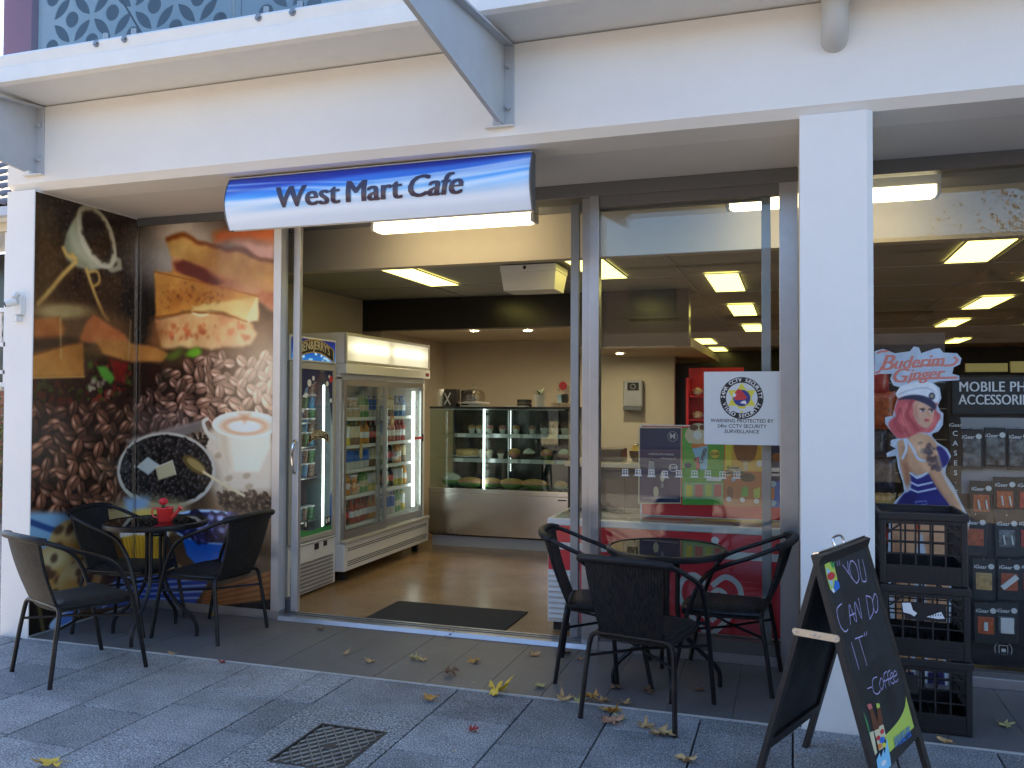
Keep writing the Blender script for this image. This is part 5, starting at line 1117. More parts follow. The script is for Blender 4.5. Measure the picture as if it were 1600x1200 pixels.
hc = Cv(.66, .17, 400, (.06, .16, .52)); tt = np.linspace(0, 1, hc.h)[:, None, None]; hc.a[:] = np.array([.10, .45, .80]) * (1 - tt) + np.array([.05, .10, .42]) * tt
for k in range(26): hc.ell(rg.random() * .66, rg.random() * .05 if k < 14 else rg.random() * .17, .014 + rg.random() * .012, .012, 0, (.75, .88, .97), soft=.3, op=.85)
hdr = printed('freezer_header', hc.a, rough=.3, emit=.16)
p = MB(); p.uvquad((FX - .002, FY0 + .025, 1.885), (FX - .002, FY1 - .025, 1.885), (FX - .002, FY1 - .025, 2.055), (FX - .002, FY0 + .025, 2.055)); hp = p.build('header_print', hdr, fz)
def archlogo(name, org, scale, par, vs_, uy_=(0, 1, 0)):
    """black arched banner with cream letters, edged in gold; lies in a plane with axes along y and z"""
    o = Vector(org); U = Vector(uy_); Z = Vector((0, 0, 1)); Nx = Vector((1, 0, 0))
    def at(s_, t_): return (s_ * scale, (t_ + .20 * (1 - (s_ / .5) ** 2)) * vs_)
    mb = MB(); ms = [M['ink_gold'], M['ink_black'], M['ink_cream']]
    for k, (e, h) in enumerate(((.03, 0), (.0, .0006))):
        mb.m = k; S_ = np.linspace(-.5 - e, .5 + e, 17); up_ = [at(s_, .13 + e * .9) for s_ in S_]; dn = [at(s_, -.15 - e * .9) for s_ in S_]
        vs = [o + U * a + Z * b_ + Nx * h for a, b_ in up_ + dn]; n = len(S_); mb.add(vs, [(n + i, n + i + 1, i + 1, i) for i in range(n - 1)])
    mb.m = 2
    for dx in (-.003, .003): letters(mb, "BEN&JERRY'S", .27 * vs_, o + Nx * (.0012 + dx * .02) + U * dx * scale, U, Z, sx=.56 * scale / vs_, warp=lambda x, y: (x, y * 1.1 + .20 * vs_ * (1 - (x / (.5 * scale)) ** 2)), space=.95)
    return mb.build(name, ms, par)
archlogo('logo_banner', (FX - .0008, 6.09, 1.940), .56, fz, .33)
# door with a printed film round its edge
p = MB()
for b6 in ((FX - .028, FY0, .432, FX, FY0 + .05, 1.86), (FX - .028, FY1 - .05, .432, FX, FY1, 1.86), (FX - .028, FY0 + .0505, .432, FX, FY1 - .0505, .47), (FX - .028, FY0 + .0505, 1.81, FX, FY1 - .0505, 1.86)): p.box(*b6)
p.build('door_frame', M['fridge_frame'], fz, bevel=.003)
nbox('door_pane', (FX - .018, FY0 + .0505, .4705, FX - .012, FY1 - .0505, 1.8095), 'fridge_glass', fz)
p = MB(); ms = [M['ink_navy'], M['ink_blue'], M['ink_white'], M['ink_green'], M['ink_red'], M['ink_black']]; xq = FX - .011; a0, a1 = FY0 + .052, FY1 - .052
def yz(mb, mi, pts, off=0): mb.m = mi; mb.add([(xq + off, a, b_) for a, b_ in pts], [tuple(range(len(pts)))])
yz(p, 0, [(a1 - .13, 1.806), (a1, 1.806), (a1, 1.35), (a1 - .03, 1.50), (a1 - .05, 1.62)]); yz(p, 0, [(a0, 1.806), (a0 + .42, 1.806), (a0 + .36, 1.72), (a0 + .2, 1.66), (a0 + .1, 1.52), (a0, 1.4)])
yz(p, 1, [(a1 - .03, .53), (a1, .50), (a1, .80), (a1 - .02, .74)]); yz(p, 1, [(a0, .50), (a0 + .10, .55), (a0 + .04, .72), (a0, .76)])
yz(p, 3, spline([(a0, .474), (a1, .474), (a1, .53), (a1 - .15, .515), (a0 + .3, .50), (a0 + .1, .535), (a0, .55)], 2, False))
for (a, z, r_, mi) in ((6.33, 1.76, .014, 2), (6.30, 1.70, .022, 2), (6.36, 1.56, .02, 2), (6.02, 1.70, .03, 2), (5.97, 1.60, .022, 2), (5.93, 1.48, .02, 2), (6.36, 1.74, .03, 4), (6.08, 1.74, .02, 2)): p.m = mi; disc(p, (xq + .0006, a, z), r_, (0, 1, 0), (0, 0, 1), 14)
p.build('door_print', ms, fz); p = MB()
for (a, z) in ((5.99, .56), (6.31, .545), (6.35, .55)):
    p.m = 5; disc(p, (xq + .0006, a, z), .03, (0, 1, 0), (0, 0, 1), 14, r2=.042); p.m = 2; disc(p, (xq + .0012, a - .006, z + .008), .014, (0, 1, 0), (0, 0, 1), 12, r2=.022)
p.build('cow_print', ms, fz); archlogo('door_banner', (xq + .001, 6.17, 1.245), .30, fz, .20)
nbox('led_strip', (-3.735, 6.285, .50, -3.722, 6.298, 1.69), 'led_white', fz)
fzs = [1.60, 1.375, 1.175, .915, .555]
for z in fzs: nbox('shelf', (-4.37, FY0 + .05, z - .012, -3.83, 6.395, z), 'fridge_alu', fz)
for k in range(8): nbox('grille_slat', (FX + .0005, FY0 + .03, .035 + k * .031, FX + .008, FY1 - .05, .052 + k * .031), 'fridge_alu', fz, .002)
nbox('meter', (FX + .0004, 6.10, .345, FX + .006, 6.16, .395), 'ink_black', fz); nbox('switch', (FX + .0004, 6.24, .355, FX + .006, 6.29, .395), 'ink_black', fz)
nbox('grille_lip', (FX + .0003, FY0 + .01, .403, FX + .006, FY1 - .01, .409), 'fridge_alu', fz)
pm('tub_blue', (.10, .28, .46), .45, var=.5, scale=40); pm('tub_multi', (.28, .20, .16), .45, var=.9, scale=45); pm('tub_green', (.12, .24, .12), .45, var=.8, scale=45)
def lathe_thing(name, prof, mats, loc, label, cat, group, n=12):
    """a small packaged good turned from a profile; profile entries are (radius, height, material index)"""
    mb = MB()
    for i in range(len(prof) - 1):
        mb.m = prof[i][2]; mb.lathe([prof[i][:2], prof[i + 1][:2]], n=n, cap=False)
    mb.m = prof[-1][2]; k = len(mb.v) - n; mb.f.append(list(range(k, k + n))); mb.mi.append(mb.m)
    o = mb.build(name, [MAT[q] for q in mats], smooth=True); o.location = loc; return tag(o, label, cat, group)
def clone(o, loc, rot=0, label=None):
    c = o.copy(); COL.objects.link(c); c.location = loc; c.rotation_euler = (0, 0, rot)
    if label: c['label'] = label
    return c
tubs = [lathe_thing('ice_cream_tub', [(.036, 0, 0), (.045, .105, 1), (.047, .106, 1), (.047, .118, 1)], [tb_, 'ink_white'], (0, 0, -5), 'x', 'tub', 'ice cream tubs in the slim freezer') for tb_ in ('tub_blue', 'tub_multi', 'tub_green')]
first = [True] * 3
for si, z in enumerate(fzs):
    nm = ('top', 'second', 'third', 'fourth', 'bottom')[si]
    for k in range(5):
        for st in range(2 if si in (1, 2, 3) else 1):
            t_ = (k + si + st) % 3; kd = ('blue', 'multicoloured', 'green')[t_]; lab = f'{kd} ice cream tub, ' + ('outermost', 'second', 'third', 'fourth', 'innermost')[k] + (' upper' if st else ' lower') + f' one on the {nm} shelf of the slim freezer'; lc = (-3.885 - .008 * (k % 2), 5.945 + k * .098, z + .0005 + st * .1185)
            if first[t_]: o = tubs[t_]; o.location = lc; o['label'] = lab; first[t_] = False
            else: clone(tubs[t_], lc, k, lab)
# ------------------------------------------------------------------ wide glass-door cooler
wc_ = thing('display_cooler', 'wide white two-door drinks cooler with lit blank header panel', 'fridge', (-4.0, 7.34, 0))
CX, CY0, CY1 = -3.62, 6.455, 8.225
p = MB(); p.box(-4.42, CY0, .09, -4.38, CY1, 2.145); p.box(-4.38, CY0, .34, CX - .05, CY0 + .04, 1.76); p.box(-4.38, CY1 - .04, .34, CX - .05, CY1, 1.76); p.box(-4.38, CY0, 1.745, CX - .05, CY1, 1.79); p.build('cabinet', M['white_enamel'], wc_)
p = MB(); p.box(-4.38, CY0 + .0405, .34, -4.37, CY1 - .0405, 1.7445); p.build('back_liner', M['fridge_inner'], wc_)
nbox('top_box', (-4.38, CY0, 1.8805, CX - .012, CY1, 2.145), 'white_enamel', wc_, .006)
m, t, b = newmat('cooler_header'); b.inputs['Base Color'].default_value = (.78, .78, .72, 1); b.inputs['Roughness'].default_value = .3
uvn = t.nodes.new('ShaderNodeUVMap'); uvn.uv_map = 'UVMap'; sp = t.nodes.new('ShaderNodeSeparateXYZ'); t.links.new(uvn.outputs[0], sp.inputs[0])
cr_ = t.nodes.new('ShaderNodeValToRGB'); e = cr_.color_ramp.elements; e[0].position = 0; e[0].color = (.38, .38, .38, 1); e[1].position = 1; e[1].color = (.38, .38, .38, 1)
for pos, v in ((.03, .45), (.12, 1), (.44, 1), (.50, .42), (.56, 1), (.88, 1), (.97, .45)): q = e.new(pos); q.color = (v, v, v, 1)
vr = t.nodes.new('ShaderNodeValToRGB'); e = vr.color_ramp.elements; e[0].position = 0; e[0].color = (.35, .35, .35, 1); e[1].position = 1; e[1].color = (.30, .30, .30, 1)
for pos, v in ((.25, .42), (.5, 1.0), (.62, 1.0), (.85, .42)): q = e.new(pos); q.color = (v, v, v, 1)
t.links.new(sp.outputs[0], cr_.inputs[0]); t.links.new(sp.outputs[1], vr.inputs[0]); mu = t.nodes.new('ShaderNodeMath'); mu.operation = 'MULTIPLY'; t.links.new(cr_.outputs[0], mu.inputs[0]); t.links.new(vr.outputs[0], mu.inputs[1])
m2 = t.nodes.new('ShaderNodeMath'); m2.operation = 'MULTIPLY'; m2.inputs[1].default_value = .42; t.links.new(mu.outputs[0], m2.inputs[0]); t.links.new(m2.outputs[0], b.inputs['Emission Strength']); b.inputs['Emission Color'].default_value = (1, .93, .68, 1)
p = MB(); p.uvquad((CX, CY0 + .03, 1.905), (CX, CY1 - .03, 1.905), (CX, CY1 - .03, 2.12), (CX, CY0 + .03, 2.12)); p.build('lit_header', m, wc_)
p = MB()
for b6 in ((CX - .0115, CY0, 1.8805, CX + .006, CY0 + .03, 2.145), (CX - .0115, CY1 - .03, 1.8805, CX + .006, CY1, 2.145), (CX - .0115, CY0 + .0305, 1.8805, CX + .006, CY1 - .0305, 1.905), (CX - .0115, CY0 + .0305, 2.12, CX + .006, CY1 - .0305, 2.145)): p.box(*b6)
p.build('header_frame', M['fridge_frame'], wc_, bevel=.003)
nbox('control_panel', (-4.38, CY0, 1.7905, CX + .012, CY1, 1.879), 'white_enamel', wc_, .006); nbox('display', (CX + .0125, CY1 - .12, 1.815, CX + .0135, CY1 - .03, 1.848), 'ink_black', wc_)
p = MB()
for k in range(4): p.box(CX + .0137, CY1 - .108 + k * .018, 1.824, CX + .0142, CY1 - .098 + k * .018, 1.84)
p.build('display_digits', M['ink_red'], wc_)
def cdoor(y0, y1, xo):
    dr = nbox('door_stile', (xo - .03, y0, .365, xo, y0 + .045, 1.74), 'fridge_alu', wc_, .003); nbox('door_stile', (xo - .03, y1 - .045, .365, xo, y1, 1.74), 'fridge_alu', wc_, .003)
    nbox('door_rail', (xo - .03, y0 + .0455, .365, xo, y1 - .0455, .43), 'fridge_alu', wc_); nbox('door_rail', (xo - .03, y0 + .0455, 1.69, xo, y1 - .0455, 1.74), 'fridge_alu', wc_)
    nbox('door_pane', (xo - .018, y0 + .0455, .4305, xo - .012, y1 - .0455, 1.6895), 'fridge_glass', wc_)
cdoor(6.48, 7.30, CX - .02); cdoor(7.19, 8.20, CX - .055)
nbox('led_strip', (-3.735, 8.05, .47, -3.712, 8.075, 1.66), 'led_white', wc_); nbox('led_strip', (-3.80, 6.50, .47, -3.78, 6.52, 1.66), 'led_white', wc_)
cz = [1.405, 1.155, .935, .705, .44]
for z in cz:
    nbox('shelf', (-4.365, CY0 + .05, z - .015, -3.76, CY1 - .12, z), 'fridge_inner', wc_); nbox('price_rail', (-3.759, CY0 + .05, z - .026, -3.752, CY1 - .12, z + .004), 'ink_white', wc_)
nbox('pull_strip', (CX - .0545, 7.98, 1.165, CX - .048, 8.17, 1.19), 'ink_red', wc_); nbox('pull_knob', (CX - .0540, 8.171, 1.14, CX - .046, 8.195, 1.215), 'ink_black', wc_)
nbox('base_panel', (-4.38, CY0, .10, CX + .004, CY1, .335), 'white_enamel', wc_, .01)
nbox('base_lip', (CX - .03, CY0, .3355, CX + .02, CY1, .362), 'fridge_frame', wc_, .004)
for z in (.285, .268, .175, .158, .141):
    p = MB()
    for k in range(42): p.box(CX + .0042, CY0 + .06 + k * .0395, z, CX + .0052, CY0 + .093 + k * .0395, z + .008)
    p.build('vent_row', M['ink_black'], wc_)
for y in (6.6, 8.1): nbox('foot', (-3.75, y, .0, -3.70, y + .05, .0995), 'rubber', wc_)
pm('drink_red', (.34, .04, .03), .3, var=.4, scale=30); pm('drink_cola', (.05, .02, .015), .2); pm('drink_orange', (.62, .26, .03), .3); pm('drink_green', (.12, .30, .08), .3); pm('drink_blue', (.06, .18, .42), .3); pm('drink_milk', (.60, .58, .52), .35); pm('drink_yellow', (.66, .52, .08), .3); pm('drink_choc', (.22, .12, .07), .35); pm('pouch_food', (.60, .45, .33), .5, var=.6, scale=40)
BOT = lambda body, cap: ([(.026, 0, 0), (.031, .006, 0), (.031, .05, 1), (.032, .10, 0), (.031, .125, 0), (.013, .165, 0), (.0125, .172, 2), (.014, .173, 2), (.014, .187, 2)], [body, cap[0], cap[1]])
CAR = lambda body, cap: ([(.030, 0, 0), (.033, .004, 0), (.033, .06, 1), (.033, .15, 0), (.030, .155, 0), (.012, .165, 2), (.012, .18, 2)], [body, cap[0], cap[1]])
TUB = lambda body, cap: ([(.042, 0, 0), (.050, .075, 1), (.053, .076, 1), (.053, .09, 1)], [body, 'ink_white'])
kinds = {}
def good(kind, fn, body, cap, word, cat):
    prof, mats = fn(body, cap); prof = [(a * 1.14, b_ * (1.12 if kind != 'food_tub' else 1), c) for a, b_, c in prof]; o = lathe_thing(kind, prof, mats, (0, 0, -5), 'x', cat, 'drinks and tubs in the wide cooler'); kinds[word] = [o, True, kind]
good('drink_bottle', BOT, 'drink_red', ('ink_white', 'ink_red'), 'red bottle', 'bottle'); good('drink_bottle', BOT, 'drink_cola', ('ink_red', 'ink_red'), 'dark cola bottle with red cap', 'bottle'); good('drink_bottle', BOT, 'drink_orange', ('ink_white', 'ink_orange'), 'orange juice bottle', 'bottle')
good('drink_bottle', BOT, 'drink_green', ('ink_cream', 'ink_green'), 'green bottle', 'bottle'); good('drink_bottle', BOT, 'drink_blue', ('ink_white', 'ink_blue'), 'blue sports bottle', 'bottle'); good('milk_bottle', CAR, 'drink_milk', ('ink_blue', 'ink_blue'), 'white milk bottle with blue cap', 'bottle')
good('milk_bottle', CAR, 'drink_choc', ('ink_cream', 'ink_yellow'), 'brown flavoured milk bottle', 'bottle'); good('milk_bottle', CAR, 'drink_yellow', ('ink_white', 'ink_green'), 'yellow juice bottle', 'bottle'); good('food_tub', TUB, 'pouch_food', ('ink_white',) * 2, 'round salad tub', 'tub')
SH = {0: (['round salad tub', 'round salad tub', 'round salad tub', 'green bottle', 'milk', 'white milk bottle with blue cap', 'brown flavoured milk bottle', 'blue sports bottle', 'blue sports bottle']),
      1: (['green bottle', 'yellow juice bottle', 'brown flavoured milk bottle', 'orange juice bottle', 'dark cola bottle with red cap', 'white milk bottle with blue cap', 'red bottle', 'red bottle', 'red bottle']),
      2: (['red bottle', 'white milk bottle with blue cap', 'white milk bottle with blue cap', 'white milk bottle with blue cap', 'brown flavoured milk bottle', 'green bottle', 'dark cola bottle with red cap', 'orange juice bottle', 'brown flavoured milk bottle']),
      3: (['orange juice bottle', 'orange juice bottle', 'round salad tub', 'green bottle', 'yellow juice bottle', 'dark cola bottle with red cap', 'dark cola bottle with red cap', 'yellow juice bottle', 'orange juice bottle']),
      4: (['dark cola bottle with red cap', 'dark cola bottle with red cap', 'red bottle', 'red bottle', 'orange juice bottle', 'white milk bottle with blue cap', 'white milk bottle with blue cap', 'green bottle', 'yellow juice bottle'])}
ORD = 'first second third fourth fifth sixth seventh eighth ninth tenth eleventh twelfth thirteenth fourteenth fifteenth sixteenth seventeenth'.split()
for si, z in enumerate(cz):
    nm = ('top', 'second', 'third', 'fourth', 'bottom')[si]; n = 17
    for k in range(n):
        wd = SH[si][min(8, k * 9 // n)]
        if wd not in kinds: wd = 'white milk bottle with blue cap'
        o, fresh, kn = kinds[wd]; lab = f'{wd}, {ORD[k]} from the left, {nm} shelf of the wide cooler'; lc = (-3.835 + random.uniform(-.012, .012), CY0 + .12 + k * .0915, z + .0005)
        if fresh: o.location = lc; o['label'] = lab; kinds[wd][1] = False
        else: o = clone(o, lc, random.random() * 6, lab)
        if wd == 'round salad tub' and k % 2 == 0: clone(kinds[wd][0], (lc[0], lc[1], lc[2] + .0905), 1, f'{wd} stacked on the {ORD[k]} one, {nm} shelf of the wide cooler')
for o, fr, kn in kinds.values():
    if fr: bpy.data.objects.remove(o)
# swing tags hanging on the cooler shelves
for y, z, c, l in ((6.62, .80, 'ink_orange', 'round orange price tag hanging at the left of the cooler'), (6.86, .80, 'ink_orange', 'round orange price tag hanging right of its twin in the cooler'), (6.98, 1.10, 'ink_gold', 'yellow oblong tag hanging in the middle of the left cooler door'), (7.62, 1.36, 'ink_orange', 'orange star tag on the right cooler door'), (7.0, 1.10, 'ink_cream', '')):
    if not l: continue
    p = MB(); w_, h_ = (.045, .06) if c == 'ink_orange' else (.03, .075); p.m = 0; disc(p, (-3.745, y, z), w_, (0, 1, 0), (0, 0, 1), 12, r2=h_); p.m = 1; disc(p, (-3.7445, y, z), w_ * .6, (0, 1, 0), (0, 0, 1), 10, r2=h_ * .5)
    tag(p.build('price_tag', [M[c], M['ink_cream']], solid=.001), l, 'tag')
# ------------------------------------------------------------------ cake cabinet
pm('steel_brushed', (.80, .78, .74), .24, metal=1.0, rvar=.05, scale=3); pm('cake_sponge', (.62, .42, .18), .7, var=.25, scale=30); pm('bread', (.50, .30, .11), .65, var=.3, scale=30); pm('lettuce', (.16, .30, .06), .6, var=.5, scale=60); pm('muffin_choc', (.05, .025, .018), .7, var=.4, scale=50); pm('paper_cup', (.68, .66, .58), .7); pm('cling_wrap', (.55, .56, .52), .2, var=.3, scale=50); pm('ham', (.55, .24, .18), .5, var=.3, scale=40); pm('plate', (.7, .7, .66), .25)
pm('kick_steel', (.55, .55, .54), .45, metal=.3)
cc = thing('cake_cabinet', 'stainless and glass cake cabinet full of rolls and cakes at the counter', 'display cabinet', (-2.96, 8.83, 0))
KX0, KX1, KY = -3.74, -2.175, 8.5
nbox('kickboard', (KX0 + .02, KY + .06, 0, KX1, KY + .72, .118), 'kick_steel', cc); nbox('shadow_gap', (KX0 + .01, KY + .03, .1185, KX1, KY + .72, .1345), 'rubber', cc)
nbox('front_panel', (KX0, KY, .135, KX1 + .02, KY + .72, .575), 'steel_brushed', cc, .004); nbox('upper_band', (KX0, KY - .004, .5755, KX1, KY + .72, .628), 'steel_brushed', cc, .004)
nbox('maker_badge', (KX1 - .115, KY - .0025, .535, KX1 - .025, KY - .0005, .548), 'ink_black', cc)
nbox('front_glass', (KX0 + .02, KY, .6285, KX1 - .01, KY + .006, 1.478), 'clear_glass', cc); nbox('side_glass', (KX0 + .012, KY, .6285, KX0 + .018, KY + .7, 1.478), 'clear_glass', cc); nbox('side_glass', (KX1 - .008, KY, .6285, KX1 - .002, KY + .7, 1.478), 'clear_glass', cc)
nbox('top', (KX0 + .01, KY - .008, 1.479, KX1, KY + .72, 1.502), 'int_dark', cc); nbox('back_panel', (KX0 + .02, KY + .69, .6285, KX1 - .01, KY + .71, 1.4785), 'int_dark', cc)
for x in (KX0 + .012, KX1 - .022): nbox('corner_post', (x, KY + .66, .6285, x + .02, KY + .689, 1.4785), 'alu_dark_and_shade', cc)
nbox('centre_post', (-2.955, KY + .35, .629, -2.943, KY + .362, 1.478), 'alu_light', cc)
for z, d in ((.935, .16), (1.20, .24)):
    nbox('glass_shelf', (KX0 + .025, KY + d, z, KX1 - .015, KY + .68, z + .008), 'clear_glass', cc); nbox('price_rail', (KX0 + .2, KY + d - .006, z - .035, KX1 - .03, KY + d - .001, z + .008), 'alu', cc)
    for i, x in enumerate((KX0 + .24, KX0 + .86, KX0 + 1.0, KX1 - .30, KX1 - .17)): nbox('price_card', (x, KY + d - .009, z - .032, x + .10, KY + d - .0065, z + .006), 'ink_white' if i != 3 else 'ink_cream', cc)
nbox('led_bar', (-3.122, KY + .02, .632, -3.104, KY + .034, 1.476), 'led_white', cc)
p = MB()
for k in range(30): p.box(-2.93 + .0, KY + .36, .80 + k * .0223, -2.922, KY + .368, .809 + k * .0223)
p.build('led_bead', M['led_white'], cc, kind='stuff')
nbox('top_trim', (KX0 + .06, KY + .05, 1.466, KX1 - .06, KY + .075, 1.4785), 'alu', cc)
def blob(name, rx, ry, rz, parts, loc, label, cat, group='food in the cake cabinet', n=12, seed=0):
    g_ = random.Random(seed); mb = MB()
    ph = [g_.uniform(0, 6) for _ in range(4)]
    def f(a, b_):
        th = a * 2 * math.pi; e = (b_ - .5) * math.pi; k = 1 + .07 * math.sin(3 * th + ph[0]) * math.cos(e) + .05 * math.sin(5 * th + ph[1] + 3 * e)
        return (rx * k * math.cos(e) * math.cos(th), ry * k * math.cos(e) * math.sin(th), rz * (1 + math.sin(e) * (1 + .06 * math.sin(4 * th + ph[2]))))
    mb.sheet(f, n, 8)
    for fi in range(len(mb.f)):
        lev = fi // n / 8; mb.mi[fi] = next(i for i, (th, _) in enumerate(parts) if lev < th)
    o = mb.build(name, [M[q] for _, q in parts], smooth=True, angle=80); o.location = loc; return tag(o, label, cat, group)
for i, (x, s_, l) in enumerate(((-3.30, .155, 'first filled roll from the left on the cabinet floor'), (-3.07, .14, 'filled roll behind the light bar on the cabinet floor'), (-2.83, .15, 'third filled roll on the cabinet floor'), (-2.58, .15, 'rightmost filled roll on the cabinet floor'))):
    blob('filled_roll', s_, .075, .055, ((.42, 'lettuce'), (.58, 'ham'), (1.1, 'bread')), (x, KY + .12, .631), l, 'roll', seed=i)
blob('wrapped_salad', .11, .08, .075, ((.5, 'lettuce'), (1.1, 'cling_wrap')), (-3.53, KY + .14, .631), 'wrapped salad heap at the left end of the cabinet floor', 'salad', seed=7)
blob('wrapped_sandwich', .075, .06, .05, ((.4, 'cling_wrap'), (1.1, 'bread')), (-2.30, KY + .12, .631), 'small wrapped sandwich at the right end of the cabinet floor', 'sandwich', seed=8)
def cup_muffin(name, x, y, z, top, label, s_=1.0):
    o = lathe_thing(name, [(.026 * s_, 0, 0), (.038 * s_, .05 * s_, 1), (.043 * s_, .055 * s_, 1), (.038 * s_, .075 * s_, 1), (.020 * s_, .09 * s_, 1)], ['paper_cup', top], (x, y, z), label, 'muffin', 'food in the cake cabinet', 14); return o
Z1, Z2 = .9435, 1.2085
ck = thing('sponge_cake', 'round sponge cake on a plate on the middle shelf of the cabinet', 'cake', (-3.43, KY + .36, Z1), group='food in the cake cabinet')
MB().lathe([(.0, .0), (.11, .0), (.17, .012), (.165, .018), (.0, .016)], (-3.43, KY + .36, Z1), 24, cap=False).build('plate', M['plate'], ck, smooth=True); MB().lathe([(.0, .02), (.125, .02), (.13, .03), (.13, .075), (.12, .085), (.0, .088)], (-3.43, KY + .36, Z1), 24, cap=False).build('cake', M['cake_sponge'], ck, smooth=True)
for i, x in enumerate((-3.235, -3.15, -3.02)): cup_muffin('cupcake', x, KY + .30, Z1, ('paper_cup', 'ink_cream', 'muffin_choc')[i], ('pale cupcake left of the light bar on the middle shelf', 'iced cupcake behind the light bar on the middle shelf', 'dark cupcake right of the light bar on the middle shelf')[i])
for i, (x, pr, l) in enumerate(((-2.86, ((.45, 'ham'), (1.1, 'bread')), 'burger bun in the middle of the middle cabinet shelf'), (-2.70, ((.5, 'muffin_choc'), (1.1, 'cling_wrap')), 'dark wrapped bun on the middle cabinet shelf'), (-2.50, ((.35, 'lettuce'), (.55, 'ham'), (1.1, 'bread')), 'golden burger bun with greens on the middle cabinet shelf'), (-2.31, ((.4, 'ham'), (1.1, 'cling_wrap')), 'foil wrapped bun at the right end of the middle cabinet shelf'))):
    blob('burger_bun', .068, .06, .055, pr, (x, KY + .30, Z1), l, 'bun', seed=20 + i)
for i, (x, tp, l) in enumerate(((-3.38, 'bread', 'pale muffin at the left of the top cabinet shelf'), (-3.29, 'bread', 'second pale muffin of the top cabinet shelf'), (-3.17, 'ink_pink', 'pink topped muffin of the top cabinet shelf'), (-3.02, 'ham', 'reddish muffin in the middle of the top cabinet shelf'), (-2.86, 'bread', 'muffin behind the bead lights of the top cabinet shelf'), (-2.68, 'ham', 'speckled brown muffin of the top cabinet shelf'))): cup_muffin('muffin', x, KY + .36, Z2, tp, l)
for i, x in enumerate((-2.54, -2.42, -2.31)): cup_muffin('chocolate_muffin', x, KY + .36, Z2, 'muffin_choc', ('left', 'middle', 'right')[i] + ' one of the three big chocolate muffins on the top cabinet shelf', 1.35)
# things standing on the cabinet
ZT = 1.5025
cs_ = thing('cake_stand', 'glass cake dome with knob on a low white stand on the counter', 'cake stand', (-3.33, 8.78, ZT))
MB().lathe([(.0, .0), (.15, .0), (.15, .012), (.06, .016), (.06, .028), (.175, .034), (.175, .046), (.0, .046)], (-3.33, 8.78, ZT), 28, cap=False).build('stand', M['plate'], cs_, smooth=True)
MB().lathe([(.125, .047), (.135, .09), (.125, .14), (.09, .178), (.03, .195), (.012, .198), (.012, .215), (.022, .228), (.016, .245), (.0, .248)], (-3.33, 8.78, ZT), 28, cap=False).build('dome', glass('dome_glass', (.86, .84, .78), 1.9), cs_, smooth=True)
pl_ = thing('potted_plant', 'spiky green plant in a white pot on the counter', 'plant', (-2.56, 8.75, ZT)); pm('plant_green', (.04, .09, .03), .5, var=.4, scale=30)
MB().lathe([(.0, 0), (.048, 0), (.062, .13), (.064, .132), (.058, .132), (.055, .115), (.0, .113)], (-2.56, 8.75, ZT), 24, cap=False).build('pot', M['paper_cup'], pl_, smooth=True)
for k in range(22):
    a = k * 2.4; e = R(random.uniform(25, 80)); ln = random.uniform(.10, .15); mb = MB(); c, s_ = math.cos(a), math.sin(a); vs = []
    for j in range(5):
        t_ = j / 4; r_ = ln * t_ * math.cos(e) * (1 + .25 * t_); z = .115 + ln * t_ * math.sin(e) - .03 * t_ * t_; wd = .009 * (1 - t_) ** .7 + .0006; vs += [(-2.56 + c * r_ - s_ * wd, 8.75 + s_ * r_ + c * wd, ZT + z), (-2.56 + c * r_ + s_ * wd, 8.75 + s_ * r_ - c * wd, ZT + z)]
    mb.add(vs, [(2 * j, 2 * j + 1, 2 * j + 3, 2 * j + 2) for j in range(4)]); mb.build('leaf', M['plant_green'], pl_, smooth=True)
bxs = thing('display_carton', 'cardboard counter display carton with dark packets', 'carton', (-2.31, 8.75, ZT))
nbox('carton', (-2.42, 8.70, ZT, -2.24, 8.82, ZT + .045), 'pouch_food', bxs); nbox('header_card', (-2.385, 8.80, ZT + .0455, -2.25, 8.812, ZT + .225), 'pouch_food', bxs); nbox('packet', (-2.37, 8.76, ZT + .0455, -2.325, 8.795, ZT + .13), 'ink_sky', bxs); nbox('packet', (-2.32, 8.755, ZT + .0455, -2.265, 8.795, ZT + .135), 'ink_black', bxs)
p = MB(); p.cyl((-2.318, 8.796, ZT + .2255), (-2.318, 8.815, ZT + .2255), .045, n=20); p.build('red_badge', M['ink_red'], bxs)
tn_ = thing('tin', 'stack of two dark round tins on the counter beside the plant', 'tin', (-2.74, 8.77, ZT))
for k in range(2): MB().lathe([(.0, .001), (.078, .001), (.08, .004), (.08, .035), (.074, .039), (.0, .039)], (-2.74, 8.77, ZT + k * .0405), 24, cap=False).build('tin', M['int_dark'], tn_, smooth=True)
tag(nbox('serving_board', (-2.88, 8.56, ZT + .0005, -2.66, 8.66, ZT + .012), 'paper_cup', None), 'low white board lying on the counter before the tins', 'board')
tag(lathe_thing('paper_cup_stack', [(.036, 0, 0), (.046, .12, 0), (.045, .13, 0), (.047, .19, 0)], ['paper_cup'], (-3.70, 8.72, ZT), '', 'cups', None), 'white paper cup stack at the left end of the counter', 'cups')
bx2 = thing('black_box', 'black box with a white cross on the counter beside the cup stack', 'box', (-3.58, 8.74, ZT)); nbox('carton', (-3.64, 8.68, ZT, -3.50, 8.80, ZT + .19), 'int_dark', bx2)
p = MB(); ribbon(p, [(-.035, .02), (.0, .08), (.035, .15)], .014, (-3.60, 8.6795, ZT), (1, 0, 0), (0, 0, 1)); ribbon(p, [(.035, .02), (.0, .08), (-.035, .15)], .014, (-3.60, 8.6790, ZT), (1, 0, 0), (0, 0, 1)); p.build('white_cross', M['ink_white'], bx2)
tag(nbox('coffee_canister', (-3.50, 8.82, ZT + .0005, -3.36, 8.94, ZT + .18), 'int_dark', None, .01), 'dark square canister behind the cake dome', 'canister')
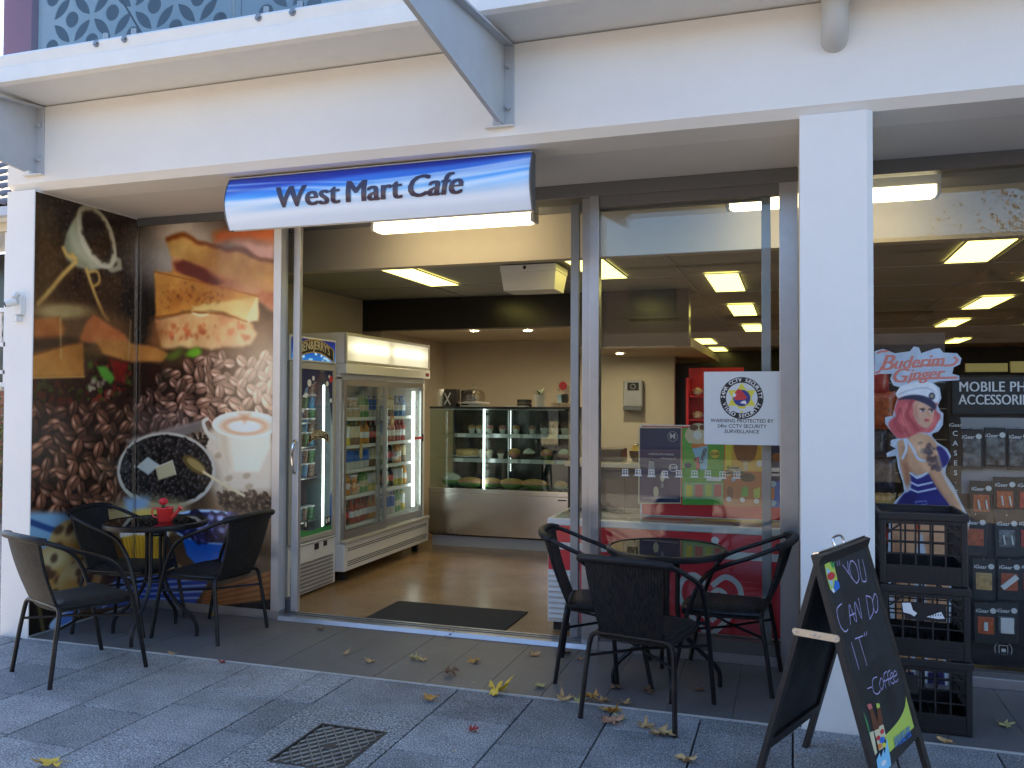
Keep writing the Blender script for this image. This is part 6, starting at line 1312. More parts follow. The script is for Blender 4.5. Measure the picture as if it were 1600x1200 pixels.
# ------------------------------------------------------------------ red chest freezer by the window
cf = thing('chest_freezer', 'red and white ice cream chest freezer with heart logo behind the side window', 'freezer', (-.6, 5.9, 0))
HY = 5.62; HX0, HX1 = -1.585, 1.0 - .62
HX1 = -.02
pm('freezer_red', (.66, .03, .045), .3, coat=.2); pm('decal_white', (.66, .68, .66), .35)
nbox('plinth', (HX0 + .03, HY + .04, .0, HX1 - .03, HY + .66, .058), 'rubber', cf); nbox('body', (HX0, HY, .06, HX1, HY + .7, .715), 'white_enamel', cf, .006); nbox('top_rim', (HX0 - .004, HY - .006, .7155, HX1 + .004, HY + .706, .762), 'white_enamel', cf, .006)
nbox('glass_lid', (HX0 + .04, HY + .03, .7625, HX1 - .6, HY + .66, .775), 'fridge_glass', cf); nbox('inner_tray', (HX0 + .04, HY + .04, .7622, HX1 - .04, HY + .65, .7624), 'alu_dark_and_shade', cf)
p = MB(); y_ = HY - .0015; flat(p, [(HX0 + .004, .415), (HX1 - .004, .415), (HX1 - .004, .553), (HX0 + .004, .553)], (0, y_, 0)); flat(p, [(HX0 + .004, .602), (HX1 - .004, .602), (HX1 - .004, .7145), (HX0 + .004, .7145)], (0, y_, 0)); flat(p, [(HX0 + .225, .075), (HX1 - .004, .075), (HX1 - .004, .4145), (HX0 + .225, .4145)], (0, y_, 0)); p.build('red_decal', M['freezer_red'], cf)
for k in range(9): 
    p = MB(); z = .085 + k * .036; p.add([(HX0 + .01, HY - .001, z), (HX0 + .215, HY - .001, z), (HX0 + .215, HY - .016, z + .006), (HX0 + .01, HY - .016, z + .006), (HX0 + .01, HY - .001, z + .024), (HX0 + .215, HY - .001, z + .024)], [(0, 1, 2, 3), (3, 2, 5, 4)]); p.build('louvre', M['white_enamel'], cf)
p = MB(); hx, hz = -.505, .255; o_ = (hx, HY - .0024, hz)
def heart(k, s_): return spline([(0 + .006 * s_, -.17 * k), (.09 * s_ * k, -.08 * k), (.165 * s_ * k, .03 * k), (.155 * s_ * k, .12 * k), (.085 * s_ * k, .16 * k), (.012 * s_ * k, .105 * k)], 6)
for s_ in (1, -1):
    ribbon(p, heart(1.15, s_), .035, o_, (1, 0, 0), (0, 0, 1)); ribbon(p, heart(.62, s_), .030, o_, (1, 0, 0), (0, 0, 1))
disc(p, (-.47, HY - .0024, .668), .024, n=20); p.build('heart_logo', M['decal_white'], cf)
# price board standing at the back of its lid
pb = thing('price_board', 'red ice cream price board with coloured posters standing on the chest freezer', 'price board', (-.55, 5.86, .776))
PY = 5.86; p = MB(); BT = [(-0.982, 1.406), (-1.008, 0.741)]
x0b, z1b = BT[0]; x0c, z0b = BT[1]; x1b = -.045
p.box(x0b - .012, PY, .776, x1b + .012, PY + .008, 1.40); p.build('board', M['ink_white'], pb, bevel=.004)
p = MB(); flat(p, [(x0b, .784), (x1b, .784), (x1b, 1.392), (x0b, 1.392)], (0, PY - .0008, 0)); p.build('red_sheet', M['freezer_red'], pb)
LAY = [0]
def post(name, items, base=0):
    mats = []; mb = MB(); 
    for i, (mt_, pts) in enumerate(items):
        if mt_ not in mats: mats.append(mt_)
        mb.m = mats.index(mt_); flat(mb, pts, (0, PY - .0016 - i * .0003 - base, 0))
    return mb.build(name, [M[q] for q in mats], pb)
def ci(c, r, n=16, ry=None): return [(c[0] + r * math.cos(a), c[1] + (ry or r) * math.sin(a)) for a in np.linspace(0, 2 * math.pi, n, endpoint=False)]
V = lambda *a: a
nv = [(-0.995, 1.375), (-0.716, 1.379), (-0.721, 0.875), (-0.999, 0.864)]
post('navy_poster', [('ink_cream', [(-1.004, 1.384), (-0.712, 1.387), (-0.716, 0.867), (-1.008, 0.855)]), ('ink_navy', nv), ('ink_grey', ci((-0.772, 1.321), .036, 20)), ('ink_navy', ci((-0.772, 1.321), .031, 20)), ('ink_white', ci((-0.768, 1.108), .030, 16, .026)), ('ink_navy', ci((-0.768, 1.108), .026, 16, .022)),
                     ('ink_grey', [(-0.933, 1.152), (-0.898, 1.144), (-0.889, 1.039), (-0.942, 1.037)]), ('ink_cream', ci((-0.841, 1.045), .016, 12, .036)), ('ink_cream', ci((-0.885, 0.943), .019, 12, .036)), ('ink_grey', [(-0.85, 1.001), (-0.833, 1.002), (-0.833, 0.971), (-0.85, 0.97)]), ('ink_grey', [(-0.977, 0.9), (-0.733, 0.909), (-0.733, 0.901), (-0.977, 0.891)])])
p = MB(); letters(p, 'M', .052, ((-0.772, 1.321)[0], PY - .0062, (-0.772, 1.321)[1]), bold=.0006); letters(p, 'CHOCOLATE TRUFFLE', .017, ((-0.85, 1.198)[0], PY - .0062, (-0.85, 1.198)[1])); letters(p, 'a Moment For Me!', .014, ((-0.802, 1.172)[0], PY - .0062, (-0.802, 1.172)[1]), shear=.2); letters(p, '$3.80', .022, ((-0.768, 1.108)[0], PY - .0068, (-0.768, 1.108)[1]), bold=.0004); p.build('lettering', M['ink_white'], pb)
post('green_poster', [('ink_green2', [(-0.707, 1.379), (-0.428, 1.382), (-0.437, 0.87), (-0.708, 0.859)]), ('ink_sky2', [(-0.699, 1.01), (-0.437, 1.019), (-0.442, 0.908), (-0.699, 0.898)]), ('ink_cyan', [(-0.648, 1.258), (-0.537, 1.282), (-0.542, 1.106), (-0.584, 1.096)]), ('ink_orange', [(-0.648, 1.271), (-0.546, 1.29), (-0.537, 1.265), (-0.643, 1.241)]),
                      ('ink_cream', spline([(-0.665, 1.28), (-0.69, 1.331), (-0.656, 1.392), (-0.596, 1.415), (-0.546, 1.385), (-0.533, 1.299), (-0.597, 1.272)], 4)), ('ink_brown', ci((-0.63, 1.384), .03, 12, .02)), ('ink_brown', ci((-0.571, 1.385), .022, 12, .018)), ('ink_white', ci((-0.605, 1.333), .03, 12, .03)), ('ink_yellow', ci((-0.491, 1.21), .030, 16)),
                      ('ink_pink', [(-0.622, 1.177), (-0.597, 1.19), (-0.588, 1.117), (-0.614, 1.086)]), ('ink_brown', ci((-0.622, 1.168), .012)), ('ink_navy', ci((-0.669, 1.128), .025, 12, .018)), ('ink_yellow', [(-0.682, 0.998), (-0.639, 0.999), (-0.639, 0.917), (-0.682, 0.916)]), ('ink_pink', [(-0.622, 1.0), (-0.571, 1.002), (-0.571, 0.92), (-0.622, 0.918)]), ('ink_lime', [(-0.555, 1.002), (-0.512, 1.004), (-0.513, 0.922), (-0.555, 0.921)]), ('ink_pink', [(-0.496, 1.004), (-0.45, 1.006), (-0.45, 0.925), (-0.496, 0.923)]), ('ink_white', [(-0.546, 1.058), (-0.445, 1.053), (-0.45, 1.027), (-0.546, 1.028)])]) if False else None
pm('ink_green2', (.10, .42, .06), .4); pm('ink_sky2', (.32, .55, .30), .4); pm('ink_amber', (.72, .42, .05), .4); pm('ink_rust', (.52, .16, .05), .4); pm('ink_choc', (.24, .09, .03), .5, var=.4, scale=150)
gp = [('ink_green2', [(-0.707, 1.379), (-0.428, 1.382), (-0.437, 0.87), (-0.708, 0.859)]), ('ink_sky2', [(-0.699, 1.01), (-0.437, 1.019), (-0.442, 0.908), (-0.699, 0.898)]), ('ink_cyan', [(-0.648, 1.258), (-0.537, 1.282), (-0.542, 1.106), (-0.584, 1.096)]), ('ink_orange', [(-0.648, 1.271), (-0.546, 1.29), (-0.537, 1.265), (-0.643, 1.241)]),
      ('ink_cream', spline([(-0.665, 1.28), (-0.69, 1.331), (-0.656, 1.392), (-0.596, 1.415), (-0.546, 1.385), (-0.533, 1.299), (-0.597, 1.272)], 4)), ('ink_brown', ci((-0.63, 1.384), .03, 12, .02)), ('ink_brown', ci((-0.571, 1.385), .022, 12, .018)), ('ink_white', ci((-0.605, 1.333), .03, 12, .03)), ('ink_yellow', ci((-0.491, 1.21), .030, 16)),
      ('ink_pink', [(-0.622, 1.177), (-0.597, 1.19), (-0.588, 1.117), (-0.614, 1.086)]), ('ink_brown', ci((-0.622, 1.168), .012)), ('ink_navy', ci((-0.669, 1.128), .025, 12, .018)), ('ink_yellow', [(-0.682, 0.998), (-0.639, 0.999), (-0.639, 0.917), (-0.682, 0.916)]), ('ink_pink', [(-0.622, 1.0), (-0.571, 1.002), (-0.571, 0.92), (-0.622, 0.918)]), ('ink_lime', [(-0.555, 1.002), (-0.512, 1.004), (-0.513, 0.922), (-0.555, 0.921)]), ('ink_pink', [(-0.496, 1.004), (-0.45, 1.006), (-0.45, 0.925), (-0.496, 0.923)]), ('ink_white', [(-0.546, 1.058), (-0.445, 1.053), (-0.45, 1.027), (-0.546, 1.028)])]
post('green_poster', gp)
post('yellow_poster', [('ink_amber', [(-0.424, 1.357), (-0.174, 1.36), (-0.178, 1.099), (-0.429, 1.092)]), ('ink_rust', [(-0.429, 1.092), (-0.178, 1.099), (-0.183, 0.872), (-0.433, 0.861)]), ('ink_yellow', [(-0.42, 1.348), (-0.374, 1.349), (-0.387, 1.101), (-0.425, 1.1)]), ('ink_choc', spline([(-0.37, 1.387), (-0.214, 1.389), (-0.219, 1.254), (-0.239, 1.178), (-0.292, 1.155), (-0.346, 1.175), (-0.37, 1.251)], 3)), ('ink_cream', [(-0.309, 1.159), (-0.276, 1.16), (-0.28, 1.1), (-0.305, 1.1)]),
                       ('ink_cream', spline([(-0.42, 1.101), (-0.371, 1.132), (-0.313, 1.112), (-0.317, 1.061), (-0.371, 1.076), (-0.412, 1.058)], 3)), ('ink_white', ci((-0.203, 1.153), .022)), ('ink_black', ci((-0.28, 1.058), .05, 14, .03)), ('ink_brown', ci((-0.392, 0.952), .022, 12, .045)), ('ink_green2', [(-0.317, 0.989), (-0.28, 1.003), (-0.276, 0.931), (-0.322, 0.929)]), ('ink_lime', [(-0.244, 0.979), (-0.199, 0.997), (-0.203, 0.926), (-0.24, 0.924)]),
                       ('ink_white', ci((-0.4, 0.909), .017)), ('ink_white', ci((-0.313, 0.909), .017)), ('ink_white', ci((-0.223, 0.904), .017)), ('ink_sky', ci((-0.371, 1.042), .013))])
post('blue_poster', [('ink_navy', [(-0.166, 1.289), (-0.073, 1.291), (-0.074, 1.039), (-0.166, 1.036)]), ('ink_blue', [(-0.166, 1.036), (-0.074, 1.039), (-0.078, 0.868), (-0.171, 0.864)]), ('ink_choc', ci((-0.094, 1.194), .03)), ('ink_white', [(-0.138, 1.125), (-0.078, 1.127), (-0.078, 1.102), (-0.138, 1.1)]), ('ink_white', [(-0.13, 1.088), (-0.078, 1.089), (-0.078, 1.073), (-0.13, 1.071)]), ('ink_sky', ci((-0.118, 1.021), .02)), ('ink_orange', [(-0.13, 0.995), (-0.11, 0.996), (-0.11, 0.921), (-0.13, 0.92)]), ('ink_sky', ci((-0.118, 0.895), .02))])
p = MB(); c_ = (-0.571, 1.195); letters(p, 'Cornetto', .046, (c_[0], PY - .0068, c_[1]), ux=(.3, 0, .95), uy=(-.95, 0, .3), bold=.0008, sx=.6)
c_ = (-0.491, 1.21); letters(p, '$2.00', .026, (c_[0], PY - .0072, c_[1]), bold=.0006, sx=.9); c_ = (-0.362, 1.094); letters(p, 'Gaytime', .036, (c_[0], PY - .0078, c_[1] - .004), bold=.001, shear=.1); letters(p, 'Golden', .026, (c_[0] - .01, PY - .0078, c_[1] + .027), bold=.0006); p.build('poster_lettering', M['ink_black'], pb)
p = MB(); 
for k in range(2): letters(p, 'prices are recommended and include gst', .011, (x0b + .16, PY - .0012, .90 - k * .016), align='CENTER')
p.box(x0b + .01, PY - .0014, .925, x1b, PY - .001, .929); p.build('fine_print', M['ink_pink'], pb)
# ------------------------------------------------------------------ security notice and white window marks on the side window
GY = YW + .0345
nc = thing('security_notice', 'white security notice with star emblem taped on the side window', 'notice', (-.29, GY, 1.52))
nq = [(-0.508, 1.74), (-0.072, 1.733), (-0.07, 1.308), (-0.509, 1.3)]; nx0, nx1, nz0, nz1 = nq[0][0], -.0685, nq[3][1], nq[0][1]
nbox('card', (nx0, GY - .0035, nz0, nx1, GY - .0003, nz1), 'paper_white', nc) if 'paper_white' in MAT else None
pm('paper_white', (.66, .70, .72), .45)
nbox('card', (nx0, GY - .0035, nz0, nx1, GY - .0003, nz1), 'paper_white', nc)
ec = (-0.286, 1.581); er = .126; yy_ = GY - .0042; mb = MB(); mats = ['ink_black', 'paper_white', 'ink_yellow', 'ink_navy2', 'ink_red', 'ink_white']; pm('ink_navy2', (.03, .045, .25), .4)
mb.m = 0; disc(mb, (ec[0], yy_, ec[1]), er, n=40); mb.m = 1; disc(mb, (ec[0], yy_ - .0003, ec[1]), er * .73, n=36)
mb.m = 2
for s_ in (1, -1):
    flat(mb, [(ec[0] + er * .74 * math.cos(R(90 * s_ + 120 * k)), ec[1] + er * .74 * math.sin(R(90 * s_ + 120 * k))) for k in range(3)], (0, yy_ - .0006 - .0002 * s_, 0))
mb.m = 3; disc(mb, (ec[0], yy_ - .0012, ec[1]), er * .40, n=24)
mb.m = 4; flat(mb, spline([(ec[0] - .045, ec[1] + .02), (ec[0] - .02, ec[1] + .055), (ec[0] + .012, ec[1] + .03), (ec[0] + .03, ec[1] - .002), (ec[0] - .005, ec[1] - .012), (ec[0] - .04, ec[1] - .012)], 3), (0, yy_ - .0015, 0)); mb.m = 5; flat(mb, [(ec[0] - .01, ec[1] - .03), (ec[0] + .03, ec[1] - .038), (ec[0] + .022, ec[1] - .015), (ec[0] + .005, ec[1] - .018)], (0, yy_ - .0015, 0)); flat(mb, [(ec[0] - .05, ec[1] + .035), (ec[0] - .03, ec[1] + .02), (ec[0] - .04, ec[1] + .005), (ec[0] - .052, ec[1] + .01)], (0, yy_ - .0017, 0))
mb.m = 1; flat(mb, [(ec[0] - .075, ec[1] - .064), (ec[0] + .075, ec[1] - .064), (ec[0] + .07, ec[1] - .078), (ec[0] - .07, ec[1] - .078)], (0, yy_ - .0017, 0))
mb.build('emblem', [M[q] for q in mats], nc)
p = MB()
for d in (-.0012, .0012): arc_letters(p, '24HR CCTV SECURITY', .031, (ec[0] + d, yy_ - .0022 - d * .2, ec[1]), er * .86, R(90), step=R(10.2))
p.build('ring_lettering', M['ink_white'], nc); p = MB()
for d in (-.0012, .0012): arc_letters(p, 'VIDEO SECURITY', .031, (ec[0] + d, yy_ - .0022 - d * .2, ec[1]), er * .86, R(270), step=R(10.6), flip=True)
p.build('ring_lettering', M['ink_white'], nc)
p = MB()
for s_, py in (('WARNING PROTECTED BY', 658.5), ('24hr CCTV SECURITY', 667), ('SURVEILLANCE', 675.5)):
    c_ = (-0.286, 1.411); letters(p, s_, .030, (ec[0], GY - .0042, c_[1] + (667 - py) * .0038), bold=.0003)
p.build('lettering', M['ink_black'], nc)
sm_ = thing('window_decal', 'row of small white window-shaped marks stuck across the side window', 'decal', (-.6, GY, 1.1))
for (px, pz) in [(-0.992, 1.118), (-0.911, 1.121), (-0.828, 1.119), (-0.745, 1.114), (-0.659, 1.12), (-0.566, 1.121), (-0.486, 1.123), (-0.399, 1.12), (-0.316, 1.123)]:
    p = MB(); y_ = GY - .0006
    for (a, b_, c, d) in ((-.018, .012, .018, .017), (-.018, -.003, .018, .001), (-.018, -.022, .018, -.017), (-.026, -.027, .026, -.0225)): flat(p, [(px + a, pz + b_), (px + c, pz + b_), (px + c, pz + d), (px + a, pz + d)], (0, y_, 0))
    for a in (-.018, -.002, .014): flat(p, [(px + a, pz - .0168), (px + a + .004, pz - .0168), (px + a + .004, pz + .0118), (px + a, pz + .0118)], (0, y_ - .0002, 0))
    p.build('window_mark', M['decal_white'], sm_)
# ------------------------------------------------------------------ things seen deeper through the side window
ctn = thing('service_counter', 'dark timber service counter with pale bench top inside the side window', 'counter', (-1.5, 7.8, 0)); pm('dark_timber', (.045, .032, .025), .4, var=.4, scale=6); pm('bench_top', (.48, .44, .36), .35)
nbox('bench_top', (-1.95, 7.45, .975, -.6, 8.1, 1.015), 'bench_top', ctn, .004)
for k in range(5): nbox('panel', (-1.93 + k * .262, 7.5, .06, -1.673 + k * .262, 8.05, .974), 'dark_timber', ctn, .003)
td = thing('towel_dispenser', 'grey paper towel dispenser on the cream back wall', 'dispenser', (-1.83, 10.36, 1.64)); nbox('case', (-1.955, 10.28, 1.50, -1.72, 10.399, 1.82), 'grey_plastic', td, .015); nbox('dark_window', (-1.90, 10.272, 1.70, -1.76, 10.2795, 1.795), 'int_dark', td); nbox('tray', (-1.95, 10.25, 1.46, -1.725, 10.399, 1.4995), 'alu_dark_and_shade', td)
p = MB(); ring(p, (-1.83, 10.2705, 1.747), .026, .032, n=20); p.build('round_mark', M['ink_grey'], td)
dfr = thing('dark_fridge', 'tall black fridge standing past the cream back wall', 'fridge', (-1.35, 11.2, 0)); nbox('body', (-1.62, 10.9, .0, -1.13, 11.5, 2.04), 'int_dark', dfr, .01); nbox('door', (-1.615, 10.885, .1, -1.135, 10.8995, 1.95), 'int_dark', dfr, .004); nbox('handle', (-1.18, 10.865, .8, -1.165, 10.8845, 1.3), 'alu_dark_and_shade', dfr)
rsf = thing('red_shelf', 'red snack shelf with rounded packets beside the black fridge', 'shelf', (-.95, 10.5, 0)); nbox('back', (-1.2, 10.62, .1, -.55, 10.65, 1.98), 'freezer_red', rsf); nbox('side', (-1.2, 10.3, .1, -1.17, 10.6195, 1.85), 'freezer_red', rsf)
for k in range(5): nbox('shelf', (-1.1695, 10.32, .5 + k * .28, -.55, 10.6195, .515 + k * .28), 'freezer_red', rsf)
for k in range(5):
    for j in range(3): blob('snack_packet', .07, .05, .05, ((.5, 'cling_wrap'), (1.1, 'pouch_food')), (-1.08 + j * .17, 10.42, .5155 + k * .28), ('left', 'middle', 'right')[j] + ' snack packet on the ' + ('lowest', 'second', 'third', 'fourth', 'top')[k] + ' level of the red shelf', 'packet', 'packets on the red shelf', seed=40 + k * 3 + j)
gd = lathe_thing('lolly_jar', [(.05, 0, 0), (.075, .05, 0), (.08, .10, 1), (.05, .15, 0), (.03, .16, 0)], ['drink_cola', 'ink_gold'], (-1.33, 7.72, 1.0155), 'dark round jar with gold glints on the pale bench', 'jar', None); tag(nbox('till', (-1.72, 7.62, 1.0155, -1.46, 7.9, 1.13), 'int_dark', None, .01), 'low black till on the pale bench by the window', 'till')
# ------------------------------------------------------------------ display window: chips, sailor cut-out, phone accessories
ch = thing('chip_rack', 'wire chip rack behind the left edge of the display window', 'rack', (.6, 5.85, 0)); nbox('pegboard', (.40, 5.95, .1, .92, 5.97, 2.0), 'dark_timber', ch)
for z in (.92, 1.12, 1.33, 1.52, 1.68): MB().cyl((.42, 5.80, z), (.90, 5.80, z), .004, n=6).build('rail', M['alu'], ch)
pm('chip_orange', (.45, .09, .025), .35, var=.5, scale=40, coat=.3); pm('chip_tan', (.52, .33, .12), .4, var=.4, scale=40); pm('chip_dark', (.05, .045, .07), .35, var=.8, scale=40, coat=.3); pm('chip_red', (.45, .04, .03), .35, var=.5, scale=40, coat=.3)
def chipbag(x, z, w_, h_, mt, label):
    mb = MB()
    def f(a, b_, s_=1):
        u = a * 2 - 1; v = b_ * 2 - 1; d = .028 * (1 - u ** 4) * (1 - v ** 6) + .003 * math.sin(9 * u + 5 * v); return (x + u * w_ / 2 * (1 - .05 * (1 - v * v)), 5.79 - s_ * d, z + v * h_ / 2 + .004 * math.sin(14 * u) * (abs(v) > .9))
    mb.sheet(lambda a, b_: f(a, b_, 1), 8, 10); mb.sheet(lambda a, b_: f(1 - a, b_, -.8), 8, 10)
    tag(mb.build('chip_bag', M[mt], smooth=True, angle=70), label, 'chip bag', 'chip bags on the rack')
for (x, z, w_, h_, mt, l) in ((.505, 1.70, .15, .19, 'chip_red', 'red chip bag behind the top of the pink lettering'), (.53, 1.51, .17, .24, 'chip_orange', 'orange chip bag left of the sailor cap'), (.68, 1.50, .15, .22, 'chip_orange', 'orange chip bag hidden behind the sailor hair'), (.50, 1.30, .12, .17, 'chip_dark', 'dark chip bag level with the sailor shoulder'), (.62, 1.29, .12, .17, 'chip_dark', 'second dark chip bag beside the shoulder'), (.535, 1.10, .16, .21, 'chip_dark', 'navy chip bag with orange top under the shoulder'), (.54, .90, .15, .19, 'chip_tan', 'tan chip bag beside the navy dress'), (.69, .90, .13, .19, 'chip_tan', 'second tan chip bag behind the navy dress'), (.58, .73, .09, .10, 'chip_red', 'little red packet above the top milk crate')): chipbag(x, z, w_, h_, mt, l)
# the cut-out: a printed flat figure of a sailor woman, standing against the glass
CO = 5.246; LX0, LX1, LZ0, LZ1 = .42, .96, .004, 1.86
lc_ = Cv(LX1 - LX0, LZ1 - LZ0, 520, (.72, .78, .84))
def T(L): return [(a - LX0, b_ - LZ0) for a, b_ in L]
K_ = lambda px: px
skin, skd = (.80, .62, .47), (.62, .42, .30)
lc_.poly(T([(0.579, 0.97), (0.539, 0.904), (0.528, 0.759), (0.534, 0.58), (0.546, 0.366), (0.558, 0.188), (0.57, -0.032), (0.636, -0.025), (0.631, 0.23), (0.645, 0.481), (0.66, 0.731), (0.686, 0.839), (0.705, 0.733), (0.704, 0.485), (0.715, 0.238), (0.72, -0.016), (0.79, -0.008), (0.792, 0.21), (0.816, 0.423), (0.83, 0.635), (0.828, 0.846), (0.809, 0.951)]), skin, soft=.004)
lc_.line(T([(0.555, 0.796), (0.566, 0.475), (0.584, 0.048)]), .03, skd, op=.5, soft=.01); lc_.line(T([(0.725, 0.805), (0.733, 0.487), (0.74, 0.064)]), .03, skd, op=.5, soft=.01)
lc_.ell(*T([(0.667, 0.859)])[0], .012, .03, 0, (.78, .32, .14))
lc_.poly(T([(0.564, 0.046), (0.643, 0.054), (0.648, -0.052), (0.55, -0.062)]), (.12, .12, .3)); lc_.poly(T([(0.714, 0.061), (0.794, 0.069), (0.803, -0.035), (0.707, -0.045)]), (.12, .12, .3))
# back and shoulder
lc_.poly(T(spline([(0.565, 1.336), (0.611, 1.373), (0.69, 1.385), (0.741, 1.361), (0.773, 1.305), (0.76, 1.233), (0.727, 1.168), (0.675, 1.152), (0.636, 1.166), (0.616, 1.093), (0.622, 1.065), (0.609, 1.079), (0.584, 1.175), (0.571, 1.265)], 4)), skin, soft=.003)
lc_.poly(T([(0.584, 1.229), (0.623, 1.194), (0.662, 1.152), (0.649, 1.13), (0.622, 1.086), (0.603, 1.114)]), (.62, .40, .28), soft=.012, op=.6)
# dress
lc_.poly(T(spline([(0.629, 1.158), (0.669, 1.131), (0.727, 1.168), (0.744, 1.233), (0.767, 1.312), (0.802, 1.298), (0.827, 1.253), (0.818, 1.217), (0.792, 1.191), (0.772, 1.145), (0.791, 1.074), (0.829, 0.987), (0.86, 0.954), (0.816, 0.923), (0.687, 0.925), (0.549, 0.94), (0.563, 0.991), (0.596, 1.042), (0.629, 1.065), (0.636, 1.115)], 4)), (.10, .12, .44), soft=.003)
lc_.poly(T([(0.549, 0.94), (0.563, 0.991), (0.603, 1.043), (0.662, 1.052), (0.687, 0.925)]), (.07, .08, .34), soft=.01, op=.8)
for L in ([(0.629, 1.162), (0.665, 1.134), (0.727, 1.172)], [(0.636, 1.108), (0.668, 1.092), (0.74, 1.112)], [(0.629, 1.072), (0.668, 1.056), (0.759, 1.08)]): lc_.line(T(L), .010, (.80, .86, .93))
lc_.poly(T([(0.655, 1.005), (0.713, 1.011), (0.719, 0.962), (0.654, 0.955)]), (.55, .62, .80)); lc_.poly(T([(0.658, 1.0), (0.71, 1.006), (0.715, 0.967), (0.659, 0.961)]), (.10, .12, .44)); lc_.line(T([(0.668, 0.981), (0.703, 0.989)]), .006, (.6, .66, .85))
# arm with tattoo
lc_.poly(T(spline([(0.715, 1.339), (0.754, 1.326), (0.773, 1.262), (0.785, 1.181), (0.823, 1.093), (0.867, 1.024), (0.905, 0.927), (0.923, 0.872), (0.91, 0.843), (0.895, 0.892), (0.86, 0.954), (0.797, 1.036), (0.746, 1.119), (0.721, 1.179), (0.708, 1.261)], 4)), skin, soft=.003)
lc_.line(T([(0.727, 1.168), (0.785, 1.064), (0.854, 0.967), (0.895, 0.892)]), .012, skd, op=.5, soft=.008)
lc_.speckle(*T([(0.679, 1.167)])[0], *T([(0.786, 1.34)])[0], 70, .013, [(.28, .26, .30), (.42, .36, .36), (.33, .25, .26)], 31, .75, mask=lambda x, y: (lambda X, Z: inpoly(X, Z, [(0.676, 1.331), (0.709, 1.353), (0.741, 1.34), (0.76, 1.283), (0.779, 1.205), (0.772, 1.177), (0.74, 1.183), (0.715, 1.239), (0.689, 1.289)]))(x + LX0, y + LZ0))
lc_.line(T([(0.676, 1.303), (0.689, 1.231), (0.721, 1.175)]), .02, (.90, .74, .58), op=.5, soft=.012); lc_.ell(*T([(0.663, 1.32)])[0], .035, .05, 0, (.92, .77, .62), soft=.6, op=.5); lc_.line(T([(0.767, 1.283), (0.792, 1.184), (0.842, 1.076), (0.905, 0.934)]), .012, (.93, .80, .64), op=.6, soft=.006); lc_.line(T([(0.604, 1.301), (0.61, 1.194), (0.619, 1.104)]), .02, (.58, .36, .25), op=.45, soft=.01)
# ties
for L in ([(0.598, 1.359), (0.565, 1.344), (0.545, 1.314), (0.511, 1.263)], [(0.598, 1.359), (0.611, 1.301), (0.591, 1.243)], [(0.604, 1.359), (0.643, 1.302), (0.669, 1.245), (0.702, 1.232)], [(0.598, 1.359), (0.558, 1.387), (0.538, 1.336)]): lc_.line(T(spline(L, 4)), .014, (.78, .84, .90))
# hair, face, cap
lc_.poly(T(spline([(0.573, 1.582), (0.552, 1.517), (0.565, 1.481), (0.532, 1.459), (0.519, 1.43), (0.538, 1.387), (0.571, 1.355), (0.624, 1.363), (0.677, 1.389), (0.722, 1.389), (0.748, 1.404), (0.768, 1.44), (0.787, 1.483), (0.762, 1.518), (0.768, 1.561), (0.691, 1.589), (0.625, 1.604)], 4)), (.80, .36, .38), soft=.003)
for k_ in range(60):
    a_ = random.Random(k_); hx_, hz_ = T([(0.641, 1.481)])[0]; hx_ += a_.gauss(0, .055); hz_ += a_.gauss(0, .05)
    if inpoly(hx_ + LX0, hz_ + LZ0, [(0.573, 1.575), (0.546, 1.473), (0.532, 1.43), (0.571, 1.362), (0.657, 1.388), (0.645, 1.517), (0.691, 1.582), (0.625, 1.6)]): lc_.line(spline([(hx_ - .012, hz_ + .03), (hx_ - .004, hz_), (hx_ + .012, hz_ - .03)], 4), .005, ((.64, .22, .26), (.92, .54, .52), (.74, .30, .33))[k_ % 3], op=.55, soft=.002)
for k, L in enumerate(([(0.579, 1.517), (0.552, 1.445), (0.585, 1.387)], [(0.612, 1.546), (0.592, 1.463), (0.637, 1.388)], [(0.638, 1.56), (0.618, 1.481), (0.67, 1.403)], [(0.761, 1.482), (0.742, 1.429), (0.709, 1.4)])): lc_.line(T(spline(L, 5)), .016, ((.62, .22, .26), (.90, .50, .48))[k % 2], op=.6, soft=.006)
lc_.poly(T(spline([(0.645, 1.546), (0.665, 1.568), (0.723, 1.561), (0.752, 1.532), (0.752, 1.482), (0.735, 1.432), (0.709, 1.414), (0.67, 1.439), (0.648, 1.489)], 4)), (.86, .68, .56), soft=.003); lc_.poly(T([(0.645, 1.539), (0.671, 1.553), (0.67, 1.46), (0.651, 1.482)]), (.70, .46, .38), soft=.01, op=.6)
ey = T([(0.694, 1.512), (0.739, 1.511), (0.723, 1.482), (0.719, 1.459)])
for q in ey[:2]: lc_.ell(q[0], q[1], .011, .006, 0, (.95, .93, .92)); lc_.ell(q[0] + .003, q[1], .005, .006, 0, (.10, .16, .28)); lc_.line([(q[0] - .012, q[1] + .010), (q[0] + .012, q[1] + .012)], .004, (.30, .14, .12)); lc_.line([(q[0] - .012, q[1] + .005), (q[0] + .012, q[1] + .006)], .004, (.12, .07, .08))
lc_.line([(ey[2][0] - .004, ey[2][1] + .02), (ey[2][0] + .006, ey[2][1])], .005, (.72, .48, .38), op=.7); lc_.ell(ey[3][0] - .002, ey[3][1], .013, .007, 0, (.75, .16, .18)); lc_.ell(ey[3][0] + .012, ey[3][1] + .006, .02, .014, 0, (.92, .60, .52), soft=.6, op=.5)
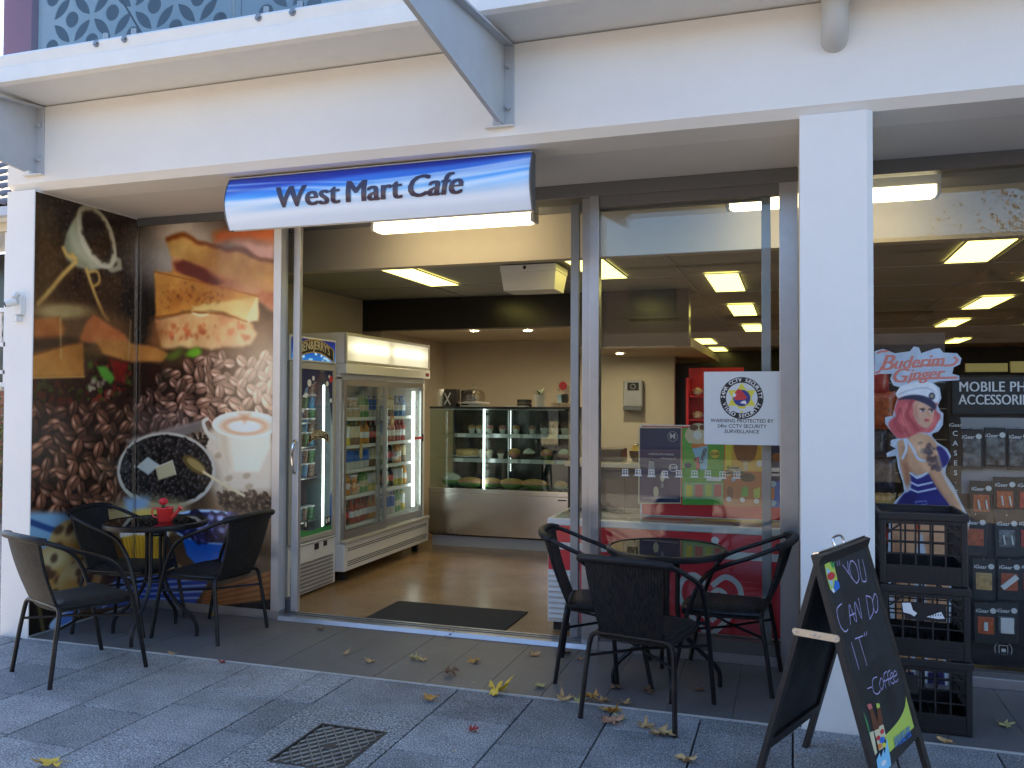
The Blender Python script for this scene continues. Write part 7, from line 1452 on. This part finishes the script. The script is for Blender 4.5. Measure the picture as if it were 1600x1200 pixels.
lc_.poly(T(spline([(0.563, 1.582), (0.56, 1.618), (0.586, 1.647), (0.639, 1.668), (0.711, 1.675), (0.756, 1.654), (0.778, 1.618), (0.781, 1.582), (0.762, 1.554), (0.723, 1.575), (0.658, 1.596), (0.599, 1.589)], 4)), (.90, .92, .93), soft=.003); lc_.line(T(spline([(0.576, 1.604), (0.639, 1.629), (0.711, 1.639), (0.756, 1.618)], 5)), .008, (.70, .74, .80), op=.8)
lc_.poly(T(spline([(0.566, 1.571), (0.606, 1.593), (0.665, 1.6), (0.723, 1.586), (0.762, 1.547), (0.755, 1.518), (0.717, 1.546), (0.658, 1.571), (0.606, 1.575)], 4)), (.14, .17, .30), soft=.003); lc_.ell(*T([(0.743, 1.593)])[0], .016, .02, 0, (.20, .22, .32)); lc_.ell(*T([(0.743, 1.593)])[0], .008, .010, 0, (.7, .66, .5))
lc_.blur(.0012); lc_.a *= (.90 + .2 * vnoise(lc_.h, lc_.w, 40, 91, 5))[..., None]; lady = printed('sailor_print', lc_.a, rough=.4)
outl = [(0.449, 1.848), (0.494, 1.862), (0.554, 1.835), (0.633, 1.845), (0.653, 1.872), (0.679, 1.866), (0.689, 1.833), (0.757, 1.857), (0.783, 1.861), (0.802, 1.835), (0.87, 1.831), (0.892, 1.802), (0.885, 1.77), (0.853, 1.753), (0.846, 1.717), (0.881, 1.706), (0.881, 1.682), (0.776, 1.675), (0.747, 1.668), (0.782, 1.639), (0.791, 1.582), (0.772, 1.543), (0.781, 1.515), (0.8, 1.497), (0.797, 1.433), (0.774, 1.397), (0.745, 1.386), (0.741, 1.372), (0.767, 1.337), (0.818, 1.302), (0.837, 1.26), (0.811, 1.196), (0.808, 1.16), (0.849, 1.094), (0.88, 1.018), (0.914, 0.945), (0.93, 0.904), (0.913, 0.829), (0.892, 0.863), (0.854, 0.932), (0.846, 0.706), (0.831, 0.424), (0.811, 0.212), (0.809, -0.041), (0.7, -0.053), (0.696, 0.236), (0.684, 0.483), (0.679, 0.696), (0.665, 0.482), (0.65, 0.232), (0.648, -0.059), (0.55, -0.069), (0.538, 0.186), (0.52, 0.4), (0.511, 0.65), (0.519, 0.867), (0.526, 0.939), (0.546, 0.994), (0.599, 1.057), (0.593, 1.103), (0.57, 1.182), (0.558, 1.257), (0.511, 1.249), (0.508, 1.27), (0.558, 1.297), (0.528, 1.314), (0.532, 1.343), (0.565, 1.355), (0.525, 1.404), (0.502, 1.44), (0.502, 1.473), (0.542, 1.481), (0.556, 1.546), (0.569, 1.582), (0.556, 1.607), (0.58, 1.643), (0.546, 1.654), (0.53, 1.691), (0.54, 1.719), (0.477, 1.72), (0.448, 1.713)]
sl = thing('sailor_cutout', 'printed cut-out of a red haired sailor woman under pink script lettering', 'cut-out', (.69, CO, .004))
n = len(outl); mb = MB(); mb.m = 0; fz_ = [(a, CO - .002, b_) for a, b_ in outl]; bk = [(a, CO + .002, b_) for a, b_ in outl]
mb.add(fz_, [tuple(range(n))]); mb.uv[0] = [((a - LX0) / (LX1 - LX0), (b_ - LZ0) / (LZ1 - LZ0)) for a, b_ in outl]
mb.m = 1; mb.add(fz_ + bk, [tuple(range(2 * n - 1, n - 1, -1))] + [(i, n + i, n + (i + 1) % n, (i + 1) % n) for i in range(n)]); mb.build('printed_figure', [lady, M['paper_white']], sl)
pm('script_pink', (.66, .22, .17), .4); p = MB()
for d in (-.0035, 0, .0035):
    c_ = (0.672, 1.783); letters(p, 'uderim', .098, (c_[0] + d, CO - .0032 - d * .02, c_[1]), ux=(1, 0, .06), uy=(0, 0, 1), shear=.35, sx=.92); c_ = (0.507, 1.778); letters(p, 'B', .125, (c_[0] + d, CO - .0032 - d * .02, c_[1]), shear=.35)
    c_ = (0.708, 1.715); letters(p, 'inger', .092, (c_[0] + d, CO - .0032 - d * .02, c_[1]), ux=(1, 0, .06), uy=(0, 0, 1), shear=.35, sx=.95); c_ = (0.573, 1.705); letters(p, 'G', .115, (c_[0] + d, CO - .0032 - d * .02, c_[1]), shear=.3)
for L in ([(0.461, 1.837), (0.487, 1.847), (0.521, 1.847)], [(0.643, 1.758), (0.741, 1.768), (0.837, 1.764), (0.872, 1.792), (0.853, 1.81)], [(0.619, 1.668), (0.646, 1.686), (0.724, 1.693), (0.869, 1.696)], [(0.453, 1.724), (0.474, 1.734), (0.487, 1.76)]): ribbon(p, spline(L, 5), .012, (0, CO - .0030, 0), (1, 0, 0), (0, 0, 1))
p.build('script_lettering', M['script_pink'], sl)
# phone accessory stand
st = thing('accessory_stand', 'black phone accessory stand with white lettering in the display window', 'display stand', (1.45, 5.66, 0))
SY = 5.62
nbox('base', (.885, SY - .02, .03, 2.05, SY + .16, .10), 'int_dark', st); nbox('back_board', (.885, SY + .02, .10, 2.05, SY + .04, 1.72), 'int_dark', st); nbox('header_panel', (.905, SY, 1.49, 2.04, SY + .0195, 1.705), 'board_black', st, .003); nbox('side_column', (.885, SY - .03, .10, .945, SY + .0195, 1.46), 'int_dark', st); nbox('grey_pegboard', (.95, SY + .008, 1.02, 2.04, SY + .0195, 1.47), 'grey_plastic', st)
p = MB()
for d in (-.0014, .0014):
    letters(p, 'MOBILE PHONE', .084, ((0.94, 1.649)[0] + d, SY - .0012 - d * .2, (0.94, 1.649)[1]), align='LEFT', sx=.82, space=1.05); letters(p, 'ACCESSORIES', .084, ((0.94, 1.573)[0] + d, SY - .0012 - d * .2, (0.94, 1.573)[1]), align='LEFT', sx=.76)
p.build('lettering', M['ink_white'], st)
p = MB(); letters(p, 'iGear', .030, (.915, SY - .0312, 1.425))
for k, c_ in enumerate("CASES\u00b7EAR"): letters(p, c_, .042, (.915, SY - .0312, 1.375 - k * .058), bold=.0004)
p.build('column_lettering', M['ink_white'], st)
p = MB(); c_ = (1.167, 0.121); ring(p, (c_[0], SY + .0195, c_[1]), .043, .046, n=28); p.box(c_[0] - .024, SY + .019, c_[1] - .024, c_[0] + .024, SY + .0194, c_[1] - .021); p.box(c_[0] - .024, SY + .019, c_[1] + .021, c_[0] + .024, SY + .0194, c_[1] + .024); p.box(c_[0] - .024, SY + .019, c_[1] - .0205, c_[0] - .021, SY + .0194, c_[1] + .0205); p.box(c_[0] + .021, SY + .019, c_[1] - .0205, c_[0] + .024, SY + .0194, c_[1] + .0205); p.box(c_[0] - .01, SY + .019, c_[1] - .015, c_[0] + .012, SY + .0194, c_[1] + .004); p.build('round_logo', M['ink_white'], st)
nbox('gold_header', (.98, SY + .01, 1.74, 1.20, SY + .03, 1.79), 'ink_gold', st); nbox('gold_header', (1.215, SY + .01, 1.735, 2.0, SY + .03, 1.80), 'ink_gold', st)
pm('pack_window', (.13, .145, .15), .2, var=.95, scale=25, coat=.5)
def pack(px, pz, w_, h_, win, label, item=None, case=False):
    t = thing('accessory_pack', label, 'packet', (px, SY - .02, pz), group='phone accessory packs on the stand')
    nbox('card', (px - w_ / 2, SY - .028, pz - h_ / 2, px + w_ / 2, SY - .022, pz + h_ / 2), 'board_black', t, .004)
    if case: wz0, wz1, wx = pz - h_ * .42, pz + h_ * .25, w_ * .42
    else: wz0, wz1, wx = pz - h_ * .26, pz + h_ * .16, w_ * .36
    nbox('blister', (px - wx, SY - .033, wz0, px + wx, SY - .0285, wz1), win, t, .006)
    if item == 'buds':
        for d in (-.018, .022): MB().tube([(px + d, SY - .0365, (wz0 + wz1) / 2 + .02), (px + d + .008, SY - .0365, (wz0 + wz1) / 2 - .035)], .005, 6).build('earbud', M['white_plastic'], t, smooth=True)
    elif item == 'stick':
        mb = MB(); c_, s_ = math.cos(.75), math.sin(.75); q = [(-.052, -.014), (.052, -.014), (.052, .014), (-.052, .014)]; zc_ = (wz0 + wz1) / 2
        mb.prism([(px + a * c_ - b_ * s_, zc_ + a * s_ + b_ * c_) for a, b_ in q], 1, SY - .045, SY - .0335); mb.build('power_bank', M['white_plastic'], t)
    elif item == 'white': nbox('charger', (px - wx * .8, SY - .043, wz0 + .005, px + wx * .8, SY - .0335, wz1 - .005), 'white_plastic', t, .003)
    elif item: nbox('plug', (px - .012, SY - .043, wz0 + .02, px + .01, SY - .0335, wz0 + .07), 'white_plastic', t, .003)
    p = MB(); letters(p, 'iGear', .030, (px - .018, SY - .0288, pz + h_ * .30), bold=.0003, shear=.1); p.build('lettering', M['ink_white'], t)
    p = MB(); disc(p, (px + w_ * .33, SY - .0290, pz + h_ * .32), .016, n=14); p.build('price_dot', M['decal_white'], t)
    MB().tube([(px, SY + .008, pz + h_ / 2 + .006), (px, SY - .035, pz + h_ / 2 + .006)], .003, 6).build('hook', M['chrome'], t)
R1 = [(1.001, 1.285), (1.124, 1.295), (1.245, 1.29)]
for i, (x, z) in enumerate(R1): pack(x, z, .115, .235, 'pack_window', ('leftmost', 'middle', 'rightmost')[i] + ' clear phone case pack in the top row of the stand', None, True)
for (x, z, win, it, l) in ((*(1.049, 0.983), 'chip_orange', 'buds', 'earbud pack with orange window, left in the second row'), (*(1.171, 1.01), 'chip_orange', 'buds', 'earbud pack with orange window, right in the second row'), (*(1.288, 1.011), 'chip_red', None, 'red windowed pack cut by the picture edge in the second row'),
    (*(1.017, 0.784), 'chip_orange', None, 'half hidden pack with orange strip beside the sailor hand'), (*(1.179, 0.785), 'pack_window', 'buds', 'grey windowed adapter pack in the third row'), (*(1.293, 0.791), 'chip_red', None, 'red cable pack cut by the picture edge in the third row'),
    (*(1.059, 0.53), 'chip_tan', None, 'bronze windowed pack in the fourth row'), (*(1.19, 0.535), 'chip_orange', 'stick', 'pack with slanted white power bank in the fourth row'), (*(1.304, 0.543), 'chip_red', None, 'red pack cut by the picture edge in the fourth row'),
    (*(1.067, 0.275), 'chip_orange', 'plug', 'orange pack with small white plug in the bottom row'), (*(1.175, 0.284), 'pack_window', 'white', 'pack with white charger in the bottom row')): pack(x, z, .118, .235, win, l, it)
# air unit under the ceiling
au = thing('air_curtain_unit', 'white box unit with a small dark sensor hanging under the ceiling', 'unit', (-2.0, 6.6, 2.55))
p = MB(); p.add([(-2.235, 6.5, 2.60), (-1.775, 6.5, 2.60), (-1.785, 6.5, 2.45), (-2.21, 6.5, 2.45), (-2.235, 6.85, 2.60), (-1.775, 6.85, 2.60), (-1.785, 6.78, 2.45), (-2.21, 6.78, 2.45)], [(0, 3, 2, 1), (4, 5, 6, 7), (0, 4, 7, 3), (1, 2, 6, 5), (3, 7, 6, 2)]); p.build('housing', M['white_plastic'], au); nbox('top_cover', (-2.24, 6.49, 2.6005, -1.77, 6.86, 2.655), 'white_plastic', au, .004)
p = MB(); p.cyl((-2.03, 6.4895, 2.63), (-2.03, 6.486, 2.63), .014, n=14); p.build('sensor', M['rubber'], au)

# ------------------------------------------------------------------ across the street and beside the shop
pm('brick_red', (.30, .115, .065), .85, var=.25, scale=9, bump=.3); pm('mortar', (.36, .33, .29), .95); pm('roof_tile', (.16, .155, .17), .7, var=.3, scale=7); pm('cream_paint', (.66, .60, .48), .8, var=.04); pm('brown_paint', (.048, .031, .025), .7, var=.1); pm('dark_glass', (.03, .03, .03), .6, spec=.2); pm('awning_rust', (.28, .10, .06), .7); pm('fascia_tan', (.12, .09, .075), .7)
pm('sign_white', (.62, .61, .60), .5)
pm('street_stone', (.17, .15, .13), .9, var=.1, scale=5)
road = MB(); road.box(-40, -11.5, -.3, 40, -3.62, -.13); road.build('street_paving', M['street_stone'], kind='structure')
kb = MB(); kb.box(-40, -3.62, -.3, 16, -3.6, -.004); kb.build('kerb', M['kerb'], kind='structure')
fp = MB(); fp.box(-40, -13.4, -.3, 40, -11.5, -.005); fp.build('far_pavement', M['concrete'], kind='structure')
lw = MB(); lw.box(-40, -3.6, -.3, -16.05, 40, -.03); lw.box(-16, YF, -.25, -6.0, 40, -.03); lw.box(-6.0, YF, -.25, -4.99, 30, -.02); lw.build('lane', M['concrete'], kind='structure')
def row_shop(x0, x1, h, wall, label, sign=None):
    t = thing('street_shop', label, 'building', ((x0 + x1) / 2, -15, 0)); y = -13.42
    nbox('wall', (x0, y - 8, -.2, x1, y, h), wall, t); nbox('parapet', (x0 - .02, y - .3, h + .001, x1 + .02, y + .06, h + .35), wall, t); nbox('awning', (x0 + .1, y + .002, 3.0, x1 - .1, y + 2.1, 3.12), 'awning_rust', t); nbox('fascia', (x0 + .1, y + 2.102, 2.95, x1 - .1, y + 2.16, 3.35), 'fascia_tan', t)
    n = max(1, int((x1 - x0) / 2.6)); w_ = (x1 - x0 - .6) / n
    for k in range(n):
        a = x0 + .3 + k * w_; nbox('shopfront', (a + .1, y + .001, .3, a + w_ - .1, y + .05, 2.6), 'dark_glass', t)
        f = nbox('window', (a + .7, y + .001, 4.0, a + w_ - .7, y + .03, 4.9), 'dark_glass', t); nbox('window_sill', (a + .66, y + .001, 3.94, a + w_ - .66, y + .08, 3.995), wall, f)
    if sign: 
        p = MB(); letters(p, sign, .34, ((x0 + x1) / 2 - 0, y + 2.163, 3.15), ux=(-1, 0, 0), bold=.004); p.build('lettering', M['brown_paint'], t)
row_shop(-34, -20, 6.6, 'cream_paint', 'cream two-storey shop far along the opposite side of the street'); row_shop(-19.9, -8.2, 5.9, 'cream_paint', 'cream shop with rust awning across the street'); row_shop(-8.1, .6, 5.4, 'brown_paint', 'brown two-storey shop across the street'); row_shop(.7, 7.4, 5.5, 'brown_paint', 'brown shop with a white lettered awning across the street', 'tuscan'); row_shop(7.5, 22, 6.3, 'cream_paint', 'long cream shop across the street to the right')
# street trees with autumn leaves
pm('leaf_dark_backlit', (.10, .05, .025), .7, var=.4, scale=20)  # backlit look of the crown put into a darker leaf colour
pm('bark', (.06, .047, .04), .9, var=.3, scale=14, bump=.6)
def street_tree(x, y, h, label, nleaf, seed):
    g_ = random.Random(seed); t = thing('street_tree', label, 'tree', (x, y, 0), group='autumn trees along the street'); tr = MB()
    tr.tube(spline([(x, y, -.02), (x + .05, y, h * .25), (x - .05, y + .05, h * .5), (x + .1, y, h * .85)], 5), [.14 - .11 * i / 15 for i in range(16)], 9)
    ends = []
    for k in range(12):
        a = k * 2.4; z0 = h * (.32 + .045 * k); L = h * (.34 - .015 * k); e = (x + math.cos(a) * L, y + math.sin(a) * L, z0 + L * .75); tr.tube(spline([(x, y, z0), (x + math.cos(a) * L * .45, y + math.sin(a) * L * .45, z0 + L * .5), e], 4), [.05 - .042 * i / 8 for i in range(9)], 6)
        for j in range(5): f_ = .35 + .16 * j; ends.append((x + (e[0] - x) * f_ + g_.uniform(-.25, .25), y + (e[1] - y) * f_ + g_.uniform(-.25, .25), z0 + (e[2] - z0) * f_ + g_.uniform(.0, .35)))
    tr.build('trunk', M['bark'], t, smooth=True); lf = MB()
    for k in range(nleaf):
        c = g_.choice(ends); s_ = g_.uniform(.06, .11); q = Vector((c[0] + g_.gauss(0, .28), c[1] + g_.gauss(0, .28), c[2] + g_.gauss(0, .24))); a = Vector((g_.uniform(-1, 1), g_.uniform(-1, 1), g_.uniform(-1, .6))).normalized(); b_ = a.cross(Vector((g_.uniform(-1, 1), g_.uniform(-1, 1), g_.uniform(-1, 1)))).normalized(); lf.m = g_.randrange(3)
        lf.add([q - b_ * s_ * .15, q + a * s_ * .5 - b_ * s_ * .55, q + a * s_ * .55 - b_ * s_ * .05, q + a * s_ * 1.1, q + a * s_ * .55 + b_ * s_ * .05, q + a * s_ * .5 + b_ * s_ * .55], [(0, 1, 2), (0, 2, 3), (0, 3, 4), (0, 4, 5)])
    lf.build('crown', [M['leaf_dark_backlit'], LC['brown'], M['leaf_dark_backlit']], t)
street_tree(4.15, -4.4, 5.6, 'autumn tree on the kerb facing the display window', 2600, 3); street_tree(-9.5, -5.0, 6.0, 'autumn tree further left along the kerb', 2600, 4)
# the neighbouring house glimpsed at the far left
hs = thing('neighbour_house', 'red brick house with veranda balusters and tiled roof beyond the left pillar', 'house', (-12, 12, 0))
HYF = 9.0; nbox('brick_wall', (-16, HYF, -.1, -9.6, HYF + 6, 1.74), 'mortar', hs)
brk = MB(); brk.box(-.115, -.012, -.037, .115, .03, .037); b0 = brk.build('brick', M['brick_red'], hs); b0.location = (-10.9, HYF, .02); b0.matrix_parent_inverse = wmat(hs).inverted()
k = 0
for j in range(20):
    for i in range(9):
        if i == 0 and j == 0: continue
        c = b0.copy(); COL.objects.link(c); c.location = (-10.9 + i * .242 + (.121 if j % 2 else 0) * 1.0, HYF, .02 + j * .0855); k += 1
nbox('veranda_wall', (-16, HYF + 1.6, 1.7405, -9.6, HYF + 1.8, 3.95), 'int_dark', hs); nbox('veranda_floor', (-16, HYF, 1.7405, -9.6, HYF + 1.599, 1.80), 'trim_white', hs); nbox('hand_rail', (-16, HYF + .02, 2.78, -9.6, HYF + .10, 2.84), 'trim_white', hs); nbox('lower_rail', (-16, HYF + .03, 1.92, -9.6, HYF + .09, 1.97), 'trim_white', hs); nbox('mid_rail', (-16, HYF + .03, 2.30, -9.6, HYF + .09, 2.36), 'trim_white', hs)
bal = MB(); bal.lathe([(.03, 0), (.03, .06), (.016, .10), (.03, .20), (.018, .34), (.03, .41)], n=8); q0 = bal.build('baluster', M['trim_white'], hs, smooth=True); q0.location = (-11.2, HYF + .06, 2.361)
for i in range(1, 14): c = q0.copy(); COL.objects.link(c); c.location = (-11.2 + i * .115, HYF + .06, 2.361)
nbox('post', (-10.42, HYF + .03, 1.8005, -10.34, HYF + .11, 3.90), 'trim_white', hs); nbox('beam', (-16, HYF, 3.905, -9.6, HYF + .12, 4.02), 'cream_paint', hs); nbox('gutter', (-16, HYF - .35, 4.03, -9.3, HYF - .22, 4.15), 'steel_grey', hs); nbox('soffit', (-16, HYF - .22, 4.025, -9.4, HYF + 1.8, 4.04), 'trim_white', hs)
tile = MB(); 
def tf_(a, b_): return ((a - .5) * .30, .34 * b_, .034 * math.sin(a * math.pi) ** .8 + .012 * (1 - b_))
tile.sheet(tf_, 6, 1); t0 = tile.build('roof_tile', M['roof_tile'], hs, smooth=True, solid=.012)
rp = R(38); first_ = True
for j in range(8):
    for i in range(9):
        if first_: c = t0; first_ = False
        else: c = t0.copy(); COL.objects.link(c)
        c.location = (-11.6 + i * .29, HYF - .34 + j * .30 * math.cos(rp), 4.16 + j * .30 * math.sin(rp)); c.rotation_euler = (rp, 0, 0)
rb = MB(); rb.add([(-16, HYF - .3, 4.12), (-9.35, HYF - .3, 4.12), (-9.35, HYF + 3.2, 4.12 + 3.5 * math.tan(rp)), (-16, HYF + 3.2, 4.12 + 3.5 * math.tan(rp))], [(0, 1, 2, 3)]); rb.build('roof_deck', M['roof_tile'], hs)
# a flowering shrub at the foot of the brick wall
sh_ = thing('flowering_shrub', 'green shrub with pale yellow flowers against the brick wall by the pillar', 'shrub', (-9.9, 8.4, 0)); g_ = random.Random(9); lf = MB(); stm = MB()
pm('shrub_green', (.07, .11, .03), .6, var=.4, scale=12); pm('petal', (.66, .55, .28), .6)
for k in range(9): a = k * .7; stm.tube([(-9.9, 8.4, -.03), (-9.9 + math.cos(a) * .2, 8.4 + math.sin(a) * .2, .6), (-9.9 + math.cos(a) * .5, 8.4 + math.sin(a) * .3, 1.3)], [.015, .012, .006], 5)
stm.build('stem', M['bark'], sh_)
for k in range(1800):
    q = Vector((-9.9 + g_.gauss(0, .42), 8.4 + g_.gauss(0, .22), g_.uniform(.05, 1.35) + g_.gauss(0, .1))); a = Vector((g_.uniform(-1, 1), g_.uniform(-1, 1), g_.uniform(-.6, 1))).normalized(); b_ = a.cross(Vector((g_.uniform(-1, 1), g_.uniform(-1, 1), .3))).normalized(); s_ = g_.uniform(.035, .07); lf.add([q, q + a * s_ * .5 - b_ * s_ * .3, q + a * s_, q + a * s_ * .5 + b_ * s_ * .3], [(0, 1, 2, 3)])
lf.build('foliage', M['shrub_green'], sh_, kind='stuff')
for k in range(16):
    q = Vector((-9.9 + g_.gauss(0, .35), 8.15 + g_.gauss(0, .08), g_.uniform(.9, 1.75))); fl = MB()
    for j in range(6): a = j * 1.05; d = Vector((math.cos(a), -.3, math.sin(a))) * .055; e = Vector((-math.sin(a), 0, math.cos(a))) * .022; fl.add([q, q + d * .6 - e, q + d, q + d * .6 + e], [(0, 1, 2, 3)])
    fl.build('flower', M['petal'], sh_)
